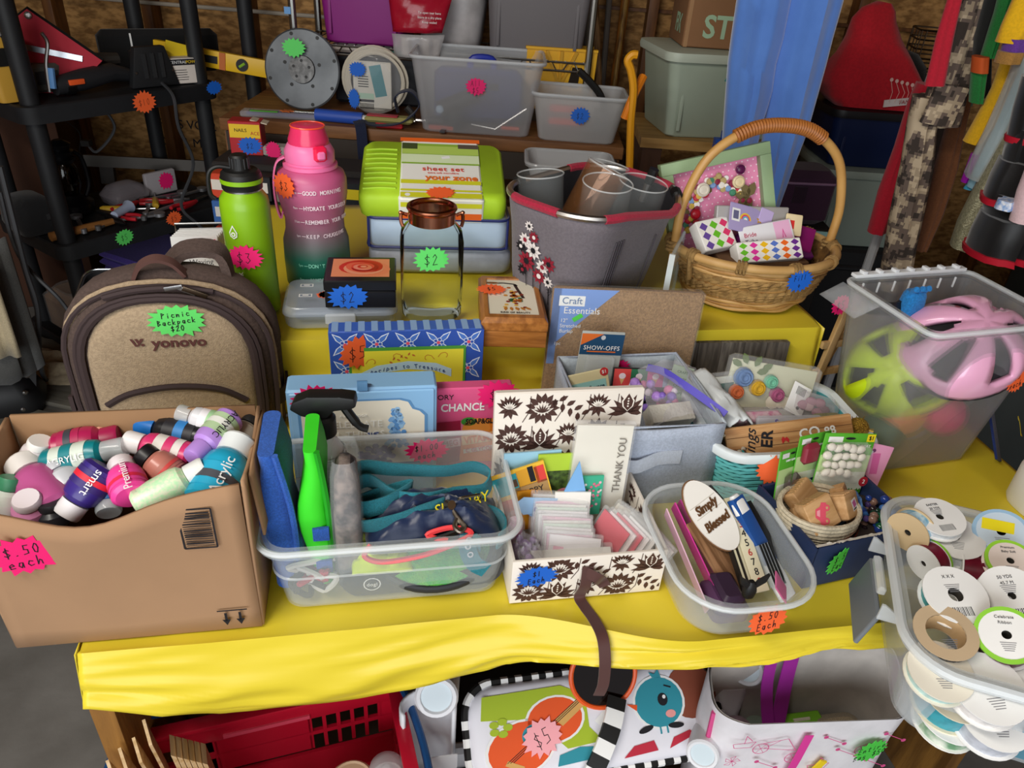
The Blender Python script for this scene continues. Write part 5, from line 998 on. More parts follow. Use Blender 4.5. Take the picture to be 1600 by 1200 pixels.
sticker(fk, (-.004, -.0410, .112), (86, 0, -8), 'hot', ('$3',), (.060, .042), .018)
# pink motivational bottle: colour runs from pink to green down the body
pkb = tt('motivational_water_bottle', 'tall pink to green frosted water bottle with time marks', 'bottle', .246, .680, zt)
gm = bpy.data.materials.new('pink_green_fade'); gm.use_nodes = True; nt = gm.node_tree; b_ = nt.nodes['Principled BSDF']; tc = nt.nodes.new('ShaderNodeTexCoord'); sx_ = nt.nodes.new('ShaderNodeSeparateXYZ'); mr = nt.nodes.new('ShaderNodeMapRange'); cr = nt.nodes.new('ShaderNodeValToRGB')
nt.links.new(tc.outputs['Object'], sx_.inputs[0]); nt.links.new(sx_.outputs['Z'], mr.inputs[0]); mr.inputs[2].default_value = .215; nt.links.new(mr.outputs[0], cr.inputs[0]); nt.links.new(cr.outputs[0], b_.inputs['Base Color'])
for i, (p_, c_) in enumerate(((0, '#0e5a42'), (.28, '#1d6e5a'), (.45, '#76666c'), (.62, '#a8637e'), (1, '#cc5a8a'))):
    e_ = cr.color_ramp.elements[i] if i < 2 else cr.color_ramp.elements.new(p_); e_.position = p_; e_.color = (*lin(c_), 1)
b_.inputs['Roughness'].default_value = .42
obj('body', MB().lathe([(.053, 0), (.058, .005), (.059, .05), (.058, .085), (.052, .105), (.051, .125), (.056, .148), (.060, .170), (.060, .195), (.056, .207), (.045, .214), (.042, .217)], 40), gm, pkb, smooth=60)
pkp = mat('#f47ab0', .4); pkc = mat('#f2204e', .22)
obj('collar', MB().lathe([(.043, .214), (.046, .216), (.046, .222), (.041, .223), (.041, .226), (.042, .227), (.042, .243), (.036, .254), (.030, .258)], 36), pkp, pkb, smooth=40)
obj('flip_lid', MB().lathe([(.034, .2545), (.034, .262), (.029, .276), (.028, .283), (.026, .284)], 32), mat('#f23a6e', .2, alpha=.82), pkb, smooth=40); obj('spout', MB().lathe([(.012, .255), (.012, .278), (.009, .282)], 18), pkc, pkb); obj('lid_rim', MB().tube([(.028 * math.cos(a), .028 * math.sin(a), .2835) for a in [2 * math.pi * i / 28 for i in range(28)]], .0014, 6, True), mat('#ff5a3c', .3), pkb)
obj('latch', rbox(.022, .012, .026, .004), pkc, pkb, (.020, -.040, .234), (0, 0, 20)); obj('latch_button', rbox(.014, .006, .014, .003), pkp, pkb, (.0225, -.0465, .238), (0, 0, 20))
obj('side_loop', MB().strip(bez([(-.042, -.004, .232), (-.056, -.006, .222), (-.063, -.008, .19), (-.062, -.01, .15), (-.056, -.012, .128), (-.052, -.012, .14)], 24), .014, .003, (0, 1, 0)), pkp, pkb, smooth=60)
ltm = mat('#f2dce4', .5); ltg = mat('#8fe0c4', .5)
for i, (h_, s_) in enumerate((('7am', 'GOOD MORNING'), ('9am', 'HYDRATE YOURSELF'), ('11am', 'REMEMBER YOUR GOAL'), ('1pm', 'KEEP CHUGGING'), ('3pm', 'FEELING AWESOME'), ('5pm', "DON'T GIVE UP"), ('7pm', 'ALMOST FINISHED'))):
    z = .186 - .0265 * i; q = (.060, .060, .054, .0525, .056, .0585, .0595)[i] + .0012; m_ = ltm if i < 5 else ltg
    n_ = len(s_); wch = .0059 if n_ < 15 else .0052
    for k, ch in enumerate(s_):
        if ch == ' ': continue
        a = (-.010 + k * wch) / q; text(ch, .0098, m_, pkb, (q * math.sin(a), -q * math.cos(a), z), (90, 0, math.degrees(a)), sx=.82, bold=.0002)
    a = -.027 / q
    text(h_, .0062, m_, pkb, (q * math.sin(a), -q * math.cos(a), z), (90, 0, math.degrees(a)), sx=.8); a = -.017 / q; obj('time_mark', MB().box((0, 0, 0), (.007, .0004, .0009)), m_, pkb, (q * math.sin(a), -q * math.cos(a), z), (0, 0, math.degrees(a)))
sticker(pkb, (-.042, -.0465, .195), (88, 0, -42), 'org', ('$3',), (.052, .046), .015)
# ================================================================ SHEET SETS
def softpack(name, lab, u, v, z, w, d_, h, m, pleat=True, rz=-4, tilt=0):
    o = thing(name, lab, 'package', TW(u, v, z), rot=(tilt, 0, YD + rz)); rings = []
    for zz, k in ((0, .95), (h * .15, 1), (h * .5, 1.01), (h * .85, 1), (h, .95)):
        rings.append([(p[0] + .003 * nz(p[0], p[1] + zz, 1, 14), p[1] + .003 * nz(p[1], p[0], 2, 14), zz + .002 * nz(p[0], p[1], 3, 20)) for p in rr(w * k, d_ * k, .02, 0, 5)])
    obj('folded_sheets', MB().loft(rings), m, o, smooth=60); return o
o = softpack('bagged_sheet_set', 'silver grey bagged bedding at the bottom of the stack', .484, .812, zt, .275, .215, .050, mat('#a9aebc', .3, var=.2, vs=30, bump=.3, bs=25))
o = softpack('bagged_sheet_set', 'pale blue sheet set in a clear bag with navy piping', .478, .806, zt + .052, .265, .212, .064, mat('#a9c2dc', .4, var=.12, vs=14, bump=.3, bs=18))
nvp = mat('#27306c', .5)
for zz in (.004, .061): obj('piping', MB().tube([(p[0], p[1], zz) for p in rr(.268, .216, .02, 0, 5)], .0028, 6, True), nvp, o)
for sx2 in (-1, 1):
    for sy2 in (-1, 1): obj('corner_piping', MB().tube([(sx2 * .131, sy2 * .105, .004), (sx2 * .131, sy2 * .105, .061)], .0026, 6), nvp, o)
obj('clear_bag', MB().loft([rr(.268, .216, .02, 0, 5), rr(.270, .218, .02, .064, 5)]), clear('#ffffff', .12, .06), o)
o = softpack('sheet_set', 'lime green sheet set with a white paper sleeve on top of the stack', .468, .800, zt + .132, .272, .200, .052, mat('#b4dc2c', .6, var=.12, vs=8, bump=.25, bs=18), tilt=15)
sl = rbox(.158, .208, .0575, .006, -.002); obj('paper_sleeve', sl, mat('#f0efe8', .45), o, (.014, 0, 0))
for i in range(9): obj('gather_fold', MB().tube(bez([(-.130 + .0, -.075 + .017 * i, .052), (-.10, -.073 + .017 * i, .0535), (-.07, -.072 + .017 * i, .0525)], 8), .0025, 5), mat('#a8d024', .6), o)
D = Decal(); yl = mat('#d8d82c', .5); rdm = mat('#d8402c', .5)
D.rect(0, .1, .158, .014, mat('#ee6a24', .5), 0); D.rect(0, .048, .150, .076, mat('#8fb43c', .5), 0); D.rect(.0, .062, .15, .03, mat('#b4d060', .5), 1); D.rect(.0, .03, .15, .03, mat('#dcebc0', .5), 1); D.rect(.055, .078, .04, .016, mat('#5a5048', .5), 2); D.rect(-.06, .075, .03, .022, mat('#44502c', .5), 2); D.rect(.01, .035, .016, .009, WHITE, 3, 15)
D.rect(0, -.052, .150, .013, yl, 0); D.rect(0, -.08, .150, .006, yl, 0); D.rect(0, -.096, .150, .016, yl, 0); D.ell(-.062, -.096, .005, .005, WHITE, 1); D.build('sleeve_print', o, (.014, 0, .0562), (0, 0, 0))
text('sheet set', .020, rdm, o, (.018, -.008, .0572), (0, 0, 0), sx=1.1); text('your zone', .024, mat('#e8742c', .5), o, (.034, -.038, .0572), (0, 0, 0), bold=.0007); text('extra soft microfibre', .007, rdm, o, (.018, -.022, .0572), (0, 0, 0))
D = Decal(); D.rect(0, .04, .150, .010, yl, 0); D.rect(0, .016, .150, .014, mat('#ee6a24', .5), 0); D.build('sleeve_front_print', o, (.014, -.1046, .0)); sticker(o, (.012, -.090, .0582), (0, 0, 5), 'org', (), (.055, .04))
# ================================================================ JAR, BOXES
jr = tt('glass_jar', 'large clear glass jar with copper lid ring and green sticker', 'jar', .445, .545, zt)
gl = glassy('#fafcfa', .10, 'jar_glass')
obj('glass_body', MB().loft([rr(.095, .085, .03, 0, 6), rr(.104, .092, .034, .006, 6), rr(.106, .094, .034, .06, 6), rr(.106, .094, .034, .135, 6), rr(.100, .088, .036, .152, 6), rr(.078, .076, .037, .164, 6), rr(.072, .072, .035, .172, 6)], True, False), gl, jr, smooth=60)
obj('glass_inside', MB().loft([rr(.085, .075, .03, .008, 6), rr(.098, .086, .034, .016, 6), rr(.100, .088, .034, .135, 6), rr(.072, .070, .035, .164, 6)], True, False), glassy('#fcfdfc', .06, 'jar_glass_inner'), jr, smooth=60)
cop = metal('#b8785c', .22)
obj('copper_band', MB().lathe([(.0375, .165), (.039, .166), (.039, .184), (.0375, .185)], 36, c0=False, c1=False), cop, jr)
obj('copper_rim', MB().tube([(.0385 * math.cos(a), .0385 * math.sin(a), .190) for a in [2 * math.pi * i / 36 for i in range(36)]], .0036, 8, True), cop, jr); obj('copper_rim_ring', MB().lathe([(.036, .184), (.042, .189), (.036, .194)], 36, c0=False, c1=False), cop, jr)
for s_ in (-1, 1): obj('wire_bail', MB().tube(bez([(s_ * .040, 0, .176), (s_ * .050, 0, .179), (s_ * .051, -.006, .168), (s_ * .048, -.010, .160)], 14), .003, 6), cop, jr); obj('bail_pivot', MB().ball((s_ * .051, 0, .180), .004, 8, 6), cop, jr)
sticker(jr, (-.004, -.0485, .118), (88, 0, 6), 'grn', ('$2',), (.062, .045), .018)
# see-through case
pc = tt('plastic_case', 'flat clear plastic case with snap lid under the black rose box', 'case', .290, .545, zt)
obj('case_body', MB().loft([rr(.176, .112, .018, 0, 5), rr(.182, .118, .02, .004, 5), rr(.186, .122, .02, .022, 5), rr(.190, .126, .022, .024, 5), rr(.188, .124, .02, .030, 5), rr(.176, .112, .018, .038, 5)]), clear('#c9d4e0', .38, .08), pc, smooth=40)
obj('dark_insert', rbox(.150, .085, .020, .006, .004), mat('#6c7686', .5), pc); obj('snap', rbox(.05, .006, .020, .003, .010), clear('#dfe6ee', .5), pc, (.0, -.064, 0))
for y in (.03, -.01): Decal().rect(0, 0, .022, .012, WHITE, 0).rect(0, 0, .018, .008, mat('#8a94a4', .5), 1).rect(0, 0, .010, .004, WHITE, 2).build('lid_mark', pc, (-.058, y, .0385), (0, 0, 0)); sticker(pc, (-.02, -.01, .039), (0, 0, 0), 'org', (), (.04, .03))
rs = tt('rose_keepsake_box', 'small black box with a red rose picture on its lid', 'box', .326, .528, zt + .040, -2)
blk = mat('#16161a', .3); obj('box_body', rbox(.114, .098, .030, .002), blk, rs); obj('lid', rbox(.116, .100, .018, .002, .0312), blk, rs)
D = Decal(); D.rect(0, .004, .094, .074, mat('#f0946a', .4), 0); D.ell(-.02, -.01, .05, .034, mat('#e86048', .4), 1) if False else None
rosec = ['#f08a62', '#d83428', '#f4a07c', '#c8241c', '#ee6a4c', '#b01a18', '#e8503c', '#f2917a']
for i in range(11):
    a = i * 137.5; k = 1 - i / 11.5; D.ell(.004 + .006 * math.cos(R(a)) * k, .004 + .005 * math.sin(R(a)) * k, .040 * k, .031 * k, mat(rosec[i % 8], .4), 1 + i, a=a % 50 - 25, n=18)
D.build('rose_picture', rs, (0, 0, .0494), (0, 0, 0))
sticker(rs, (-.020, -.0512, .022), (88, 0, 2), 'blu', ('$2',), (.068, .044), .018)
wbx = thing('wooden_keepsake_box', 'oak box with a bird picture set in its lid', 'box', TW(.578, .490, zt), YD - 6)
oak = wood('#b87838', '#8a5220', 0, 40, .35); oaky = wood('#b87838', '#8a5220', 1, 40, .35)
obj('box_body', rbox(.108, .172, .030, .0015), oak, wbx); obj('lid', MB().loft([rr(.110, .174, .002, .0315), rr(.110, .174, .002, .045), rr(.098, .162, .002, .053), rr(.084, .140, .002, .0535), rr(.082, .138, .002, .050)]), oaky, wbx)
D = Decal(); D.rect(0, .0, .082, .138, mat('#ece6d2', .5), 0); D.line([(-.030, .054), (-.012, .056), (.008, .052), (.012, .045)], .004, INK, 1); D.line([(.008, .05), (.012, .03), (.02, -.004)], .0055, mat('#3a2420', .6), 1); D.ell(-.032, .055, .012, .004, mat('#8a5a30', .6), 2)
rnd = random.Random(4)
for i in range(46): D.ell(.004 + rnd.gauss(0, .008), -.016 + rnd.gauss(0, .016), .004, .0035, mat(rnd.choice(('#d8902c', '#b8641c', '#8a2c1c', '#2c6a44', '#e8b84c')), .6), 2 + i % 4, n=6)
for i in range(5): D.leaf(-.012 + .008 * i, -.040, .014, .006, -100 + 14 * i, mat('#c07a24', .6), 5)
D.build('bird_picture', wbx, (0, .0, .0510), (0, 0, 0)); text('BIRD OF BEAUTY', .0065, INK, wbx, (.002, -.061, .0524), (0, 0, 0))
sticker(wbx, (-.034, .022, .0545), (0, 0, 6), 'org', ('$5',), (.052, .040), .012)
# ================================================================ FABRIC TOTE OF GLASS VASES
tof = fabric('#716a70', .15, 250, .9, .2, 500); red = fabric('#b01c3c', .2, 300); ins = mat('#1f1d22', .9)
to = tt('market_tote', 'grey fabric market tote with flower print and red trimmed rim', 'tote', .728, .600, zt, 38)
def totering(z, k): w_, d_ = .235 + .06 * k, .155 + .075 * k; return rr(w_, d_, .045 + .035 * k, z, 8, 0, -.012 * k)
rings = [totering(z, z / .205) for z in (0, .03, .07, .11, .15, .18, .205)]
rings = [[(x + .004 * nz(x, y, z * 10, 18), y + .004 * nz(y, x, z * 10, 18), z - (.026 * math.exp(-((x - .06) / .07) ** 2 - ((y + .12) / .06) ** 2) if i == 6 else 0)) for x, y, z in r_] for i, r_ in enumerate(rings)]
obj('fabric_body', MB().loft(rings, True, False), tof, to, smooth=60, solid=.003)
obj('lining', MB().loft([[(x * .96, y * .96, z + .002) for x, y, z in r_] for r_ in rings], True, False), ins, to, smooth=60)
top = [Vector(p) for p in rings[6]]; n_ = len(top)
obj('aluminium_rim', MB().tube([p + Vector((0, 0, .001)) for p in top], .0062, 8, True), metal('#c8c4c0', .35), to)
def seg(i0, i1): return [top[i % n_] + Vector((0, 0, .001)) for i in range(i0, i1 + 1)]
for i0, i1 in ((5, 8), (15, 18), (23, 29), (33, 36)): obj('red_sleeve', MB().tube(seg(i0, i1), .0078, 8), red, to)
for i0 in (9, 31): obj('handle_pivot', MB().tube(seg(i0, i0 + 1), .010, 8), BLACK, to)
obj('folded_handle', MB().tube([(.118, -.035, .17), (.120, -.045, .215)], .007, 10), metal('#c8c4c0', .35), to); obj('handle_grip', MB().tube([(.1195, -.043, .205), (.121, -.050, .232)], .009, 10), BLACK, to)
D = Decal(); rnd = random.Random(9); fr_ = mat('#8e1c30', .7); fwh = mat('#e8e0dc', .7)
def daisy(x, y, r, m, m2, n=8):
    for k in range(n): D.leaf(x, y, r, r * .45, 360 / n * k, m, 2)
    D.ell(x, y, r * .3, r * .3, m2, 3)
for x, y, r, a, b in ((-.03, .09, .014, fwh, fr_), (-.012, .075, .018, fwh, INK), (-.04, .075, .012, INK, fwh), (.008, .05, .015, fwh, fr_), (-.028, .05, .020, fr_, INK), (.0, .03, .016, fr_, fwh), (.02, .025, .012, fwh, INK), (-.01, .1, .012, fr_, fwh), (.022, .06, .016, fr_, INK), (-.038, .03, .012, INK, fr_), (-.02, .118, .010, fwh, INK)): daisy(x, y, r, a, b, 9)
for x0, y0, x1, y1 in ((-.03, -.02, -.03, .08), (.0, -.03, .005, .05), (-.015, -.03, -.012, .07), (.02, -.02, .022, .05)): D.line([(x0, y0), (x1, y1)], .0016, INK, 1)
for i in range(14): D.line([(.03 + .014 * math.cos(i * .45), .01 + .014 * math.sin(i * .45)), (.03, .01)], .0008, INK, 1)
D.build('flower_print', to, (-.1300, -.008, .050), (98, 0, -90))
for i in range(4): obj('stitch_rib', MB().tube([(-.072 + .007 * i, -.092, .02), (-.074 + .007 * i, -.104, .09), (-.075 + .007 * i, -.118, .160)], .0014, 5), mat('#4c464c', .9), to)
obj('seam', MB().tube([(.045, -.0915, .01), (.047, -.106, .08), (.048, -.118, .145)], .0012, 5), mat('#4c464c', .9), to)
o_ = TW(.728, .600, zt); c_, s_ = math.cos(R(YD + 38)), math.sin(R(YD + 38))
def top_(x, y, z): return Vector((o_.x + x * c_ - y * s_, o_.y + x * s_ + y * c_, zt + z))
gls = mat('#e8eeee', .04, alpha=.06, spec=1.0); gle = mat('#eef2f2', .03, alpha=.32, spec=1.0); amb = mat('#a06a3c', .05, .3, alpha=.38, spec=1)
for i, (x, y, z, r_, h_, rot, lab) in enumerate(((-.028, -.045, .075, .042, .150, (6, 2, 0), 'clear glass vase at the front of the tote beside the sagging rim'), (.058, -.050, .060, .043, .150, (4, 6, 0), 'clear glass vase nearest the aluminium handle grip'), (-.075, .035, .070, .040, .150, (-4, -6, 0), 'clear glass vase in the back corner of the tote'), (-.012, .030, .085, .040, .150, (-8, 24, 0), 'amber reflecting glass vase tilted across the others'), (.050, .030, .075, .038, .145, (-6, 10, 0), 'clear glass vase at the back beside the amber one'))):
    g = thing('glass_vase', lab, 'vase', top_(x, y, z + .014), rot=rot, group='glass vases in the tote')
    obj('glass_wall', MB().lathe([(r_ * .7, 0), (r_ * .9, .01), (r_ * .95, .05), (r_, h_)], 28, c1=False), amb if i == 3 else gls, g, smooth=60); obj('lip', MB().tube([(r_ * math.cos(a), r_ * math.sin(a), h_) for a in [2 * math.pi * k / 32 for k in range(32)]], .0014, 6, True), gle, g); obj('thick_base', MB().lathe([(r_ * .66, .004), (r_ * .8, .014)], 20), gle, g)
# clear folder pocket beside tote
o = tt('clear_folder', 'clear plastic folder standing between the tote and the wicker basket', 'folder', .885, .540, zt, 60); obj('sheet_body', rbox(.13, .006, .130, .002), clear('#cfe0e2', .45, .1), o); obj('spine', MB().box((-.066, 0, .065), (.004, .010, .13)), clear('#e6eeee', .6), o)
# ================================================================ WICKER BASKET
BC = (1.065, .602)
wkr = mat('#b98a4e', .55, var=.5, vs=30, col2='#8a5c2a', bump=.3, bs=120); wkl = mat('#cda468', .5, var=.4, vs=20, col2='#a87a3e'); sea = mat('#a5824e', .85, var=.6, vs=80, col2='#6e5028', bump=.5, bs=200)
wk = tt('wicker_basket', 'oval wicker basket with tall arched handle and blue sticker', 'basket', BC[0], BC[1], zt)
def ell3(rx, ry, z, n=44, wob=0, ph=0): return [Vector((rx * math.cos(t_) + wob * math.sin(9 * t_ + ph) * math.cos(t_), ry * math.sin(t_) + wob * math.sin(9 * t_ + ph) * math.sin(t_), z + wob * .8 * math.cos(7 * t_ + ph))) for t_ in [2 * math.pi * i / n for i in range(n)]]
def bprof(z): k = z / .100; return .112 + .044 * k ** .8, .090 + .034 * k ** .8
obj('inner_weave', MB().loft([[(x * .95, y * .95, z) for x, y, z in ell3(*bprof(z0), z0)] for z0 in (.004, .03, .06, .09, .1)], True, False), mat('#7a5528', .8, var=.6, vs=60), wk, smooth=60)
for i in range(13):
    z = .006 + .0070 * i; rx, ry = bprof(z); braid = 4 <= i <= 6 or i in (8, 9)
    if braid:
        n = 96; r0 = .0050
        for ph in (0, math.pi):
            pts = []
            for k in range(n): t_ = 2 * math.pi * k / n; o2 = .0042 * math.cos(24 * t_ + ph); pts.append(((rx + o2) * math.cos(t_), (ry + o2) * math.sin(t_), z + .0034 * math.sin(24 * t_ + ph)))
            obj('braided_rope', MB().tube(pts, r0, 5, True), sea, wk, smooth=60)
    else: obj('cane_strand', MB().tube(ell3(rx, ry, z, 60, .0022, i * 1.3), .0042, 6, True), wkr if i % 2 else wkl, wk, smooth=60)
obj('rim_cane', MB().tube(ell3(.160, .127, .101), .0085, 8, True), wkl, wk, smooth=60)
for i in range(10):
    a = 2 * math.pi * i / 10 + .45; x, y = .160 * math.cos(a), .127 * math.sin(a); d_ = Vector((math.cos(a), math.sin(a), 0))
    for q in (-1, 0, 1): obj('rim_binding', MB().tube([Vector((x, y, .101)) + d_ * .010 * math.cos(w_) + Vector((0, 0, .011 * math.sin(w_))) + Vector((-d_.y, d_.x, 0)) * .006 * q for w_ in [2 * math.pi * k / 10 for k in range(10)]], .003, 5, True), sea, wk)
    if i % 2: obj('hanging_braid', MB().tube([(x * 1.05, y * 1.05, .098), (x * 1.03, y * 1.03, .078), (x, y, .055)], .005, 6), sea, wk)
hp = bez([(-.158, 0, .060), (-.160, 0, .110), (-.158, 0, .180), (-.128, 0, .262), (-.066, 0, .310), (.0, 0, .322), (.066, 0, .310), (.128, 0, .262), (.158, 0, .180), (.160, 0, .110), (.158, 0, .060)], 80)
hp = [Vector((p.x, p.y, p.z)) for p in hp]; obj('arched_handle', MB().tube(hp, .0085, 10), mat('#c89a58', .4, var=.4, vs=12, col2='#a06c30'), wk, smooth=60)
wr0 = [p for p in hp if abs(p.x) < .088 and p.z > .2]; nw = 34
for i in range(nw):
    f_ = i / (nw - 1) * (len(wr0) - 1); a_ = wr0[int(f_)]; b_ = wr0[min(int(f_) + 1, len(wr0) - 1)]; p_ = a_.lerp(b_, f_ - int(f_)); tg = (wr0[min(int(f_) + 1, len(wr0) - 1)] - wr0[max(int(f_) - 1, 0)]).normalized(); nn = Vector((-tg.z, 0, tg.x))
    obj('handle_wrap', MB().tube([p_ + nn * .0105 * math.cos(w_) + Vector((0, .0105 * math.sin(w_), 0)) for w_ in [2 * math.pi * k / 12 for k in range(12)]], .0030, 5, True), mat('#a8672e', .45), wk)
for s_ in (-1, 1):
    for k in range(3): obj('handle_lashing', MB().tube([(s_ * .160 + .014 * math.cos(w_), .010 * math.sin(w_), .092 + .007 * k) for w_ in [2 * math.pi * q / 10 for q in range(10)]], .0032, 5, True), sea, wk)
sticker(wk, (.028, -.138, .086), (84, 0, 10), 'blu', ('Fill', 'box'), (.058, .042))
def wkp(x, y, z): return TW(BC[0] + x, BC[1] + y, zt + z)
# shadow-box frame
fo = thing('shadow_box_frame', 'sage green picture frame with pink dotted backing and a button wreath', 'frame', wkp(-.032, .030, .050), rot=(-14, -14, YD - 2))
sg = mat('#93ac82', .5, var=.1, vs=10); FS = .212; b_w = .022
for nm, c3, d3 in (('frame_side', (0, 0, FS - b_w / 2), (FS, .022, b_w)), ('frame_side', (0, 0, b_w / 2), (FS, .022, b_w)), ('frame_side', (-FS / 2 + b_w / 2, 0, FS / 2), (b_w, .022, FS - 2 * b_w)), ('frame_side', (FS / 2 - b_w / 2, 0, FS / 2), (b_w, .022, FS - 2 * b_w))): obj(nm, MB().box(c3, d3), sg, fo, bevel=.0015)
obj('pink_backing', MB().box((0, .008, FS / 2), (FS - 2 * b_w + .004, .003, FS - 2 * b_w + .004)), mat('#e58bb0', .6), fo)
D = Decal(); wd = mat('#f4d8e2', .6)
for i in range(15):
    for j in range(15): D.ell(-.077 + .011 * i + (.0055 if j % 2 else 0), .03 + .011 * j, .0016, .0016, wd, 0, n=6)
o = D.build('dotted_print', fo, (0, .0062, 0)); o['kind'] = 'stuff'
rnd = random.Random(21)
for i in range(74):
    a = R(200 - 215 * (i / 73)); rq = .054 + rnd.uniform(-.012, .012); obj('wreath_button', MB().lathe([(.0001, .003), (.6, .003 / 1), (1, .0015), (1, 0)] if False else [(.001, .004), (.0042 + .002 * rnd.random(), .0036), (.0052 + .002 * rnd.random(), .001), (.005, 0)], 10), mat(rnd.choice(('#c22c3c', '#ece4d8', '#d8b44c', '#7f9fd0', '#e48aa4', '#6a5a2c', '#f2ece6', '#4a8a6a', '#b9a26a', '#8a2440')), .3), fo, (-.004 + rq * math.cos(a), .004 - rnd.uniform(0, .006), .120 + rq * 1.05 * math.sin(a) - .020), (90, 0, 0))
for k, (x, z, r_, co) in enumerate(((-.030, .150, .013, '#e6ddcc'), (.040, .150, .012, '#e2cfa4'), (-.050, .108, .010, '#c02030'), (-.05, .080, .011, '#b01c30'), (.046, .172, .009, '#5a1a4a'))):
    obj('big_button', MB().lathe([(.002, .005), (r_ * .6, .004), (r_ * .75, .006), (r_, .004), (r_, 0)], 18), mat(co, .3), fo, (x, -.004, z), (90, 0, 0))
for k in range(5): obj('brass_leaf', MB().prism([(0, 0), (.008, .008), (.020, .007), (.028, 0), (.020, -.007), (.008, -.008)], 0, .002), metal('#8f7f58', .45), fo, (.058, -.002, .118), (90, -(60 + 50 * k), 0))
# cards and packs in the basket
def bpk(name, lab, x, y, z, w, h, th, m, rot, cat='package'):
    o = thing(name, lab, cat, wkp(x, y, z), rot=(rot[0], rot[1], YD + rot[2])); obj('pack_body', rbox(w, th, h, .0015), m, o); return o
def diam(o, w, h, y, cols):
    D = Decal(); n = len(cols); cw = w / n
    for i, co in enumerate(cols):
        cx = -w / 2 + cw * (i + .5); D.rect(cx, h / 2, cw * .96, h * .96, mat('#f1ece4', .5), 0)
        for j in range(3):
            cy = h * (j + .5) / 3
            for s_ in (-.5, .5) if False else (0,): D.poly([(cx - cw * .42, cy), (cx, cy - h / 6.4), (cx + cw * .42, cy), (cx, cy + h / 6.4)], mat(co, .5), 1)
    D.build('diamond_print', o, (0, y, 0))
o = bpk('sticky_note_box', 'white box with coloured diamond pattern lying along the basket front', .004, -.062, .088, .128, .040, .030, mat('#ece8e2', .5), (-42, -4, 2)); diam(o, .124, .038, -.0155, ('#6cc02c', '#e0389c', '#f0bc1c', '#5a78c8', '#ee6a20', '#6a2c8c'))
o = bpk('sticky_note_box', 'white box with green and purple diamonds at the end of the basket', -.084, -.030, .100, .070, .060, .026, mat('#ece8e2', .5), (-46, -6, 14)); diam(o, .066, .056, -.0135, ('#6a4c9c', '#6cc02c', '#e03c6c'))
o = bpk('plum_folder', 'deep purple folder lying low in the wicker basket', .045, -.030, .082, .150, .06, .010, mat('#6a1c6c', .45), (-60, 2, 6), 'folder')
o = bpk('ribbon_bracelet_card', 'white card with pink ribbon panel behind the diamond boxes', .016, -.032, .108, .110, .046, .003, mat('#e6e4e8', .5), (-38, -8, 6), 'card'); Decal().rect(.034, .023, .034, .042, mat('#eab4d4', .5), 0).poly([(.030, .012), (.034, .03), (.038, .012), (.036, .012), (.034, .024), (.032, .012)], mat('#d84a94', .5), 1).build('ribbon_print', o, (0, -.0018, 0)); text('Bride', .012, mat('#c03a5c', .5), o, (-.034, -.0022, .028)); text('Tribe', .012, mat('#4a3a5c', .5), o, (-.034, -.0022, .015))
o = bpk('sticker_sheet', 'lilac sticker sheet with rainbow motifs in the wicker basket', -.020, -.014, .126, .100, .052, .002, mat('#a99cc8', .5), (-34, 14, 4), 'sheet'); D = Decal()
for i, co in enumerate(('#f0c83c', '#e0506a', '#5ab4d8', '#f4f0ee')): D.ell(-.014, .024, .013 - .003 * i, .013 - .003 * i, mat(co, .5), i, n=12, a0=0, a1=180)
for i in range(5): D.poly([(.018 + .008 * math.cos(R(90 + 36 * k)) * (1 if k % 2 == 0 else .45), .030 + .008 * math.sin(R(90 + 36 * k)) * (1 if k % 2 == 0 else .45)) for k in range(10)], mat('#f4c420', .5), 2)
D.rect(-.036, .030, .018, .024, WHITE, 0); D.rect(-.036, .030, .012, .016, mat('#6a6a8c', .5), 1); D.build('sticker_print', o, (0, -.0012, 0))
o = bpk('silver_gift_box', 'flat silver box lid behind the lilac sticker sheet', -.010, .008, .130, .150, .040, .012, mat('#b9b6b4', .3, .3), (-20, 2, 2), 'box')
o = bpk('red_patch_card', 'cream card with red shape beside the frame in the basket', .070, -.010, .122, .034, .040, .002, mat('#e6d3a8', .5), (-30, 6, -6), 'card'); Decal().rect(-.006, .02, .014, .016, mat('#d8302c', .5), 0).build('red_print', o, (0, -.0012, 0))
o = bpk('lilac_note', 'small lilac paper slip in the wicker basket', .012, .002, .138, .03, .03, .001, mat('#c3b0dc', .6), (-26, 20, 0), 'paper'); obj('paper_fold', MB().box((0, -.001, .015), (.028, .001, .028)), mat('#c3b0dc', .6), o)
o = bpk('magenta_bag', 'shiny magenta pouch at the back corner of the wicker basket', .092, .0, .084, .05, .05, .03, mat('#7c1a5c', .25), (-40, 10, -20), 'pouch')
o = bpk('basket_filler', 'brown kraft paper under the packs in the wicker basket', 0, 0, .006, .17, .085, .13, mat('#6a4a30', .9), (0, 0, 0), 'paper')
# ================================================================ GREY PLANK SIGN, EASEL, NOTEPADS, TRAY
o = tt('plank_sign', 'weathered grey plank sign leaning on the front of the rear table', 'sign', .985, .440, ZT, -2); o.rotation_euler.x = R(-5)
for i in range(5): obj('plank', MB().box((-.088 + .044 * i, 0, .062), (.0432, .012, .124)), wood(('#77706a', '#686058', '#807a74', '#6e6862', '#746c64')[i], '#4a4440', 2, 60, .9), o, bevel=.001)
for s_ in (-1, 1): obj('batten', MB().box((s_ * .0, .009, .062 + s_ * .04), (.20, .008, .016)), wood('#8a6a48', '#6a4c30', 0), o)
obj('edge_board', MB().box((-.114, 0, .062), (.008, .016, .126)), wood('#a8845c', '#7e5c38', 2), o)
o = tt('display_easel', 'small unfinished wooden easel with a pink sticker beside the wicker basket', 'easel', 1.190, .445, ZT, 10); ew = wood('#c9a878', '#a8814e', 2, 40)
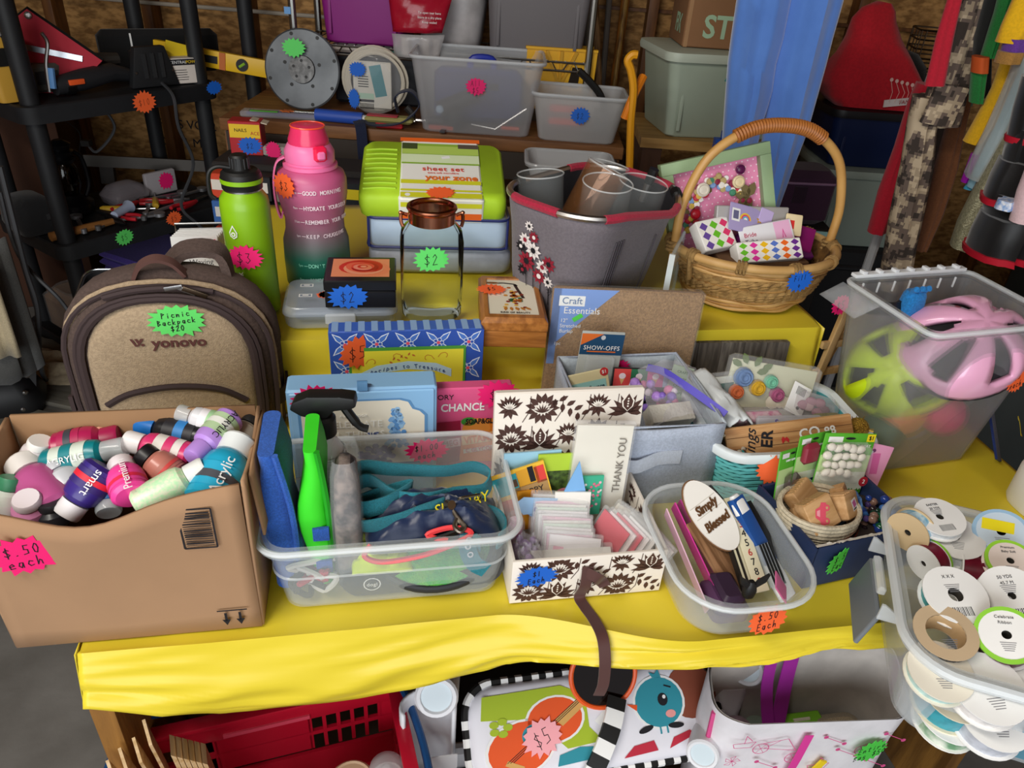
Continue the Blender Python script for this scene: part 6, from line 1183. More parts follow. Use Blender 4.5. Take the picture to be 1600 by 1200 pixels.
for x in (-.020, .055): obj('upright', MB().box((x, 0, .095), (.014, .010, .20)), ew, o, (0, 0, 0), (0, 6 if x < 0 else -4, 0), bevel=.001)
for z in (.055, .115): obj('rung', MB().box((.016, .002, z), (.09, .008, .014)), ew, o, bevel=.001)
obj('back_leg', MB().box((.018, .04, .09), (.012, .010, .19)), ew, o, (0, 0, 0), (14, 0, 0)); sticker(o, (-.030, -.012, .205), (84, 0, 6), 'hot', ('$5',), (.046, .040), .015)
o = tt('shipping_carton', 'plain brown carton hidden behind the backpack', 'box', -.030, .700, 0, 0); obj('carton_body', rbox(.20, .20, .86, .003), card, o); obj('tape', MB().box((0, 0, .861), (.05, .2, .001)), mat('#9a7a50', .4), o)
o = tt('notepad_stack', 'white stack of notepads with a pink sticker behind the green bottle', 'notepad', .040, .690, .862, 4)
for i in range(6): obj('notepad', rbox(.080, .004, .118, .001), paper('#eeeeec'), o, (-.002 * i, -.002 + .008 * (5 - i), 0), (-12, 0, 0))
text('Waving', .013, mat('#3a3a3e', .6), o, (.004, -.030, .086), (78, 0, 0)); text('Short', .013, mat('#3a3a3e', .6), o, (.004, -.033, .073), (78, 0, 0)); text('Curve', .013, mat('#3a3a3e', .6), o, (.004, -.036, .060), (78, 0, 0)); Decal().rect(0, .100, .05, .003, mat('#3f8a84', .5), 0).build('teal_line', o, (.006, -.0055, 0), (78, 0, 0)); sticker(o, (.012, -.012, .112), (78, 0, 6), 'hot', (), (.05, .022)); obj('wire_stand', MB().tube([(-.044, .05, .11), (-.044, .052, .128), (.044, .052, .128), (.044, .05, .11)], .002, 6), metal('#a0a4a8'), o)
o = tt('tool_tray', 'black rounded tray of sockets with a green sticker behind the backpack', 'tray', -.078, .640, .862, 0); obj('tray_body', tubm(.150, .11, .05, .92, .02, .002, .003, .004), mat('#1c1c1f', .4), o, (0, 0, 0), (16, 0, 0)); obj('steel_edge', MB().tube([p for p in rr(.156, .116, .022, .051, 5)], .0015, 6, True), metal('#b8bcc0'), o, (0, 0, 0), (16, 0, 0)); sticker(o, (.012, -.030, .070), (50, 0, 10), 'grn', ('$2',), (.082, .046), .014)
for i in range(9): r_ = random.Random(i); obj('socket', MB().lathe([(.007, 0), (.007, .018), (.005, .018)], 12), mat(r_.choice(('#5a5a5e', '#2c2c30', '#8a6a3c')), .35, .6), o, (r_.uniform(-.05, .05), r_.uniform(-.03, .02), .03), (r_.uniform(-60, 60), 0, 0))
# ================================================================ BLACK PLASTIC SHELVING (rear, by the board wall)
bpl = mat('#17181b', .6, var=.3, vs=9, col2='#2a2b2e')
SA = Vector((-1.56, 2.36, 0)); e1 = Vector((.55, .835, 0)); sang = math.degrees(math.atan2(e1.y, e1.x)); SL, SDp = .70, .46
sh = thing('plastic_shelving_unit', 'black plastic shelving unit loaded with tools against the board wall', 'shelving', SA, sang)
for z in (.05, .47, .92):
    dk = obj('shelf_deck', MB().loft([rr(SL, SDp, .05, z - .055, 5, SL / 2 - .05, SDp / 2 - .05), rr(SL + .004, SDp + .004, .05, z - .004, 5, SL / 2 - .05, SDp / 2 - .05), rr(SL - .008, SDp - .008, .05, z, 5, SL / 2 - .05, SDp / 2 - .05), rr(SL - .03, SDp - .03, .05, z - .004, 5, SL / 2 - .05, SDp / 2 - .05)]), bpl, sh, smooth=40)
for x, y in ((0, 0), (SL - .1, 0), (0, SDp - .1), (SL - .1, SDp - .1)): obj('post', MB().tube([(x, y, 0), (x, y, 2.0)], .029, 16), bpl, sh)
def shp(x, y, z): return SA + e1 * x + Vector((-e1.y, e1.x, 0)) * y + Vector((0, 0, z))
sticker(sh, (.34, -.056, .89), (90, 0, 0), 'org', ('$10',), (.085, .075), .02); sticker(sh, (.62, -.053, .905), (90, 0, 0), 'blu', (), (.07, .05))
sticker(sh, (.17, -.056, .45), (90, 0, 6), 'grn', ('$5',), (.075, .06), .02); sticker(sh, (.37, -.056, .47), (90, 0, 4), 'org', ('$5',), (.07, .055), .02); sticker(sh, (.57, -.056, .455), (90, 0, 2), 'hot', ('$5',), (.07, .055), .02)
o = thing('shelf_upright', 'black round shelving post standing close to the board wall', 'post', (-1.10, 3.05, 0)); obj('pole', MB().tube([(0, 0, 0), (0, 0, 2.0)], .028, 16), bpl, o); obj('foot', MB().lathe([(.035, 0), (.035, .03)], 16), bpl, o)
DK = .921
def dtool(name, lab, cat, x, y, z, rot=(0, 0, 0)): p = shp(x, y, z); return thing(name, lab, cat, p, rot=(rot[0], rot[1], sang + rot[2]))
o = dtool('saw_pouch', 'red and black triangular tool pouch on the top black shelf', 'pouch', .13, .16, DK + .05, (-12, 0, -34)); o.scale = (1.25, 1.25, 1.25); obj('pouch_panel', MB().prism([(-.13, .06), (-.11, .12), (.0, .20), (.15, .08), (.06, .0), (-.06, .0)], 0, .02), mat('#b01830', .7), o, (0, 0, -.05), (90, 0, 0)); obj('black_binding', MB().tube([(-.13, -.01, .01), (-.11, -.01, .07), (.0, -.01, .15), (.15, -.01, .03)], .008, 6), BLACK, o); obj('eyelet', MB().lathe([(.005, 0), (.009, .002), (.009, 0)], 12), CHROME, o, (0, -.022, .135), (90, 0, 0)); obj('saw_blade', MB().box((.02, -.024, .055), (.15, .003, .014)), metal('#9aa0a8'), o, (0, 0, 0), (0, 12, 0)); text('SAW', .018, WHITE, o, (-.04, -.022, .075))
o = dtool('cordless_drill_case', 'yellow bodied power tool with metal clamp at the shelf corner', 'tool', -.03, .06, DK); obj('yellow_body', MB().loft([rr(.07, .06, .015, 0), rr(.08, .065, .018, .02), rr(.085, .07, .018, .10), rr(.06, .06, .015, .16), rr(.10, .06, .015, .19), rr(.09, .05, .012, .22)]), mat('#c99a3a', .5), o); obj('steel_jaw', MB().tube(bez([(.03, -.04, .10), (.045, -.05, .15), (.03, -.05, .20), (.0, -.045, .19)], 14), .012, 8), metal('#b0b4ba', .2), o); obj('dark_grip', MB().box((0, -.036, .13), (.06, .006, .05)), BLACK, o)
o = dtool('steel_clamp', 'steel spring clamp with blue grips beside the yellow tool', 'clamp', .075, .02, DK); obj('jaw', MB().tube(bez([(0, 0, .02), (.01, 0, .10), (.03, 0, .16), (.02, 0, .19)], 14), .006, 8), CHROME, o); obj('blue_grip', MB().tube([(.012, -.004, .03), (.02, -.004, .09)], .010, 8), mat('#5a8ac0', .4), o)
o = dtool('reciprocating_saw', 'black and grey power saw lying along the top black shelf', 'tool', .25, .05, DK + .03, (0, 0, 4)); obj('motor_body', MB().tube([(-.15, 0, .0), (-.05, 0, .01), (.06, .01, .02), (.14, .01, .0)], [.028, .034, .030, .02], 12), mat('#26272a', .5), o); obj('orange_switch', MB().box((-.09, -.032, .012), (.05, .01, .016)), mat('#f2602c', .4), o, bevel=.002); obj('cable_boot', MB().tube([(.14, 0, 0), (.2, -.02, -.02)], [.018, .010], 10), BLACK, o)
obj('front_collar', MB().lathe([(.03, 0), (.03, .03), (.026, .03)], 16), metal('#8a8a8e'), o, (-.12, 0, 0), (0, 90, 0))
o = dtool('hand_saw_handle', 'dark handled tools piled behind the power saw', 'tool', .26, .14, DK + .05, (0, -14, -10)); obj('grip', MB().tube([(-.12, 0, .02), (0, 0, .03), (.12, 0, .0)], [.02, .028, .02], 10), mat('#302c28', .5), o); obj('wooden_strip', MB().box((-.02, -.03, -.01), (.2, .02, .02)), wood('#b07a34', '#7c4c1c', 0), o)
o = dtool('grey_case', 'grey box shaped charger on the top black shelf', 'charger', .12, .15, DK); obj('body', rbox(.10, .08, .085, .008), mat('#6a6e68', .5), o); obj('vent_panel', MB().box((0, -.042, .045), (.07, .004, .04)), mat('#44484a', .5), o)
o = dtool('sanding_block', 'black trapezoid plastic guard standing on the top shelf', 'guard', .43, .0, DK, (0, 0, -6)); obj('panel', MB().prism([(-.085, 0), (.085, 0), (.05, .13), (-.055, .13)], -.03, .0), mat('#1f2022', .5), o, (0, 0, 0), (90, 0, 0), bevel=.004)
for i in range(3): obj('raised_rib', MB().box((-.03 + .03 * i, -.002, .07), (.012, .006, .08)), mat('#2b2c2e', .5), o)
for x in (-.065, .065): obj('screw', MB().lathe([(.004, 0), (.004, .002)], 8), CHROME, o, (x, -.002, .05), (90, 0, 0))
o = dtool('drill_press_box', 'white and black tool carton beside the yellow spirit level', 'box', .55, .02, DK, (0, 0, -14)); obj('carton', rbox(.105, .06, .085, .002), paper('#e6dcd2'), o); Decal().rect(0, .072, .105, .02, INK, 0).rect(-.02, .03, .05, .002, INK, 1).rect(-.02, .022, .06, .002, INK, 1).rect(-.02, .038, .055, .002, INK, 1).rect(-.02, .046, .05, .002, INK, 1).rect(-.02, .014, .055, .002, INK, 1).build('carton_print', o, (0, -.0306, 0)); text('CENTRAL', .014, WHITE, o, (-.022, -.0316, .072)); text('POWER', .014, mat('#f2cc20', .5), o, (.03, -.0316, .072)); obj('open_flap', MB().prism([(-.05, .0), (.05, 0), (.05, .03), (-.03, .055)], 0, .002), mat('#e8c824', .5), o, (0, .02, .084), (75, 0, 0))
o = dtool('tool_carton', 'yellow and black carton behind the black guard', 'box', .50, .10, DK, (0, 0, -8)); obj('carton', rbox(.16, .06, .10, .002), mat('#202022', .5), o); Decal().rect(.03, .05, .08, .07, mat('#e6c828', .5), 0).ell(.03, .055, .025, .018, mat('#7f9ab0', .5), 1).build('tool_picture', o, (0, -.0306, 0))
o = dtool('black_tool_bag', 'long black fabric case lying at the back of the top shelf', 'case', .60, .22, DK, (0, 0, -22)); obj('body', rbox(.42, .06, .15, .02), fabric('#101012'), o); obj('white_tie', MB().box((-.10, -.032, .09), (.006, .003, .10)), WHITE, o)
lv_ = dtool('spirit_level', 'yellow aluminium spirit level sticking out past the shelf end', 'level', .70, .03, DK + .062, (0, 7, -52)); yb = mat('#f0be14', .4)
obj('beam', MB().box((0, 0, 0), (.44, .022, .062)), yb, lv_, bevel=.003); obj('window', MB().box((-.03, -.0115, 0), (.08, .003, .026)), mat('#151515', .5), lv_); obj('orange_block', MB().box((.028, -.013, 0), (.022, .006, .06)), mat('#c86a24', .5), lv_); obj('vial_ring', MB().lathe([(.012, 0), (.022, 0), (.022, .006), (.012, .006)], 20), BLACK, lv_, (.10, -.011, 0), (90, 0, 0)); obj('green_vial', MB().tube([(.09, -.013, -.008), (.11, -.013, .008)], .006, 8), mat('#8fc03a', .2), lv_); obj('end_cap', MB().box((.218, 0, 0), (.01, .024, .064)), mat('#f4ca30', .4), lv_); obj('chrome_clip', MB().lathe([(.01, 0), (.024, 0), (.024, .02), (.01, .02)], 16), CHROME, lv_, (-.12, -.02, .0), (90, 0, 0))
# lower deck things
DL = .471
ln = dtool('kerosene_lantern', 'black kerosene lantern with glass chimney on the lower black shelf', 'lantern', .16, .24, DL)
obj('font_base', MB().lathe([(.06, 0), (.07, .01), (.07, .04), (.045, .055), (.03, .07)], 20), mat('#17171a', .35, .5), ln); obj('glass_chimney', MB().lathe([(.032, .07), (.045, .11), (.04, .16), (.028, .185)], 20, c0=False, c1=False), glassy('#8a8680', .3, 'lantern_glass'), ln); obj('chimney_cap', MB().lathe([(.035, .185), (.045, .20), (.034, .205), (.042, .225), (.03, .23), (.038, .25), (.015, .265)], 20), mat('#17171a', .35, .5), ln)
for s_ in (-1, 1): obj('side_tube', MB().tube(bez([(s_ * .05, 0, .05), (s_ * .072, 0, .10), (s_ * .066, 0, .19), (s_ * .03, 0, .225)], 16), .008, 8), mat('#17171a', .35, .5), ln)
obj('bail', MB().tube(bez([(-.06, 0, .2), (-.08, 0, .28), (0, 0, .34), (.08, 0, .28), (.06, 0, .2)], 20), .0018, 5), BLACK, ln)
TOOLK = [('combination_pliers', 'pliers with red handles', '#b01c24'), ('screwdriver', 'yellow handled screwdriver', '#c9a02c'), ('adjustable_wrench', 'steel adjustable wrench', '#8a8a8c'), ('hammer', 'hammer with worn wooden handle', '#8a5c30'), ('scissors', 'tin snips with red grips', '#c0202c'), ('socket_wrench', 'chrome socket wrench', '#a8a8ac')]
tools = [(.12, .02, 0, 3, 'at the near corner'), (.20, .05, 30, 2, 'near the green sticker'), (.28, .0, -20, 5, 'over the orange sticker'), (.34, .06, 50, 2, 'beside the bagged hardware'), (.40, .03, 10, 5, 'between the stickers'), (.46, .08, -30, 0, 'behind the pink sticker'), (.52, .02, 15, 4, 'at the shelf end'), (.42, .14, 60, 1, 'at the back of the lower shelf'), (.36, .16, 20, 0, 'in front of the lantern'), (.28, .12, -40, 1, 'against the bagged hardware'), (.56, .12, 5, 2, 'by the far corner'), (.10, .10, 70, 5, 'under the lantern'), (.22, .10, 110, 4, 'next to the lantern base'), (.48, .15, -10, 2, 'under the flat bar')]
for i, (x, y, a, k, wh) in enumerate(tools):
    nm, lab, co = TOOLK[k]; o = dtool(nm, '%s lying on the lower black shelf %s' % (lab, wh), 'tool', x, y, DL + .012, (0, 0, a)); hm = mat(co, .4, .8 if k in (2, 5) else 0)
    if k in (0, 4):
        for s_ in (-1, 1): obj('handle', MB().tube(bez([(0, 0, 0), (-.04, s_ * .012, 0), (-.09, s_ * .022, .004), (-.12, s_ * .016, .004)], 12), .007, 8), hm, o); obj('jaw', MB().box((.03, s_ * .005, .002), (.06, .008, .012)), metal('#6a6a6c', .4), o, bevel=.002)
    elif k == 1: obj('handle', MB().tube([(-.08, 0, 0), (-.07, 0, 0), (0, 0, 0), (.01, 0, 0)], [.010, .014, .012, .008], 10), hm, o); obj('shank', MB().tube([(.01, 0, 0), (.11, 0, 0)], .004, 8), CHROME, o)
    elif k == 3: obj('handle', MB().tube([(-.16, 0, .004), (-.02, 0, .004), (.06, 0, .004)], [.016, .014, .011], 10), hm, o); obj('hammer_head', MB().lathe([(.014, -.05), (.016, -.03), (.012, 0), (.012, .03), (.004, .06)], 12), metal('#55555a', .4), o, (.07, 0, .006), (90, 0, 0))
    else: obj('shank', MB().box((-.02, 0, 0), (.15, .014, .008)), hm, o, bevel=.002); obj('wrench_head', MB().lathe([(.008, 0), (.020, 0), (.020, .012), (.008, .012)], 14), hm, o, (.06, 0, -.004)); obj('ratchet_knob', MB().lathe([(.010, 0), (.010, .016)], 12), hm, o, (-.1, 0, -.006))
o = dtool('hardware_bag', 'clear bag of loose hardware at the middle of the lower black shelf', 'bag', .36, .24, DL); obj('bag_film', MB().loft([rr(.15, .12, .03, 0), rr(.17, .13, .04, .03), rr(.12, .09, .03, .06), rr(.05, .02, .008, .075)]), mat('#8d868c', .2, alpha=.55), o, smooth=50); obj('hardware_lump', rbox(.12, .09, .03, .01), mat('#4a4648', .5, .5), o)
o = dtool('flat_steel_bar', 'long grey steel bar lying across the back of the lower shelf', 'bar', .56, .30, DL + .09, (0, 4, -38)); obj('bar', MB().box((0, 0, 0), (.55, .012, .045)), metal('#5c5854', .5), o); obj('bar_support', MB().box((-.2, .02, -.05), (.05, .05, .08)), mat('#3a3634', .7), o)
o = dtool('packaged_part', 'small clear pack with a pink sticker at the back of the lower shelf', 'package', .50, .22, DL); obj('pack_card', rbox(.13, .02, .09, .004), mat('#a9a4a8', .3), o); sticker(o, (.02, -.012, .05), (90, 0, 0), 'hot', (), (.07, .07))
o = dtool('camera_bag', 'black zip bag slumped at the near end of the lower shelf', 'bag', -.02, .18, DL); obj('body', MB().loft([rr(.12, .16, .03, 0), rr(.14, .18, .04, .03), rr(.13, .16, .04, .10), rr(.08, .10, .03, .12)]), fabric('#131316'), o, smooth=50); obj('buckle', MB().box((.03, -.09, .06), (.03, .006, .02)), mat('#3a3a3c', .3), o)
o = dtool('white_blue_torch', 'white and blue plastic torch among the tools', 'torch', .24, .06, DL + .03, (0, 0, 30)); obj('barrel', MB().tube([(-.05, 0, 0), (.03, 0, 0), (.05, 0, 0)], [.014, .016, .024], 12), mat('#aab4cc', .3), o); obj('lens', MB().lathe([(.022, 0), (.022, .004)], 12), WHITE, o, (.05, 0, 0), (0, 90, 0))
o = dtool('purple_towel', 'folded purple towels on the bottom black shelf', 'towel', .40, .20, .051)
for i in range(4): obj('towel_fold', rbox(.30, .26, .028, .012, .10 + .029 * i), fabric('#6a55c0', .2, 200), o, (.01 * (i % 2), .008 * i, 0), (0, 0, 3 * i))
obj('box_under', rbox(.30, .26, .098, .004), card, o)
o = dtool('wrapped_parcel', 'brown parcel in clear wrap on the bottom black shelf', 'parcel', .10, .16, .051); obj('parcel', rbox(.26, .20, .17, .03), mat('#6a4a30', .6, var=.6, vs=10, col2='#8a6a48'), o); obj('clear_wrap', rbox(.27, .21, .18, .035), clear('#e6e6e6', .15, .08), o)
o = thing('dark_carton', 'large dark brown carton behind the black shelving', 'box', (-2.12, 2.95, 0), 24); obj('carton', rbox(.5, .5, .86, .005), mat('#4a2a18', .8, var=.2, vs=5), o); obj('tape', MB().box((0, 0, .861), (.5, .05, .001)), mat('#6a4a30', .4), o)
# power cables hanging from the shelf
cbm = mat('#3c3d40', .5)
def cable(lab, pts, r_=.006): o = thing('power_cable', lab, 'cable', (0, 0, 0)); obj('cord', MB().tube(bez(pts, 60), r_, 6), cbm, o); obj('plug', MB().box(pts[-1], (.03, .025, .02)), BLACK, o); return o
cable('black power cable hanging from the saw down past the orange sticker', [shp(.45, .0, DK + .01), shp(.43, -.09, DK - .02), shp(.43, -.09, .80), shp(.47, -.08, .66), shp(.40, -.07, .52), shp(.44, -.09, .44), shp(.50, -.09, .36), shp(.52, -.09, .28)])
cable('thin black cable above the lantern under the top shelf', [shp(.27, .1, DK - .06), shp(.30, .1, .78), shp(.24, .14, .70), shp(.22, .16, .73)], .005)
cable('dark grey cable trailing down past the shelf post to the floor', [atY(0, 260, 2.0), atY(20, 340, 2.0), atY(40, 420, 2.0), atY(58, 480, 2.0), atY(62, 560, 2.0), at(75, 596, .02), at(120, 606, .012), at(170, 610, .012)], .008)
cable('thin grey cable looping from the shelf down to the floor', [atY(0, 300, 2.05), atY(30, 400, 2.05), atY(95, 470, 2.05), atY(118, 510, 2.1), at(112, 535, .03), at(90, 556, .012)], .006)
o = thing('floor_cloth', 'crumpled tan cloth lying on the concrete by the shelving', 'cloth', (0, 0, 0)); fp = at(70, 575, .02)
obj('cloth', bump_cloth(fp.x, fp.y, .34, .22, .002, .06, 31), fabric('#a8987c', .2, 80), o, smooth=60, solid=.004)
o = thing('canvas_jacket', 'grey and cream jacket hanging at the edge beside the shelving', 'jacket', atY(2, 500, 1.9), 20); jz = -.18
def jack(a, b): t_ = a * 2 * math.pi; return ((.10 + .03 * math.sin(4 * t_)) * math.cos(t_) - .05, .06 * math.sin(t_), jz + .42 * b + .01 * math.sin(6 * t_))
obj('jacket_body', MB().grid(jack, 30, 6), fabric('#565654'), o, smooth=70, solid=.004); obj('cream_panel', MB().grid(lambda a, b: (-.02 + .07 * a, -.085 - .01 * math.sin(9 * a), jz + .10 + .32 * b), 8, 5), fabric('#c2b291'), o, smooth=70, solid=.004); obj('hanging_strap', MB().box((.0, 0, .55), (.02, .004, .75)), fabric('#565654'), o)
o = thing('black_golf_bag', 'black bag with chrome studs on the floor at the picture edge', 'bag', at(10, 640, .0), 30); obj('body', MB().loft([rr(.22, .16, .05, 0), rr(.26, .18, .06, .05), rr(.2, .14, .05, .12), rr(.05, .05, .02, .16)]), mat('#101012', .5), o, smooth=50); obj('flap', MB().prism([(-.10, 0), (.08, 0), (.14, .22), (.05, .16)], 0, .012), mat('#131315', .4), o, (.02, -.06, .05), (70, 0, 10))
for i in range(3): obj('stud', MB().ball((.06 + .02 * i, -.085, .04 + .06 * i), .009, 8, 6), CHROME, o)
for i, (x, y, w) in enumerate(((100, 560, .5), (120, 620, .5), (90, 680, .5))):
    p = at(x, y, .0); o = thing('scrap_plank', ('grey floor board by the shelf foot', 'grey floor board beside the black bag', 'grey floor board nearest the cardboard box')[i], 'board', (p.x, p.y, .001), -12); obj('board', rbox(.52, .16, .018, .003), wood('#6a665c', '#545046', 0, 20, .8), o); obj('end_cleat', MB().box((.2, 0, .021), (.03, .14, .006)), mat('#4a463e', .8), o)
# ================================================================ WORKBENCH AND WIRE RACK
wbn = thing('workbench', 'long brown workbench with dark apron against the board wall', 'workbench', (0, 0, 0)); bnw = wood('#8a5c34', '#6a4222', 0, 20); BZ = .885
obj('bench_top', MB().box((-.36, 2.81, BZ - .02), (1.34, .62, .04)), bnw, wbn, bevel=.004); obj('apron', MB().box((-.36, 2.505, BZ - .085), (1.30, .02, .09)), mat('#3c332c', .7), wbn)
for x in (-.98, .26):
    for y in (2.55, 3.06): obj('leg', MB().box((x, y, (BZ - .04) / 2), (.08, .08, BZ - .04)), bnw, wbn)
obj('lower_shelf', MB().box((-.36, 2.88, .35), (1.2, .56, .03)), mat('#2c2622', .8), wbn)
wr_ = thing('wire_shelf_rack', 'chrome wire shelf rack above the workbench', 'rack', (0, 0, 0)); ch2 = metal('#a8a8a4', .3); WX0, WX1, WY0, WY1, WZ = -.84, .18, 2.78, 3.10, 1.09
for x in (WX0, WX1):
    for y in (WY0, WY1): obj('post', MB().tube([(x, y, BZ), (x, y, 2.2)], .0125, 10), ch2, wr_)
for z in (WZ, WZ - .028):
    obj('front_rail', MB().tube([(WX0, WY0, z), (WX1, WY0, z)], .004, 6), ch2, wr_); obj('back_rail', MB().tube([(WX0, WY1, z), (WX1, WY1, z)], .004, 6), ch2, wr_)
    for x in (WX0, WX1): obj('side_rail', MB().tube([(x, WY0, z), (x, WY1, z)], .004, 6), ch2, wr_)
zg = []; n = 26
for i in range(n):
    x = WX0 + (WX1 - WX0) * (i + .5) / n; zg += [(x - .012, WY0, WZ - (.026 if i % 2 else .002)), (x + .012, WY0, WZ - (.026 if i % 2 else .002))]
obj('truss_wire', MB().tube(zg, .0028, 5), ch2, wr_)
for i in range(32): x = WX0 + (WX1 - WX0) * (i + .5) / 32; obj('shelf_wire', MB().tube([(x, WY0, WZ + .003), (x, WY1, WZ + .003)], .0022, 5), ch2, wr_)
obj('blue_tag', MB().box((WX0 - .012, WY0 - .014, 1.19), (.022, .002, .022)), mat('#6aa0d8', .5), wr_, (0, 0, 0), (0, 0, 0))
def tote(name, lab, x, y, z, w, d, h, m, rz=0, rim=None, lid=None):
    o = thing(name, lab, 'tote', (x, y, z), rz); obj('tub', tubm(w, d, h, .86, .03, .003, .010, .014), m, o, smooth=40)
    for s_ in (-.5, .5): obj('corner_rib', MB().box((s_ * w * .72, -d / 2 * .94, h * .5), (.012, .008, h * .86)), m, o, (0, 0, 0), (-2, 0, 0), bevel=.003)
    if lid: obj('lid', MB().loft([rr(w + .03, d + .03, .04, h - .016, 5), rr(w + .036, d + .036, .045, h - .004, 5), rr(w + .03, d + .03, .04, h + .008, 5), rr(w - .02, d - .02, .03, h + .012, 5)]), lid, o, smooth=40)
    return o
tote('purple_tote', 'purple plastic tote on the chrome wire rack', -.605, 2.95, WZ + .006, .31, .34, .34, mat('#8a1f7a', .45))
o = tote('grey_tote', 'grey brown plastic tote on the chrome wire rack', -.005, 2.95, WZ + .006, .37, .36, .36, mat('#6b6668', .5)); Decal().rect(.02, .235, .10, .05, paper('#d8d4c8'), 0).rect(.02, .24, .08, .012, INK, 1).build('paper_label', o, (0, -.179, 0))
o = thing('plastic_bag_of_linen', 'white translucent bag of bedding on the wire rack', 'bag', (-.31, 2.98, WZ + .006)); obj('bag', MB().loft([[(x + .012 * nz(x, z, 1, 9), y + .01 * nz(y, z, 2, 9), z) for x, y, z in rr(.22 * k, .26 * k, .06, z0, 6)] for z0, k in ((0, .9), (.05, 1), (.15, 1.02), (.25, .95), (.32, .8))]), mat('#b9b4b4', .35, var=.3, vs=12, bump=.5, bs=14), o, smooth=60); obj('dark_tie', MB().tube([(x, y, .19) for x, y, z in rr(.228, .268, .06, 0, 6)], .005, 6, True), mat('#4a5660', .5), o)
o = thing('red_snack_bag', 'red and yellow printed plastic bag hanging in front of the wire rack', 'bag', (-.40, 2.74, 1.085), 4)
def sb_(a, b): return (-.085 - .02 * b + (.15 + .07 * b) * a, -.02 * math.sin(math.pi * a) + .01 * nz(a, b, 2, 5), .30 * b + .01 * a)
obj('clear_lower_bag', MB().grid(lambda a, b: (lambda p: (p[0], p[1], p[2] * .6 - .01))(sb_(a, b * .4)), 10, 6), clear('#d8d4d4', .4, .08), o, smooth=60, solid=.002); obj('red_panel', MB().grid(lambda a, b: (lambda p: (p[0], p[1], .055 + p[2] * .55 - .02))(sb_(a, .2 + b * .8)), 12, 8), mat('#a8142c', .22, bump=.4, bs=20), o, smooth=60, solid=.003); obj('yellow_header', MB().grid(lambda a, b: (lambda p: (p[0] - .008, p[1], .176 + p[2] * .4))(sb_(a, b)), 12, 6), mat('#e2ae1c', .25), o, smooth=60, solid=.003)
for i in range(4): obj('snack_roll', MB().tube([(-.05 + .035 * i, .02, -.004), (-.05 + .035 * i, .022, .05)], .014, 8), mat(('#e6ded2', '#6a7a9c', '#d8cfc4', '#c9c0b8')[i], .6), o)
for i, s_ in enumerate(('To open tear here', 'Store in a dry place', 'Keep sealed')): text(s_, .010, WHITE, o, (.035, -.035, .135 - .014 * i))
text('2 PACK', .022, INK, o, (-.04, -.032, .20), (90, -8, 0)); obj('bag_hook', MB().tube([(0, 0, .29), (0, .06, .31)], .004, 6), ch2, o)
# things on the bench
o = thing('metal_disc', 'round grey metal plate with bolt holes and green sticker on the workbench', 'disc', (-.80, 2.72, BZ + .128)); dm2 = mat('#6c6f72', .45, .55, var=.6, vs=7, col2='#44474a')
obj('plate', MB().lathe([(.012, 0), (.126, 0), (.130, .004), (.130, .012), (.125, .015), (.012, .015)], 48), dm2, o, (0, 0, 0), (78, 0, 0)); obj('hub', MB().lathe([(.010, .015), (.046, .015), (.044, .024), (.012, .026)], 28), mat('#7c7c7c', .5, .5, var=.6, vs=60, col2='#3a3a3a'), o, (0, 0, 0), (78, 0, 0))
for r_, n, hr in ((.116, 8, .006), (.062, 5, .006), (.028, 5, .005)):
    for k in range(n): a = 2 * math.pi * k / n + .3; zz = .0155 if r_ > .05 else .0245; q = Matrix.Rotation(R(78), 4, 'X') @ Vector((r_ * math.cos(a), r_ * math.sin(a), zz)); obj('bolt_hole', MB().lathe([(hr, 0), (hr, .001)], 12), BLACK, o, q, (78, 0, 0))
sticker(o, (-.02, -.024, .072), (80, 0, 0), 'grn', (), (.085, .062))
o = thing('coiled_tubing_bag', 'clear bag of coiled white tubing with printed labels on the workbench', 'bag', (-.545, 2.66, BZ + .005))
for k in range(6): obj('tubing_coil', MB().tube([(.108 * (1 - .03 * k) * math.cos(a) + .006 * (k % 3), -.006 * k + .02, .115 + .105 * (1 - .03 * k) * math.sin(a)) for a in [2 * math.pi * i / 36 for i in range(36)]], .0055, 6, True), mat('#cfc6b4', .5), o)
obj('label_card', rbox(.13, .008, .15, .004, .03), paper('#d4cfc4'), o, (0, -.022, 0)); D = Decal(); D.rect(.02, .12, .04, .10, mat('#2f7f88', .5), 0, 12); D.rect(-.02, .07, .05, .018, mat('#a9c8b0', .5), 1); D.rect(-.02, .055, .05, .008, INK, 1)
for i in range(12): D.rect(-.042 + .004 * i, .038, .002, .018, INK, 1)
for i in range(5): D.rect(-.03, .10 + .008 * i, .035, .003, INK, 1)
D.build('label_print', o, (0, -.0266, 0)); obj('bag_film', MB().ball((0, -.005, .115), (.10, .03, .11), 18, 10), clear('#f0f2f4', .12, .05), o); sticker(o, (-.045, -.040, .155), (90, 0, 0), 'blu', (), (.06, .05)); sticker(o, (-.062, -.036, .06), (90, 0, 0), 'blu', (), (.04, .07))
o = thing('storage_case_behind', 'dark case with white lid and green label behind the coiled tubing', 'case', (-.53, 2.92, BZ)); obj('case_body', rbox(.40, .12, .17, .01), mat('#35383f', .5), o); obj('white_lid', rbox(.41, .13, .03, .01, .172), mat('#e0d4cc', .5), o); obj('green_label', MB().box((-.01, -.067, .187), (.13, .002, .024)), mat('#2f7a6a', .5), o)
def frbin(name, lab, x, y, z, w, d, h, dens, rz=0): o = thing(name, lab, 'bin', (x, y, z), rz); obj('bin_body', tubm(w, d, h, .84, .03, .0025, .008, .010), frosted('#f2f4f6', dens, 'cloudy_bin', 0), o, smooth=40); obj('rolled_rim', rimloop(w + .010, d + .010, .034, h - .003, .005, 6), clear('#e6eaee', .6), o); return o
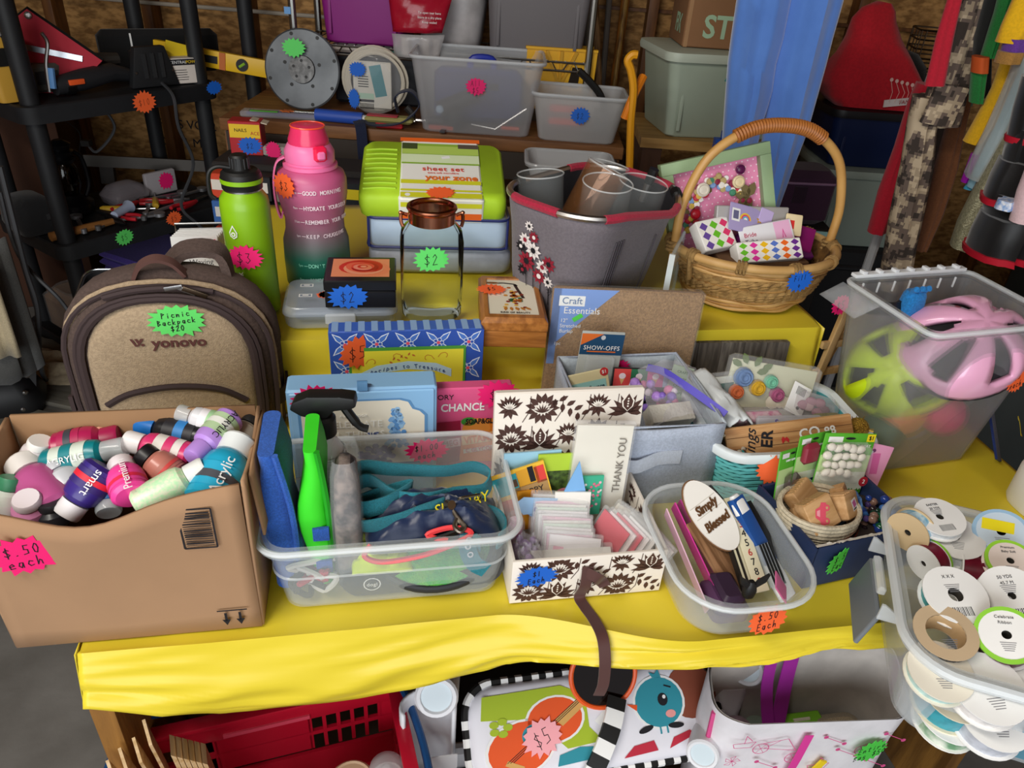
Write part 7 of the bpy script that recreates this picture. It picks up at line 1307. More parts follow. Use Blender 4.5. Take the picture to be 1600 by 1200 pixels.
o = frbin('cloudy_storage_bin', 'large cloudy plastic bin of blue and black tools on the workbench', -.188, 2.64, BZ + .001, .42, .28, .235, .34, 2); sticker(o, (-.002, -.142, .155), (86, 0, 0), 'hot', ('All', '$5'), (.068, .056), .016)
def bx_(name, lab, cat, x, y, z, rot, parts): 
    q = thing(name, lab, cat, (x, y, z), rot=rot)
    for nm, mb_, m_ in parts: obj(nm, mb_, m_, q)
    return q
bx_('tool_case', 'navy blue tool case inside the large cloudy bin', 'case', -.19, 2.68, BZ + .012, (0, 0, 6), [('case_body', rbox(.30, .08, .17, .02), mat('#2a3a8a', .5)), ('latch', MB().box((.05, -.042, .12), (.03, .006, .02)), BLACK), ('blue_grip', MB().tube(bez([(-.03, 0, .17), (-.02, 0, .20), (.04, 0, .20), (.05, 0, .17)], 12), .012, 8), mat('#2438b0', .4))])
bx_('cordless_driver', 'black driver tool inside the large cloudy bin', 'tool', -.20, 2.575, BZ + .02, (0, -20, 10), [('motor', MB().tube([(-.09, 0, .08), (.05, 0, .09)], [.028, .024], 12), BLACK), ('grip', MB().tube([(-.04, 0, .08), (-.06, 0, .0)], [.02, .024], 10), mat('#2a2c30', .5)), ('light_lens', MB().ball((-.085, -.02, .085), .014, 10, 8), mat('#bcd8f2', .2)), ('red_trim', MB().box((.06, -.01, .09), (.03, .03, .012)), mat('#d8402c', .4))])
bx_('chrome_l_wrench', 'chrome bent wrench at the bottom of the large cloudy bin', 'wrench', -.12, 2.545, BZ + .018, (0, 0, 0), [('bent_rod', MB().tube([(-.08, 0, .01), (.0, 0, .0), (.10, .01, .07)], .005, 8), CHROME), ('orange_sleeve', MB().tube([(.02, -.006, .008), (.08, -.006, .008)], .006, 8), mat('#f0603c', .4))])
o = frbin('small_cloudy_bin', 'small cloudy plastic bin with blue sticker at the bench end', .150, 2.60, BZ + .001, .30, .20, .150, .5, 0); sticker(o, (.005, -.101, .090), (86, 0, 0), 'blu', ('$2',), (.065, .055), .018)
for i, z in enumerate((.095, .055)): bx_('staple_box', ('coral staple carton upper in the small cloudy bin', 'coral staple carton lower in the small cloudy bin')[i], 'box', .11, 2.525, BZ + z, (0, 0, 0), [('carton', rbox(.11, .02, .02, .002), mat('#f0604c', .5)), ('end_flap', MB().box((.057, 0, .01), (.003, .018, .018)), mat('#d84c3c', .5))])
bx_('black_trowel', 'black handled trowel sticking out of the small cloudy bin', 'trowel', .20, 2.60, BZ + .06, (0, 0, 0), [('handle', MB().tube(bez([(-.06, 0, .15), (-.02, 0, .12), (.02, 0, .08), (.04, 0, .03)], 14), .012, 8), BLACK), ('blade', MB().box((.03, 0, .0), (.05, .003, .08)), metal('#8a8a8e'))])
o = thing('stool', 'low dark stool under the empty white bin', 'stool', (.125, 2.30, 0)); obj('seat', rbox(.28, .2, .03, .006, .775), mat('#3a2e26', .7), o)
for x in (-.11, .11):
    for y in (-.07, .07): obj('leg', MB().box((x, y, .388), (.03, .03, .775)), mat('#3a2e26', .7), o)
o = frbin('empty_white_bin', 'empty cracked white plastic bin in front of the workbench end', .125, 2.30, .806, .26, .18, .085, .75, 2)
o = thing('mitre_box', 'yellow plastic mitre box standing behind the small cloudy bin', 'tool', (.085, 2.80, BZ), 4); yb2 = mat('#eab010', .45)
obj('front_wall', MB().prism([(-.12, 0), (.12, 0), (.125, .20), (-.12, .19)], 0, .012), yb2, o, (0, 0, .05), (90, 0, 0)); obj('rear_wall', MB().box((0, .07, .15), (.24, .012, .20)), yb2, o); obj('floor_plate', MB().box((0, .04, .05), (.24, .09, .012)), yb2, o); obj('base_block', MB().box((0, .04, .022), (.22, .08, .044)), mat('#4a3a2a', .8), o)
for x, a in ((-.05, 30), (.0, 0), (.05, -30)): obj('raised_brace', MB().box((x, -.016, .15), (.010, .008, .18)), mat('#d09a0c', .45), o, (0, 0, 0), (0, a * .8, 0))
obj('saw_opening', MB().prism([(.0, -.03), (.035, -.04), (.04, .03), (.012, .03)], 0, .003), mat('#241a10', .9), o, (.03, -.0135, .16), (90, 0, 0)); obj('top_lip', MB().box((.0, -.006, .246), (.25, .03, .008)), yb2, o)
for i, (lab, x, co, co2, hh) in enumerate((('red and yellow nail carton with a blue sticker on the bench corner', -.865, '#b8242c', '#f0c820', .10),)):
    o = thing('nail_carton', lab, 'box', (x, 2.30, .835), 6); obj('carton', rbox(.095, .06, hh, .002), mat(co, .5), o); Decal().rect(0, hh * .72, .09, hh * .4, mat(co2, .5), 0).build('yellow_panel', o, (0, -.0306, 0)); text('NAILS', .014, INK, o, (-.012, -.0314, hh * .74)); text('ACE', .014, mat('#c02028', .5), o, (.03, -.0314, hh * .66)); sticker(o, (.012, -.033, hh * .30), (90, 0, 6), 'blu', ('$2',), (.075, .055), .016); obj('open_flap', MB().box((.02, .0, hh + .004), (.05, .04, .003)), mat('#d8c8b0', .6), o, (0, 0, 0), (0, 12, 0))
o = thing('hardware_rack', 'rack of stacked small parts boxes behind the pink bottle', 'rack', (-.55, 2.25, 0)); obj('rack_frame', rbox(.78, .14, .835, .004), mat('#2a2624', .8), o)
hd = [('#d84a2c', '#e6ded0'), ('#2f7a44', '#e6c428'), ('#202428', '#e6d020'), ('#3a66a8', '#d8d4cc'), ('#8a8478', '#d8502c'), ('#1c1c20', '#f0e8dc')]
k = 0
for zi in range(5):
    for xi in range(8):
        co, c2 = hd[(zi * 3 + xi * 5) % 6]; z = .42 + .082 * zi; x = -.335 + .095 * xi
        o2 = thing('parts_box', 'small parts box on the rack, row %s from the top, %s of the row' % (('fifth', 'fourth', 'third', 'second', 'first')[zi], ('first', 'second', 'third', 'fourth', 'fifth', 'sixth', 'seventh', 'eighth')[xi]), 'box', (-.55 + x, 2.145, z), group='small parts boxes on the rack'); obj('carton', rbox(.088, .06, .072, .002), mat(co, .5), o2); obj('front_label', MB().box((0, -.031, .04), (.07, .0015, .03)), mat(c2, .5), o2)
o = thing('pink_sticker_pack', 'clear pack with pink tag beside the nail carton', 'package', (-.78, 2.30, .835), 0); obj('pack', rbox(.07, .05, .03, .004), clear('#e0d8d0', .5), o); sticker(o, (0, -.03, .02), (90, 0, 0), 'hot', (), (.05, .06))
def benchtool(name, lab, x, y, parts, rz=0):
    o = thing(name, lab, 'tool', (x, y, BZ + .001), rz)
    for nm, mb_, m_ in parts: obj(nm, mb_, m_, o)
benchtool('saw_blade_pack', 'long blue and clear saw blade pack lying on the bench', -.82, 2.56, [('sleeve', rbox(.30, .05, .02, .004), clear('#b8b4b8', .5)), ('blue_insert', rbox(.26, .035, .012, .003, .005), mat('#2c4aa0', .5)), ('green_strip', MB().box((-.07, -.02, .022), (.09, .012, .002)), mat('#5ac03a', .5)), ('orange_star', MB().prism(star2(.05, .04, 6, 3, .5), .021, .024), mat('#d8702c', .5))], 4)
benchtool('caulk_tube', 'blue caulk tube lying on the bench', -.62, 2.545, [('tube', MB().tube([(-.1, 0, .02), (.06, 0, .02)], .02, 12), mat('#2c54b8', .4)), ('nozzle', MB().tube([(.06, 0, .02), (.13, 0, .02)], [.012, .004], 10), mat('#e0e0e0', .4))], -4)
benchtool('ratchet_strap', 'navy webbing strap with red ratchet hanging over the bench edge', -.47, 2.53, [('webbing_loop', MB().strip(bez([(-.10, -.01, .02), (-.03, -.02, .012), (.05, -.02, .03), (.10, .0, .08), (.07, .01, .12), (.02, .01, .10), (.03, .0, .05)], 40), .03, .003, (0, 1, .1)), fabric('#1c2440')), ('hanging_tail', MB().strip(bez([(-.10, -.02, .02), (-.085, -.05, .0), (-.08, -.055, -.08), (-.075, -.055, -.18)], 20), .035, .003, (1, 0, 0)), fabric('#1c2440')), ('red_ratchet', rbox(.09, .03, .02, .004), mat('#c8202c', .4)), ('glove_cuff', rbox(.16, .05, .02, .008, .018), mat('#a8a060', .8)), ('red_patch', MB().box((-.02, -.012, .041), (.10, .03, .003)), mat('#c02038', .5))])
benchtool('steel_rod_bundle', 'steel rods and bits lying along the bench edge', -.56, 2.60, [('rod', MB().tube([(-.25, 0, .01), (.25, .02, .01)], .007, 8), CHROME), ('dark_socket', MB().tube([(.2, .01, .012), (.26, .012, .012)], .016, 10), BLACK), ('long_bit', MB().tube([(-.2, -.02, .008), (.1, -.01, .008)], .005, 8), metal('#6a6a6c'))])
benchtool('wood_chisel', 'orange handled chisel pointing over the bench edge', -.30, 2.525, [('handle', MB().box((0, .02, .01), (.08, .016, .012)), mat('#e05a3c', .5)), ('blade', MB().box((.01, -.012, .008), (.016, .05, .004)), metal('#8a8a8a'))])
benchtool('small_clamp', 'small black clamp beside the large cloudy bin', -.425, 2.60, [('jaw', MB().tube(bez([(0, 0, .0), (.02, 0, .03), (.0, 0, .055)], 10), .012, 8), mat('#2c2a28', .5)), ('screw', MB().tube([(-.02, 0, .01), (.03, 0, .01)], .006, 8), metal('#8a8a8a'))])
# long handles leaning on the wall
for i, (lab, co, x0, y0, x1, y1, r_) in enumerate((('pale wooden tool handle leaning on the wall behind the mitre box', '#b48a5a', 929, 0, 935, 130, .016), ('orange brown broom handle leaning on the wall', '#b06a24', 972, 38, 957, 150, .017), ('grey shovel handle leaning between the wooden handles', '#6a625a', 952, 0, 940, 150, .012), ('thin yellow stick leaning on the wall', '#a8803a', 978, 0, 970, 60, .010))):
    a, b = atY(x0, y0, 3.28), atY(x1, y1, 3.25); d_ = (b - a); top = a - d_ * .6; bot = a + d_ * ((0 - a.z) / d_.z)
    o = thing('leaning_pole', lab, 'pole', bot, group='long handles leaning on the wall'); obj('shaft', MB().tube([(0, 0, 0), top - bot], r_, 10), wood(co, '#6a4420', 2, 30) if i != 2 else mat(co, .6), o); obj('ferrule', MB().tube([(top - bot) * .02, (top - bot) * .10], r_ * 1.3, 10), metal('#6a6a6c', .5), o)
yp = mat('#e09a14', .5); o = thing('yellow_pry_bar', 'yellow hook ended crate opener standing beside the pale green tote', 'tool', atY(984, 262, 2.15)); pz = .0
pts = [atY(984, 262, 2.15), atY(986, 190, 2.15), atY(990, 140, 2.15), atY(986, 110, 2.15), atY(981, 95, 2.15), atY(988, 86, 2.15), atY(996, 86, 2.15)]; b0 = atY(984, 262, 2.15)
obj('bar', MB().tube([Vector((0, 0, -b0.z))] + bez([p - b0 for p in pts], 30), .011, 8), yp, o); obj('orange_sling', MB().tube(bez([p - b0 for p in (atY(976, 185, 2.16), atY(990, 150, 2.16), atY(1005, 120, 2.2))], 14), .012, 8), mat('#e8841c', .5), o)
# ================================================================ PALE GREEN TOTE AND CARTON
gt = mat('#a9b6a4', .5, var=.08, vs=6); gy = 2.52
a, b = atY(1003, 205, 2.42), atY(1150, 212, 2.42); tz = a.z
o = thing('wooden_stand', 'dark wooden stand with pale top under the green tote', 'stand', (a.x + .20, gy, 0)); obj('stand_top', MB().box((.02, .0, tz - .015), (.46, .36, .03)), wood('#b08a50', '#8a6632', 0), o)
for x in (-.17, .2):
    for y in (-.14, .14): obj('leg', MB().box((x, y, (tz - .03) / 2), (.06, .06, tz - .03)), wood('#4a2c18', '#38200f', 2), o)
o = tote('pale_green_tote', 'pale sage green tote with lid on the wooden stand', a.x + .215, gy, tz + .001, .40, .30, .235, gt, 10, lid=mat('#b9c2b2', .5)); obj('teal_tape', MB().strip([(.0, -.172, .245), (.0, -.174, .232), (-.006, -.162, .20), (-.016, -.158, .168)], .034, .001, (1, 0, 0)), mat('#1f8a86', .5), o)
o = thing('shipping_box', 'brown shipping carton with pale green lettering on the sage tote', 'box', (a.x + .205, gy + .02, tz + .25), 2); obj('carton', rbox(.26, .22, .34, .003), mat('#8a6240', .8, var=.1, vs=6), o); mint = mat('#9fbc9c', .6)
text('STITCH', .085, mint, o, (.06, -.1115, .055), bold=.002, sx=.95); text('FIX', .07, mint, o, (-.1315, -.02, .055), (90, 0, -90), bold=.002, sx=.8); obj('edge_tape', MB().box((-.12, -.1108, .17), (.012, .001, .34)), mat('#a07850', .5), o); obj('black_label', MB().box((-.1305, -.05, .25), (.001, .03, .05)), BLACK, o)
o = thing('blue_toy_blocks', 'blue plastic toy bricks in the gap below the pale green tote', 'toy', atY(1122, 232, 2.25)); 
for i in range(5): obj('toy_brick', MB().box((.018 * (i % 3), 0, .02 * (i // 2)), (.03, .03, .018)), mat('#1f4fb0', .4), o)
obj('red_brick', MB().box((.0, 0, -.03), (.05, .03, .02)), mat('#a02a2a', .4), o); obj('brick_base', MB().box((.02, .03, -.04 - (o.location.z - .04) / 2), (.12, .06, o.location.z - .04)), mat('#2a221c', .8), o)
# ================================================================ BINS AND BAGS AT THE BACK CORNER
a, b = atY(1268, 385, 2.55), atY(1362, 385, 2.55)
o = thing('storage_chest', 'low black chest under the grey green tote', 'chest', (1.14, 2.75, 0)); obj('body', rbox(.52, .40, a.z - .002, .01), mat('#141416', .6), o); obj('lid_edge', rbox(.54, .42, .02, .006, a.z - .08), mat('#1f1f22', .5), o)
c_ = (a.x + b.x) / 2 + .05
h1 = atY(1320, 270, 2.55).z - a.z
o = tote('grey_green_tote', 'grey green tote with a small white label in the back corner', c_, 2.72, a.z, .34, .32, h1, mat('#94a096', .5), 2, lid=mat('#9aa69c', .5)); Decal().rect(.07, h1 * .38, .07, .05, paper('#b9c0b8'), 0).rect(.075, h1 * .38, .034, .032, mat('#4a5450', .5), 1).build('white_label', o, (0, -.158, 0))
nz0 = a.z + h1 + .014; h2 = atY(1320, 176, 2.55).z - nz0
o = tote('navy_tote', 'dark navy tote stacked on the grey green tote', c_ - .02, 2.72, nz0, .36, .32, h2, mat('#10204a', .5), 2, lid=mat('#131318', .5))
rz0 = nz0 + h2 + .014
o = thing('red_gift_sack', 'red fabric sack with white line drawings lying on the navy tote', 'sack', (c_ - .06, 2.66, rz0), 0); rs_ = fabric('#c41828', .15, 120)
obj('sack_body', MB().loft([[(x + .035 * nz(x + y, z, 1, 7) + sx_, y + .02 * nz(y + x, z, 4, 9), z + .012 * nz(x, y, 2, 11)) for x, y, z in rr(w_, d_, .05, z0, 6)] for z0, w_, d_, sx_ in ((0, .28, .18, 0), (.03, .33, .20, .0), (.09, .31, .19, -.01), (.15, .24, .16, -.03), (.20, .17, .12, -.05), (.25, .13, .09, -.06), (.28, .10, .06, -.055), (.30, .05, .03, -.05))]), rs_, o, smooth=60)
D = Decal(); wl2 = mat('#e6b8b0', .6)
for i in range(6): D.line([(-.04 + .018 * i, .0), (-.035 + .018 * i + .006 * math.sin(i), .03), (-.045 + .018 * i, .06 - .003 * i)], .0016, wl2, 0); D.ell(-.045 + .018 * i, .066 - .003 * i, .006, .006, wl2, 0, n=8)
D.build('line_drawing', o, (.05, -.118, .03), (76, 0, 6)); obj('name_band', MB().box((.06, -.104, .022), (.13, .003, .022)), mat('#e8dcd8', .6), o, (0, 0, 0), (0, -8, 6)); text('FAMILY', .017, mat('#a02030', .6), o, (.075, -.108, .032), (86, -8, 6))
o = thing('floral_pouch', 'green and pink floral pouch beside the red sack', 'pouch', (c_ + .17, 2.62, rz0), 10); obj('pouch_body', MB().loft([rr(.12, .10, .04, 0), rr(.16, .12, .05, .03), rr(.13, .10, .04, .09), rr(.06, .04, .015, .12)]), mat('#3f7f6a', .8, var=.9, vs=30, col2='#b0706a'), o, smooth=60); obj('gathered_neck', MB().lathe([(.02, .115), (.012, .125), (.03, .145)], 12), mat('#3f7f6a', .8), o)
o = thing('wire_basket', 'dark wire crate on the back shelf above the floral pouch', 'crate', (c_ + .27, 2.98, rz0 + .06), -12); wm = metal('#4a3c30', .5)
for i in range(6): obj('horizontal_wire', MB().tube([(p[0], p[1], .03 * i) for p in rr(.2, .16, .02, 0, 3)], .003, 5, True), wm, o)
for p in rr(.2, .16, .02, 0, 2): obj('vertical_wire', MB().tube([p, (p[0], p[1], .15)], .0025, 5), wm, o)
obj('wooden_base', MB().box((0, 0, -(rz0 + .06) / 2 - .003), (.22, .18, rz0 + .05)), mat('#2c1c12', .8), o)
o = thing('knitted_beanie', 'black knitted cap beside the red sack', 'hat', (c_ + .10, 2.86, rz0), 0); obj('crown', MB().lathe([(.09, 0), (.095, .03), (.08, .10), (.04, .14), (.005, .15)], 20), fabric('#0e0e10'), o, smooth=60); obj('cuff', MB().lathe([(.094, 0), (.1, .01), (.1, .035), (.094, .04)], 20, c0=False, c1=False), fabric('#0a0a0c'), o)
ca = atY(1255, 352, 2.3)
o = thing('plum_cooler_bag', 'plum zip lunch cooler beside the grey green tote', 'bag', (ca.x - .02, 2.36, ca.z), 6); obj('bag_body', rbox(.17, .14, .17, .02), fabric('#3c1c36'), o); obj('zipper', MB().tube([p for p in rr(.174, .144, .02, .135, 4)], .004, 6, True), mat('#8a6a86', .5), o); obj('flap', MB().box((-.03, -.073, .10), (.04, .004, .05)), fabric('#2c1428'), o)
o = thing('cooler_stand', 'dark crate under the plum cooler bag', 'crate', (ca.x - .02, 2.36, 0)); obj('crate_body', rbox(.22, .18, ca.z - .002, .006), mat('#1c1816', .8), o); obj('teal_strip', MB().box((0, -.092, ca.z - .02), (.2, .004, .03)), mat('#8fb8b4', .6), o)
o = thing('floral_suitcase', 'dark suitcase with pale flower pattern behind the helmet bin', 'suitcase', (1.72, 2.02, .0), -20); obj('shell', rbox(.50, .30, .80, .05), mat('#2c302e', .7), o); D = Decal(); rnd = random.Random(6)
for i in range(30):
    x, y = rnd.uniform(-.21, .21), rnd.uniform(.45, .78)
    for k in range(5): D.leaf(x, y, .030, .022, 72 * k + i * 20, mat(('#8a7a70', '#7a6a6e', '#94887a')[i % 3], .7), i % 4)
    D.ell(x, y, .008, .008, mat('#b8a468', .6), 5)
D.build('flower_pattern', o, (0, -.1505, 0)); obj('handle', MB().tube(bez([(-.06, 0, .80), (-.05, 0, .84), (.05, 0, .84), (.06, 0, .80)], 12), .010, 8), BLACK, o)
# ================================================================ HANGING CLOTHES
def drape(rows, Y, dep, m, par, name='cloth', fold=.010, sc=20, seed=0, closed=True, nring=28, sm=60):
    """a hanging cloth tube through outline rows (py, px left, px right) at depth Y"""
    rings = []; Rr = []
    for py, xl, xr in rows: l, r_ = atY(xl, py, Y), atY(xr, py, Y); Rr.append((l, r_))
    # refine rows
    fine = []
    for i in range(len(Rr) - 1):
        for k in range(4): t_ = k / 4; fine.append((Rr[i][0].lerp(Rr[i + 1][0], t_), Rr[i][1].lerp(Rr[i + 1][1], t_)))
    fine.append(Rr[-1])
    for l, r_ in fine:
        c = (l + r_) / 2; hx = (r_ - l) / 2; rg = []
        for j in range(nring):
            a_ = 2 * math.pi * j / nring; u = math.cos(a_); f_ = fold * (math.sin(u * sc + seed) + .6 * nz(u * 3, c.z * 3, seed, 2))
            p = c + hx * u + Vector((0, dep * math.sin(a_) + f_ * (1 - u * u) ** .5, 0)); rg.append(tuple(p - par.location))
        rings.append(rg)
    return obj(name, MB().loft(rings, True, True), m, par, smooth=sm)
rail = thing('garment_rail', 'white metal clothes rail behind the helmet bin', 'rail', (1.0, 1.5, 0))
pA = atY(1366, 385, 2.12); pA.z = 0; pB = Vector((1.50, 1.50, 0))
for q in (pA, pB): obj('upright', MB().tube([q - rail.location, q - rail.location + Vector((0, 0, 1.75))], .014, 10), mat('#b9bcc0', .3), rail)
obj('top_bar', MB().tube([pA - rail.location + Vector((0, 0, 1.75)), pB - rail.location + Vector((0, 0, 1.75))], .014, 10), mat('#b9bcc0', .3), rail)
for q in (pA, pB): obj('foot_bar', MB().tube([q - rail.location + Vector((-.16, -.16, .02)), q - rail.location + Vector((.16, .16, .02))], .014, 10), mat('#b9bcc0', .3), rail)
def garment(name, lab, cat, px, Y):
    p = atY(px[0], px[1], Y); o = thing(name, lab, cat, (p.x, p.y, 1.46)); obj('hanger_hook', MB().tube([(0, 0, -.02), (0, 0, .27), (.012, 0, .298), (.024, 0, .29)], .003, 6), CHROME, o); return o
blv = mat('#4f7cc8', .8, var=.4, vs=9, col2='#3762ae', sheen=.8, bump=.25, bs=40)
o = garment('velour_trousers', 'sky blue velour trousers hanging in front of the pale green tote', 'trousers', (1235, 0), 1.9)
obj('ceiling_cord', MB().tube([(0, 0, .29), (0, 0, 1.04)], .003, 5), BLACK, o)
drape([(-90, 1166, 1332), (-70, 1164, 1328)], 1.9, .055, blv, o, 'waistband', .004, 11, 1)
drape([(-75, 1164, 1250), (0, 1151, 1236), (60, 1142, 1224), (100, 1137, 1212), (140, 1134, 1207), (200, 1130, 1188), (260, 1126, 1176), (330, 1120, 1164), (400, 1112, 1154)], 1.9, .045, blv, o, 'trouser_leg', .006, 9, 2)
drape([(-75, 1243, 1327), (0, 1229, 1317), (60, 1217, 1300), (100, 1208, 1290), (140, 1200, 1279), (200, 1193, 1262), (260, 1186, 1238), (320, 1180, 1216), (400, 1165, 1200)], 1.9, .045, blv, o, 'trouser_leg', .006, 9, 3)
o = garment('red_trousers', 'plain red trousers hanging behind the camouflage trousers', 'trousers', (1490, 0), 2.02); rdf = fabric('#b8142c', .12, 200)
drape([(130, 1435, 1450), (160, 1420, 1442), (230, 1398, 1428), (300, 1372, 1408), (362, 1356, 1382)], 2.02, .03, rdf, o, 'trouser_leg', .004, 7, 4)
drape([(-60, 1504, 1552), (0, 1484, 1510), (60, 1470, 1500), (130, 1448, 1470)], 2.02, .03, rdf, o, 'waist', .004, 7, 5)
o = garment('red_scarf', 'flat red scarf panel hanging over the camouflage trousers', 'scarf', (1490, 0), 1.80)
drape([(-60, 1498, 1535), (0, 1480, 1503), (60, 1462, 1490), (134, 1445, 1476)], 1.80, .012, rdf, o, 'scarf_panel', .002, 5, 2)
def camo():
    m = bpy.data.materials.new('digital_camouflage'); m.use_nodes = True; nt = m.node_tree; b = nt.nodes['Principled BSDF']; N = nt.nodes.new; L = nt.links.new
    tc = N('ShaderNodeTexCoord'); sn = N('ShaderNodeVectorMath'); sn.operation = 'SNAP'; sn.inputs[1].default_value = (.007, .007, .007); L(tc.outputs['Object'], sn.inputs[0])
    n = N('ShaderNodeTexNoise'); n.inputs['Scale'].default_value = 26; n.inputs['Detail'].default_value = 3; L(sn.outputs[0], n.inputs['Vector'])
    cr = N('ShaderNodeValToRGB'); cr.color_ramp.interpolation = 'CONSTANT'; el = cr.color_ramp.elements; el[0].color = (*lin('#3c322c'), 1); el[1].position = .44; el[1].color = (*lin('#6a5a50'), 1)
    for p_, c2 in ((.52, '#a8957c'), (.58, '#c2ae92')): e_ = el.new(p_); e_.color = (*lin(c2), 1)
    L(n.outputs['Fac'], cr.inputs[0]); L(cr.outputs[0], b.inputs['Base Color']); b.inputs['Roughness'].default_value = .9; return m
cm = camo()
o = garment('camouflage_trousers', 'digital camouflage cargo trousers hanging on the clothes rail', 'trousers', (1500, 0), 1.90)
drape([(-60, 1525, 1572), (0, 1500, 1535), (60, 1480, 1524), (120, 1455, 1518), (195, 1432, 1500)], 1.90, .035, cm, o, 'hip', .005, 8, 6)
drape([(150, 1428, 1475), (200, 1418, 1462), (260, 1408, 1458), (330, 1392, 1444), (380, 1384, 1432), (450, 1372, 1420)], 1.90, .04, cm, o, 'trouser_leg', .005, 8, 7)
obj('pocket', MB().box((0, 0, 0), (.075, .012, .09)), cm, o, atY(1475, 165, 1.84) - o.location, (0, 6, 0), bevel=.003)
o = garment('brown_trousers', 'plain brown trousers hanging behind the camouflage pair', 'trousers', (1520, 0), 2.0); drape([(100, 1500, 1530), (190, 1482, 1508), (260, 1462, 1496), (330, 1442, 1474), (388, 1425, 1446)], 2.0, .03, fabric('#7a4a2a', .15, 200), o, 'trouser_leg', .004, 7, 1); drape([(-60, 1540, 1590), (100, 1500, 1530)], 2.0, .03, fabric('#7a4a2a', .15, 200), o, 'waist', .004, 7, 1)
o = garment('black_green_jacket', 'black and green jacket with an orange band on the clothes rail', 'jacket', (1550, 0), 1.86); drape([(-60, 1560, 1590), (0, 1540, 1566), (60, 1524, 1546), (150, 1516, 1545)], 1.86, .03, fabric('#0f1210'), o, 'body', .004, 7, 1); drape([(-40, 1570, 1592), (20, 1556, 1572), (90, 1534, 1552)], 1.80, .02, fabric('#1c7a34'), o, 'green_sleeve', .004, 7, 1); drape([(88, 1521, 1543), (113, 1519, 1541)], 1.79, .024, mat('#c2521c', .8), o, 'orange_band', .002, 5, 1); drape([(113, 1519, 1541), (160, 1516, 1534)], 1.80, .02, fabric('#1c7a34'), o, 'green_cuff', .003, 7, 1)
o = garment('yellow_shirt', 'golden yellow shirt with purple and tan sleeve on the clothes rail', 'shirt', (1590, 0), 1.74); ylf = fabric('#eab40c', .12, 200)
drape([(-60, 1605, 1680), (0, 1584, 1650), (40, 1566, 1640), (66, 1558, 1600)], 1.72, .03, ylf, o, 'sleeve', .005, 7, 1); drape([(90, 1570, 1592), (140, 1552, 1580), (190, 1525, 1556), (222, 1508, 1530)], 1.78, .03, ylf, o, 'shirt_tail', .005, 7, 2); drape([(60, 1572, 1604), (82, 1566, 1600)], 1.71, .028, fabric('#6a3a9a'), o, 'purple_trim', .003, 5, 1); drape([(80, 1562, 1598), (98, 1556, 1590)], 1.705, .03, fabric('#b0803c'), o, 'tan_cuff', .003, 5, 1); drape([(66, 1590, 1640), (95, 1578, 1600)], 1.78, .03, ylf, o, 'shirt_body', .004, 7, 2)
o = garment('snowflake_dress', 'pale blue snowflake dress in a clear garment bag', 'dress', (1600, 60), 1.70); drape([(60, 1612, 1660), (120, 1590, 1640), (200, 1555, 1618), (260, 1525, 1585), (292, 1512, 1545)], 1.72, .03, mat('#7fb8d0', .5, var=.3, vs=20, col2='#c2d8de'), o, 'dress_body', .007, 11, 1); drape([(40, 1606, 1670), (120, 1580, 1650), (200, 1543, 1628), (250, 1520, 1596), (278, 1512, 1560)], 1.70, .05, mat('#cfd4d0', .25, alpha=.45, bump=.5, bs=30), o, 'garment_bag', .008, 12, 3)
drape([(240, 1518, 1530), (284, 1502, 1512)], 1.75, .012, mat('#a01ca8', .3), o, 'purple_ribbon', .002, 5, 1); drape([(262, 1530, 1545), (295, 1506, 1528)], 1.74, .014, mat('#3fa0c0', .4), o, 'blue_ribbon', .002, 5, 1)
o = garment('sequin_dress', 'pale gold sequin dress hanging beside the snowflake dress', 'dress', (1600, 100), 1.66); drape([(100, 1618, 1660), (200, 1578, 1625), (300, 1522, 1560), (350, 1498, 1530), (386, 1487, 1515)], 1.66, .03, mat('#b4b090', .3, .25, var=.6, vs=160, col2='#7c7a60', bump=.6, bs=300), o, 'dress_body', .006, 9, 1)
o = garment('ruffled_dress', 'black ruffled dress with red trim at the picture edge', 'dress', (1610, 120), 1.55); blf = mat('#121214', .35, sheen=.4)
for i, (y0, y1, l0, r0, l1, r1) in enumerate(((120, 216, 1600, 1680, 1574, 1690), (200, 268, 1586, 1690, 1562, 1690), (250, 312, 1566, 1680, 1538, 1660), (300, 345, 1552, 1640, 1540, 1630), (335, 392, 1540, 1620, 1514, 1592))):
    drape([(y0, l0, r0), ((y0 + y1) / 2, (l0 + l1) / 2 - 2, (r0 + r1) / 2), (y1, l1, r1)], 1.55 - .008 * i, .045 + .006 * i, blf, o, 'ruffle_tier', .012, 16, i)
    drape([(y1 - 5, l1 - 2, r1 + 1), (y1 + 5, l1 - 3, r1 + 1)], 1.55 - .008 * i, .050 + .006 * i, mat('#c01c30', .5), o, 'red_trim', .012, 16, i)
o = garment('pink_blouse', 'pale pink blouse at the very edge of the clothes rail', 'blouse', (1640, 200), 1.45); drape([(250, 1610, 1700), (300, 1590, 1690), (345, 1578, 1680)], 1.45, .04, fabric('#e6c4c8', .1, 200), o, 'blouse_body', .006, 9, 1); drape([(312, 1562, 1592), (326, 1555, 1590)], 1.47, .02, mat('#7fa4d8', .6, var=.9, vs=120, col2='#f0f0f4'), o, 'gingham_hem', .003, 7, 1); drape([(120, 1640, 1710), (250, 1610, 1700)], 1.45, .04, fabric('#e6c4c8', .1, 200), o, 'shoulder', .005, 9, 1)
# ================================================================ UNDER THE TABLE
lbz = .24
o = tt('low_bench', 'low dark plank bench under the table holding the baby things', 'bench', .615, .10, 0, 0); obj('bench_top', MB().box((0, 0, lbz - .015), (.42, .40, .03)), mat('#1c1612', .8), o)
for x in (-.18, .18): obj('leg', MB().box((x, 0, (lbz - .03) / 2), (.04, .36, lbz - .03)), mat('#1c1612', .8), o)
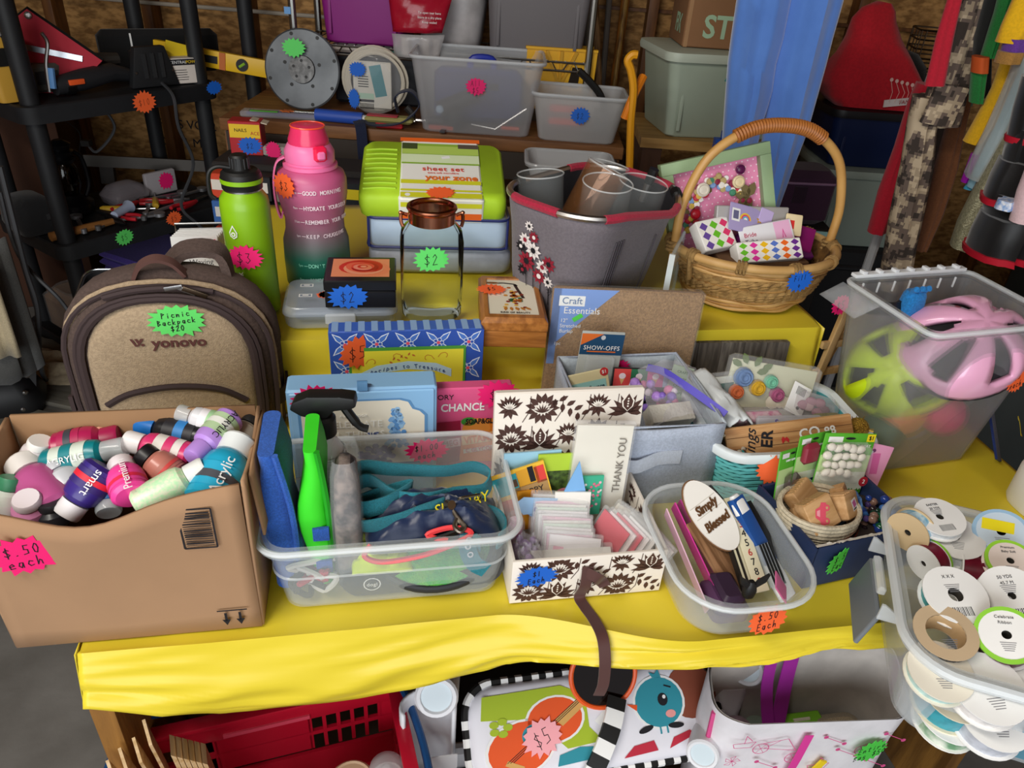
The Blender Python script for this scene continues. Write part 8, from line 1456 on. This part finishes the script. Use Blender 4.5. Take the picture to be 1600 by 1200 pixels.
# red shopping basket
RW, RD, RH2 = .40, .30, .20; rc = (.176, -.040); rzb = .222
rdp = mat('#b80f2a', .38, coat=.15)
rbk = tt('red_shopping_basket', 'red plastic shopping basket with slotted walls below the table', 'basket', rc[0], rc[1], rzb, 8)
def slotwall(nm, p0, p1, slots):
    """one basket wall: solid bands above, between and below two rows of slots, with bars between the slots"""
    d_ = Vector(p1) - Vector(p0); L_ = d_.length; ang = math.degrees(math.atan2(d_.y, d_.x)); h = obj(nm, MB().box((L_ / 2, 0, RH2 - .012), (L_, .008, .040)), rdp, rbk, p0, (0, 0, ang), bevel=.002)
    obj('rim_lip', MB().box((L_ / 2, 0, RH2 + .012), (L_ + .02, .022, .010)), rdp, h, bevel=.002)
    for z0 in (RH2 - .068, RH2 - .108): pass
    obj('wall_band', MB().box((L_ / 2, 0, RH2 - .0715), (L_, .006, .009)), rdp, h); obj('wall_band', MB().box((L_ / 2, 0, .038), (L_, .006, .076)), rdp, h)
    for zc in (RH2 - .05, RH2 - .094):
        for (s0, s1) in ((0, slots[0]), (slots[1], slots[2]), (slots[3], 1)): obj('solid_panel', MB().box((L_ * (s0 + s1) / 2, 0, zc), (L_ * (s1 - s0), .006, .036)), rdp, h)
        for (s0, s1) in ((slots[0], slots[1]), (slots[2], slots[3])):
            n = max(2, int((s1 - s0) * L_ / .021))
            for i in range(n + 1): obj('slot_bar', MB().box((L_ * (s0 + (s1 - s0) * i / n), 0, zc), (.006, .006, .036)), rdp, h)
slotwall('back_wall', (-RW / 2, RD / 2, 0), (RW / 2, RD / 2, 0), (.10, .30, .66, .94)); slotwall('side_wall', (RW / 2, RD / 2, 0), (RW / 2, -RD / 2, 0), (.1, .45, .55, .9)); slotwall('side_wall', (-RW / 2, -RD / 2, 0), (-RW / 2, RD / 2, 0), (.1, .45, .55, .9)); slotwall('front_wall', (RW / 2, -RD / 2, 0), (-RW / 2, -RD / 2, 0), (.1, .4, .6, .9))
obj('basket_floor', MB().box((0, 0, .004), (RW, RD, .008)), rdp, rbk); obj('raised_panel', MB().box((.0, RD / 2 - .005, RH2 - .022), (.13, .004, .008)), mat('#d84a60', .4), rbk)
bwm = mat('#1f4f86', .35, .3)
obj('wire_handle', MB().tube(bez([(-RW / 2 - .004, .0, RH2), (-RW / 2 - .022, .05, RH2 + .012), (-RW / 2 + .005, RD / 2 + .016, RH2 + .02), (-.12, RD / 2 + .024, RH2 + .026), (.12, RD / 2 + .024, RH2 + .026), (RW / 2 - .005, RD / 2 + .016, RH2 + .02), (RW / 2 + .024, .05, RH2 + .012), (RW / 2 + .02, -.10, RH2), (RW / 2 + .004, -.14, RH2)], 60), .006, 8), bwm, rbk)
obj('handle_clip', MB().box((.0, RD / 2 + .02, RH2 + .028), (.05, .012, .012)), rdp, rbk)
o = tt('low_crate', 'plain crate holding up the red shopping basket', 'crate', rc[0], rc[1], 0); obj('crate_body', rbox(.40, .27, rzb - .001, .005), mat('#3a2a1c', .8), o); obj('rope_grip', MB().tube(bez([(-.05, -.136, .15), (0, -.15, .13), (.05, -.136, .15)], 10), .006, 6), mat('#8a7a5c', .9), o)
def rkp(x, y, z): c8, s8 = math.cos(R(8)), math.sin(R(8)); return TW(rc[0] + x * c8 - y * s8, rc[1] + x * s8 + y * c8, rzb + z)
wsh = wood('#d2b48a', '#b3905c', 2, 40)
for i, (x, y, tl, ry) in enumerate(((-.150, .085, .285, -10), (-.142, .090, .295, -8), (-.134, .095, .30, -6), (-.126, .10, .325, -4))): o = thing('wood_shim', ('pale wooden shim, outermost of the bundle in the red basket', 'pale wooden shim, second of the bundle in the red basket', 'pale wooden shim, third of the bundle in the red basket', 'pale wooden shim, innermost and tallest of the bundle in the red basket')[i], 'shim', rkp(x, y, .012), rot=(4, ry, YD + 20), group='wooden shims in the red basket'); obj('stick', MB().prism([(-.014, 0), (.014, 0), (.014, tl), (-.014, tl - .02)], 0, .004), wsh, o, (0, 0, 0), (90, 0, 90)); obj('pencil_mark', MB().box((-.001, .0, tl * .6), (.006, .006, .002)), mat('#6a5030', .7), o)
for i in range(6): o = thing('wood_lath', 'thin pine lath, %s of the tight row standing in the red basket' % ORD[i], 'lath', rkp(-.098 + .007 * i, .085 - .002 * i, .012), rot=(4, -3, YD + 14), group='row of pine laths in the red basket'); obj('lath', MB().prism([(0, 0), (.005, 0), (.005, .31 - .004 * i), (0, .318 - .004 * i)], 0, .03), wsh, o, (0, 0, 0), (90, 0, 0)); obj('sawn_end', MB().box((.0025, -.015, .003), (.006, .03, .004)), mat('#b8925c', .7), o)
o = thing('canister', 'beige lidded canister standing in the red basket', 'canister', rkp(.115, .035, .010)); bgp = mat('#c9a988', .5); obj('body', MB().lathe([(.030, 0), (.033, .004), (.033, .13)], 24), bgp, o); obj('lid', MB().lathe([(.0345, .118), (.0355, .12), (.0355, .142), (.031, .147), (.028, .145), (.001, .146)], 28), bgp, o)
for i in range(5): obj('thread_ring', MB().lathe([(.0355, .06 + .010 * i), (.037, .063 + .010 * i), (.0355, .066 + .010 * i)], 24, c0=False, c1=False), bgp, o)
obj('thumb_notch', MB().box((-.02, -.034, .138), (.02, .008, .012)), bgp, o)
o = thing('dome_bottle', 'clear domed bottle top beside the beige canister', 'bottle', rkp(.170, .040, .010)); obj('body', MB().lathe([(.024, 0), (.026, .1), (.026, .12)], 20), WHITE, o); obj('clear_dome', MB().lathe([(.030, .105), (.030, .130), (.026, .150), (.014, .158)], 24), clear('#dfe2e6', .45, .06), o, smooth=60); obj('nozzle', MB().lathe([(.010, .12), (.012, .14), (.005, .15)], 14), mat('#cfd0d2', .4), o)
o = thing('grey_stone', 'rough grey stone ornament in the red basket', 'stone', rkp(.028, .012, .012)); obj('stone', MB().loft([[(x * (1 + .12 * nz(x, y, z * 9, 40)), y * (1 + .12 * nz(y, x, z * 9, 40)), z) for x, y, z in rr(.07 * k, .05 * k, .02, z0, 5)] for z0, k in ((0, .9), (.04, 1.05), (.09, 1), (.12, .75), (.132, .4))]), mat('#5a5854', .9, var=.7, vs=30, col2='#8a8880', bump=.8, bs=60), o, smooth=60); obj('chipped_face', MB().ball((.01, -.022, .10), (.016, .008, .012), 10, 6), mat('#77746e', .9), o)
o = thing('spice_jar', 'dark round capped jar in front of the clear dome', 'jar', rkp(.165, -.035, .010)); obj('jar_body', MB().lathe([(.024, 0), (.026, .12)], 20), mat('#3a3c40', .5), o); obj('screw_cap', MB().lathe([(.028, .115), (.028, .135), (.024, .14)], 20), mat('#2c2e32', .5), o)
# baby cushion
pcu = thing('baby_tummy_cushion', 'white baby cushion printed with an orange guitar and a blue bird', 'cushion', TW(.680, .048, .400), rot=(36, 2, YD + 3)); cuw = mat('#e9e8f0', .75, bump=.15, bs=20)
CW, CH2 = .43, .150
rings = []
for z, k in ((-.05, .88), (-.035, .98), (-.015, 1.0), (.0, .985), (.010, .94), (.015, .86), (.0165, .7)):
    rings.append([(x + .004 * nz(x, y, z * 20, 12), y + .004 * nz(y, x, z * 20, 12), z) for x, y, _ in rr(CW * (1 - (1 - k) * .45), CH2 * k, .045, 0, 6)])
obj('cushion_body', MB().loft(rings), cuw, pcu, smooth=70)
sp_ = [Vector(p) for p in rr(CW + .004, CH2 + .004, .047, .001, 12)]; per = []
for i in range(len(sp_)):
    a, b = sp_[i], sp_[(i + 1) % len(sp_)]; n = max(1, int((b - a).length / .004)); per += [a.lerp(b, k / n) for k in range(n)]
ns = 76; stp = len(per) / ns
for i in range(ns): s_ = per[int(i * stp):int((i + 1) * stp) + 1]; len(s_) > 1 and obj('piping_segment', MB().tube(s_, .0062, 6), BLACK if i % 2 else WHITE, pcu)
D = Decal(); og = mat('#ea5a24', .7); lm = mat('#a9c02c', .7); tl_ = mat('#2f93a4', .7); bw_ = mat('#8a4630', .7); sn = mat('#d9a860', .7); rd3 = mat('#c02a40', .7)
D.poly([(-.195, .03), (-.19, .075), (-.06, .078), (-.02, .055), (-.02, -.01), (.0, -.04), (-.06, -.045), (-.11, .02)], lm, 0)
def blob(cx, cy, rx, ry, a, m, lay): D.ell(cx, cy, rx, ry, m, lay, a, 22)
for s_, m_, ly in ((1.10, WHITE, 1), (1, og, 2)): blob(-.135, -.030, .056 * s_, .046 * s_, 30, m_, ly); blob(-.075, .014, .046 * s_, .042 * s_, 20, m_, ly)
D.rect(-.035, .035, .09, .018, sn, 3, 40); 
for k in (-.005, 0, .005): D.line([(-.155 + k, -.055), (-.01 + k, .062)], .0012, INK, 4)
blob(-.108, -.012, .024, .024, 0, tl_, 3); D.rect(-.148, -.062, .03, .010, sn, 4, -30)
for k in range(5): D.ell(-.165 + .012 * math.cos(k * 1.25), .012 + .012 * math.sin(k * 1.25), .008, .007, lm, 5, n=10)
blob(.165, .03, .045, .055, 0, bw_, 1)
for s_, m_, ly in ((1.1, WHITE, 2), (1, tl_, 3)): blob(.105, .018, .042 * s_, .050 * s_, 0, m_, ly)
D.poly([(.10, .068), (.095, .08), (.105, .075), (.112, .084), (.116, .066)], tl_, 3); D.ell(.112, .022, .009, .013, INK, 5); D.ell(.115, .027, .003, .004, WHITE, 6); D.ell(.122, -.008, .009, .008, mat('#f2a09a', .7), 5); D.line([(.118, .05), (.13, .044)], .003, INK, 5); D.poly([(.066, .018), (.048, .022), (.064, .006)], og, 5); D.ell(.075, -.032, .014, .006, INK, 4, 20); D.ell(.128, -.032, .014, .006, INK, 4, -5); D.line([(.10, -.03), (.1, -.045)], .003, tl_, 4); D.line([(.112, -.03), (.112, -.045)], .003, tl_, 4)
D.poly([(.03, -.08), (.09, -.075), (.085, -.055), (.05, -.06)], rd3, 2); D.poly([(.11, -.075), (.16, -.055), (.15, -.045), (.12, -.055)], rd3, 2); D.poly([(.165, -.06), (.19, -.05), (.18, -.035), (.16, -.045)], tl_, 2); D.poly([(-.08, -.075), (-.01, -.07), (.0, -.05), (-.04, -.045), (-.075, -.055)], tl_, 2); D.poly([(-.01, -.0), (.02, .03), (.03, -.01), (.012, -.03)], WHITE, 1)
pc_ = D.build('printed_cover', pcu, (0, 0, .0172), (0, 0, 0)); pc_.scale = (1, .76, 1); sticker(pcu, (-.100, -.012, .0200), (0, 0, 20), 'pnk', ('$5',), (.070, .056), .022)
tp = bez([(.030, .030, .030), (.012, -.01, .034), (-.012, -.05, .030), (-.035, -.085, .020), (-.055, -.125, .005)], 16)
for i in range(8): obj('striped_strap', MB().strip(tp[2 * i:2 * i + 3], .030, .006, (1, -.4, 0)), BLACK if i % 2 == 0 else WHITE, pcu)
mo = thing('round_mirror', 'round dark mirror with an orange rim hanging under the tablecloth edge', 'mirror', TW(.690, .080, .470), rot=(60, 0, YD)); obj('rim', MB().tube([(.054 * math.cos(a), .054 * math.sin(a), 0) for a in [2 * math.pi * i / 40 for i in range(40)]], .0042, 8, True), mat('#e85a20', .4), mo); obj('mirror_face', MB().lathe([(.001, .001), (.052, .001), (.052, -.002)], 40, c0=True), mat('#1a0f0a', .05, .3), mo); obj('hanging_loop', MB().strip([(0, .052, 0), (0, .12, .05), (0, .2, .1)], .012, .002, (1, 0, 0)), rib, mo)
# white tubular baby seat frame
wtp = mat('#e4e5e9', .4)
bf = thing('baby_gym_frame', 'white tubular plastic baby gym frame below the table', 'frame', TW(0, 0, 0), YD)
def wtube(pa, za, pb, zb, r_, nm='tube_arm'):
    a, b = at(*pa, za), at(*pb, zb); inv = bf.matrix_basis.inverted(); a, b = inv @ a, inv @ b
    d_ = (b - a).normalized(); obj(nm, MB().tube([a, b], r_, 20), wtp, bf, smooth=60); obj('end_ring', MB().tube([b + d_ * .001 + (d_.orthogonal().normalized() * math.cos(t_) + d_.cross(d_.orthogonal().normalized()) * math.sin(t_)) * r_ * .85 for t_ in [2 * math.pi * i / 24 for i in range(24)]], r_ * .16, 6, True), wtp, bf); obj('end_disc', MB().tube([b, b + d_ * .002], r_ * .72, 20), mat('#cfdde4', .3), bf)
bpy.context.view_layer.update()
wtube((690, 1030), .44, (682, 1088), .50, .033); wtube((1185, 1000), .40, (1168, 1046), .46, .028); wtube((1120, 1090), .34, (1098, 1178), .40, .026)
def shell(a, b): t_ = math.pi * (a * 1.3 - .15); return Vector((.405 + .042 * math.cos(t_), .06 + .03 * math.sin(t_), .25 + .22 * b))
obj('side_shell', MB().grid(lambda a, b: tuple(shell(a, b)), 16, 8), wtp, bf, smooth=70, solid=.005)
obj('side_post', MB().loft([rr(.07, .05, .02, .242, 5, .90, .06), rr(.075, .055, .022, .32, 5, .90, .06), rr(.06, .045, .02, .42, 5, .925, .08)]), wtp, bf, smooth=60); obj('warning_label', MB().box((.425, .02, .38), (.045, .002, .035)), paper('#d8d8da'), bf); obj('base_bar', MB().tube([(.42, .10, .262), (.90, .10, .262)], .02, 12), wtp, bf)
pd = thing('padded_play_mat', 'white padded mat with small animal pictures under the baby cushion', 'mat', TW(.640, -.075, lbz + .002), rot=(20, 0, YD + 3))
for i in range(6): obj('padded_panel', rbox(.056, .10, .085, .016), mat('#e6e4ec', .7), pd, (-.17 + .058 * i, 0, 0))
cols = ('#7a6aa8', '#2f93a4', '#c03a4a', '#4a4a52', '#8a94c8', '#2f7f88')
for i in range(6): D = Decal(); x = 0; D.ell(x, .012, .014, .014, mat(cols[i], .6), 0); D.ell(x, .012, .009, .009, mat('#f0e4dc', .6), 1); D.ell(x - .004, .014, .002, .002, INK, 2, n=6); D.ell(x + .004, .014, .002, .002, INK, 2, n=6); D.rect(x, -.012, .010, .014, mat(cols[i], .6), 0); D.leaf(x - .006, .022, .014, .006, 110, mat(cols[i], .6), 0); D.leaf(x + .006, .022, .014, .006, 70, mat(cols[i], .6), 0); D.build('animal_print', pd, (-.17 + .058 * i, 0, .0862), (0, 0, 0))
obj('teal_binding', MB().tube([(.148, -.05, .07), (.150, 0, .084), (.148, .05, .07)], .008, 8), tl_, pd)
# feed-style tote bag
bgc = tt('printed_tote_bag', 'white quilted tote bag with pink toy drawings and a green sticker', 'bag', 1.005, .000, lbz - .235, -4); bwh = mat('#e9e6ea', .8, var=.1, vs=20, bump=.4, bs=26); bin_ = mat('#c9c2ba', .85, var=.2, vs=14, bump=.5, bs=20)
def bagr(z, k, inn=1): return [(x * inn + .008 * nz(x, y, z * 6 + 3, 10), y * inn + .008 * nz(y, x, z * 6, 10), z + (.05 * max(0, y / .056) - .012 * math.cos(x * 18) + .006 * nz(x, y, 5, 20) if k > .98 else 0)) for x, y, _ in rr(.32 * k, .112 * k, .045, 0, 9)]
zz = [(0, .86), (.06, .92), (.16, .96), (.28, .98), (.40, 1.0), (.478, 1.02)]
obj('bag_wall', MB().loft([bagr(z, k) for z, k in zz], True, False), bwh, bgc, smooth=60); obj('bag_lining', MB().loft([bagr(z, k, .975) for z, k in zz], True, False), bin_, bgc, smooth=60)
pkl = mat('#d8508c', .7); ppk = mat('#e0409c', .6)
def onwall(x, z):  # front wall point
    return (x, -.097 + .008 * nz(x, -.09, z * 6, 10) - .002, z)
D = Decal(); rnd = random.Random(14)
def wheel(x, y, r):
    D.line([(x + r * math.cos(R(30 * k)), y + r * math.sin(R(30 * k))) for k in range(13)], .0014, pkl, 0)
    for k in range(6): D.line([(x, y), (x + r * math.cos(R(60 * k)), y + r * math.sin(R(60 * k)))], .0008, pkl, 0)
BD = lambda nm: D.build(nm, bgc, (0, -.0615, 0), (90, 0, 0))
for x, y in ((-.09, .43), (-.03, .40), (.085, .41)): D = Decal(); wheel(x, y, .013); BD('wheel_drawing')
D = Decal()
D.line([(-.09, .443), (-.05, .452), (-.03, .42), (-.085, .43), (-.06, .45)], .0012, pkl, 0); BD('wagon_drawing'); D = Decal(); D.line([(.085, .425), (.12, .43), (.125, .41)], .0012, pkl, 0); BD('wagon_drawing')
for x, y in ((-.12, .445), (.03, .44), (.06, .405), (.13, .44), (-.07, .385), (.02, .375), (-.13, .40), (-.10, .35), (-.05, .34), (.04, .34), (.12, .37), (-.12, .31), (0.0, .30), (.06, .29)):
    k = rnd.randrange(3); r = .018; D = Decal()
    if k == 0: D.line([(x - r, y), (x + r, y + .004), (x + r * .7, y - .010), (x - r * .8, y - .010), (x - r, y)], .0012, pkl, 0); D.line([(x, y), (x, y + .02), (x + .012, y + .006)], .0012, pkl, 0)
    elif k == 1: [D.line([(x, y), (x + .014 * math.cos(R(72 * q)), y + .014 * math.sin(R(72 * q))), (x + .010 * math.cos(R(72 * q + 40)), y + .010 * math.sin(R(72 * q + 40))), (x, y)], .001, pkl, 0) for q in range(5)]
    else: D.line([(x - r, y + .01), (x + r, y - .01)], .0014, pkl, 0); D.ell(x - r, y + .01, .004, .004, pkl, 0); D.ell(x + r, y - .01, .004, .004, pkl, 0)
    BD('toy_drawing')
obj('pink_tape', MB().strip([(-.02, -.064, .462), (-.024, -.065, .40), (-.030, -.064, .32), (-.034, -.063, .24)], .014, .001, (1, 0, 0)), ppk, bgc); obj('yellow_tab', MB().box((-.11, -.064, .35), (.012, .003, .05)), mat('#f0d020', .6), bgc, (0, 0, 0), (0, 20, 0)); obj('pink_seam', MB().tube([(-.156, -.03, .30), (-.160, -.028, .40), (-.163, -.025, .475)], .004, 6), pkl, bgc)
sticker(bgc, (.095, -.067, .415), (88, 0, 10), 'neon', ('Entire', 'Bag $50'), (.064, .052))
prp = mat('#a82ca0', .6)
obj('bag_handle', MB().strip(bez([(-.045, .050, .53), (-.05, .03, .46), (-.045, .0, .40), (-.03, -.01, .36)], 16), .022, .002, (1, .2, 0)), prp, bgc, smooth=60); obj('bag_handle', MB().strip(bez([(-.01, .052, .53), (-.015, .035, .46), (-.022, .01, .40), (-.03, -.01, .36)], 16), .028, .002, (1, .2, 0)), prp, bgc, smooth=60); obj('sewn_label', MB().box((.022, .046, .490), (.028, .002, .040)), paper('#eceaea'), bgc, (0, 0, 0), (-6, 0, 0))
bpy.context.view_layer.update()
for nm, lab, cat, x, y, z, mb_, m_ in (('toy_board', 'green edged board inside the white tote bag', 'toy', .030, .02, .36, rbox(.08, .03, .012, .003), mat('#7fc02c', .5)), ('toy_block', 'brown wooden toy block in the white tote bag', 'toy', -.01, .0, .335, rbox(.05, .035, .03, .004), wood('#a8683c', '#7a4420', 0)), ('toy_cup', 'grey green toy cup in the white tote bag', 'toy', -.05, .01, .33, MB().lathe([(.018, 0), (.024, .04)], 16), mat('#7c8a7c', .6)), ('soft_bundle', 'dusty mauve cloth bundle in the white tote bag', 'cloth', -.09, .0, .34, rbox(.06, .07, .05, .02), fabric('#b08a9c')), ('kraft_bundle', 'tan cloth bundle in the white tote bag', 'cloth', .09, .0, .33, rbox(.10, .07, .05, .02), fabric('#b8a688'))):
    o = thing(nm, lab, cat, bgc.matrix_world @ Vector((x, y, z)), YD); obj('body', mb_, m_, o); obj('trim', MB().tube([(-.015, -.0, .012), (.015, 0, .012)], .003, 6), mat('#e6dccb', .6), o)
o = thing('filler_blanket', 'folded blanket filling the white tote bag', 'blanket', bgc.matrix_world @ Vector((0, 0, .01)), YD - 6); obj('folded_cloth', rbox(.27, .085, .318, .03), fabric('#8a7a6c'), o); obj('fold_line', MB().tube([(-.12, -.043, .2), (.12, -.043, .2)], .003, 6), fabric('#6a5a4c'), o)
# ================================================================ letters become plain meshes
bpy.context.view_layer.update(); dg = bpy.context.evaluated_depsgraph_get()
fonts = [o for o in COL.objects if o.type == 'FONT']; made = []
for o in fonts: made.append((o, bpy.data.meshes.new_from_object(o.evaluated_get(dg))))
for o, me in made:
    n = bpy.data.objects.new('tmp', me); COL.objects.link(n); n.parent = o.parent; n.location = o.location; n.rotation_euler = o.rotation_euler; n.scale = o.scale; nm = o.name; bpy.data.objects.remove(o); n.name = nm
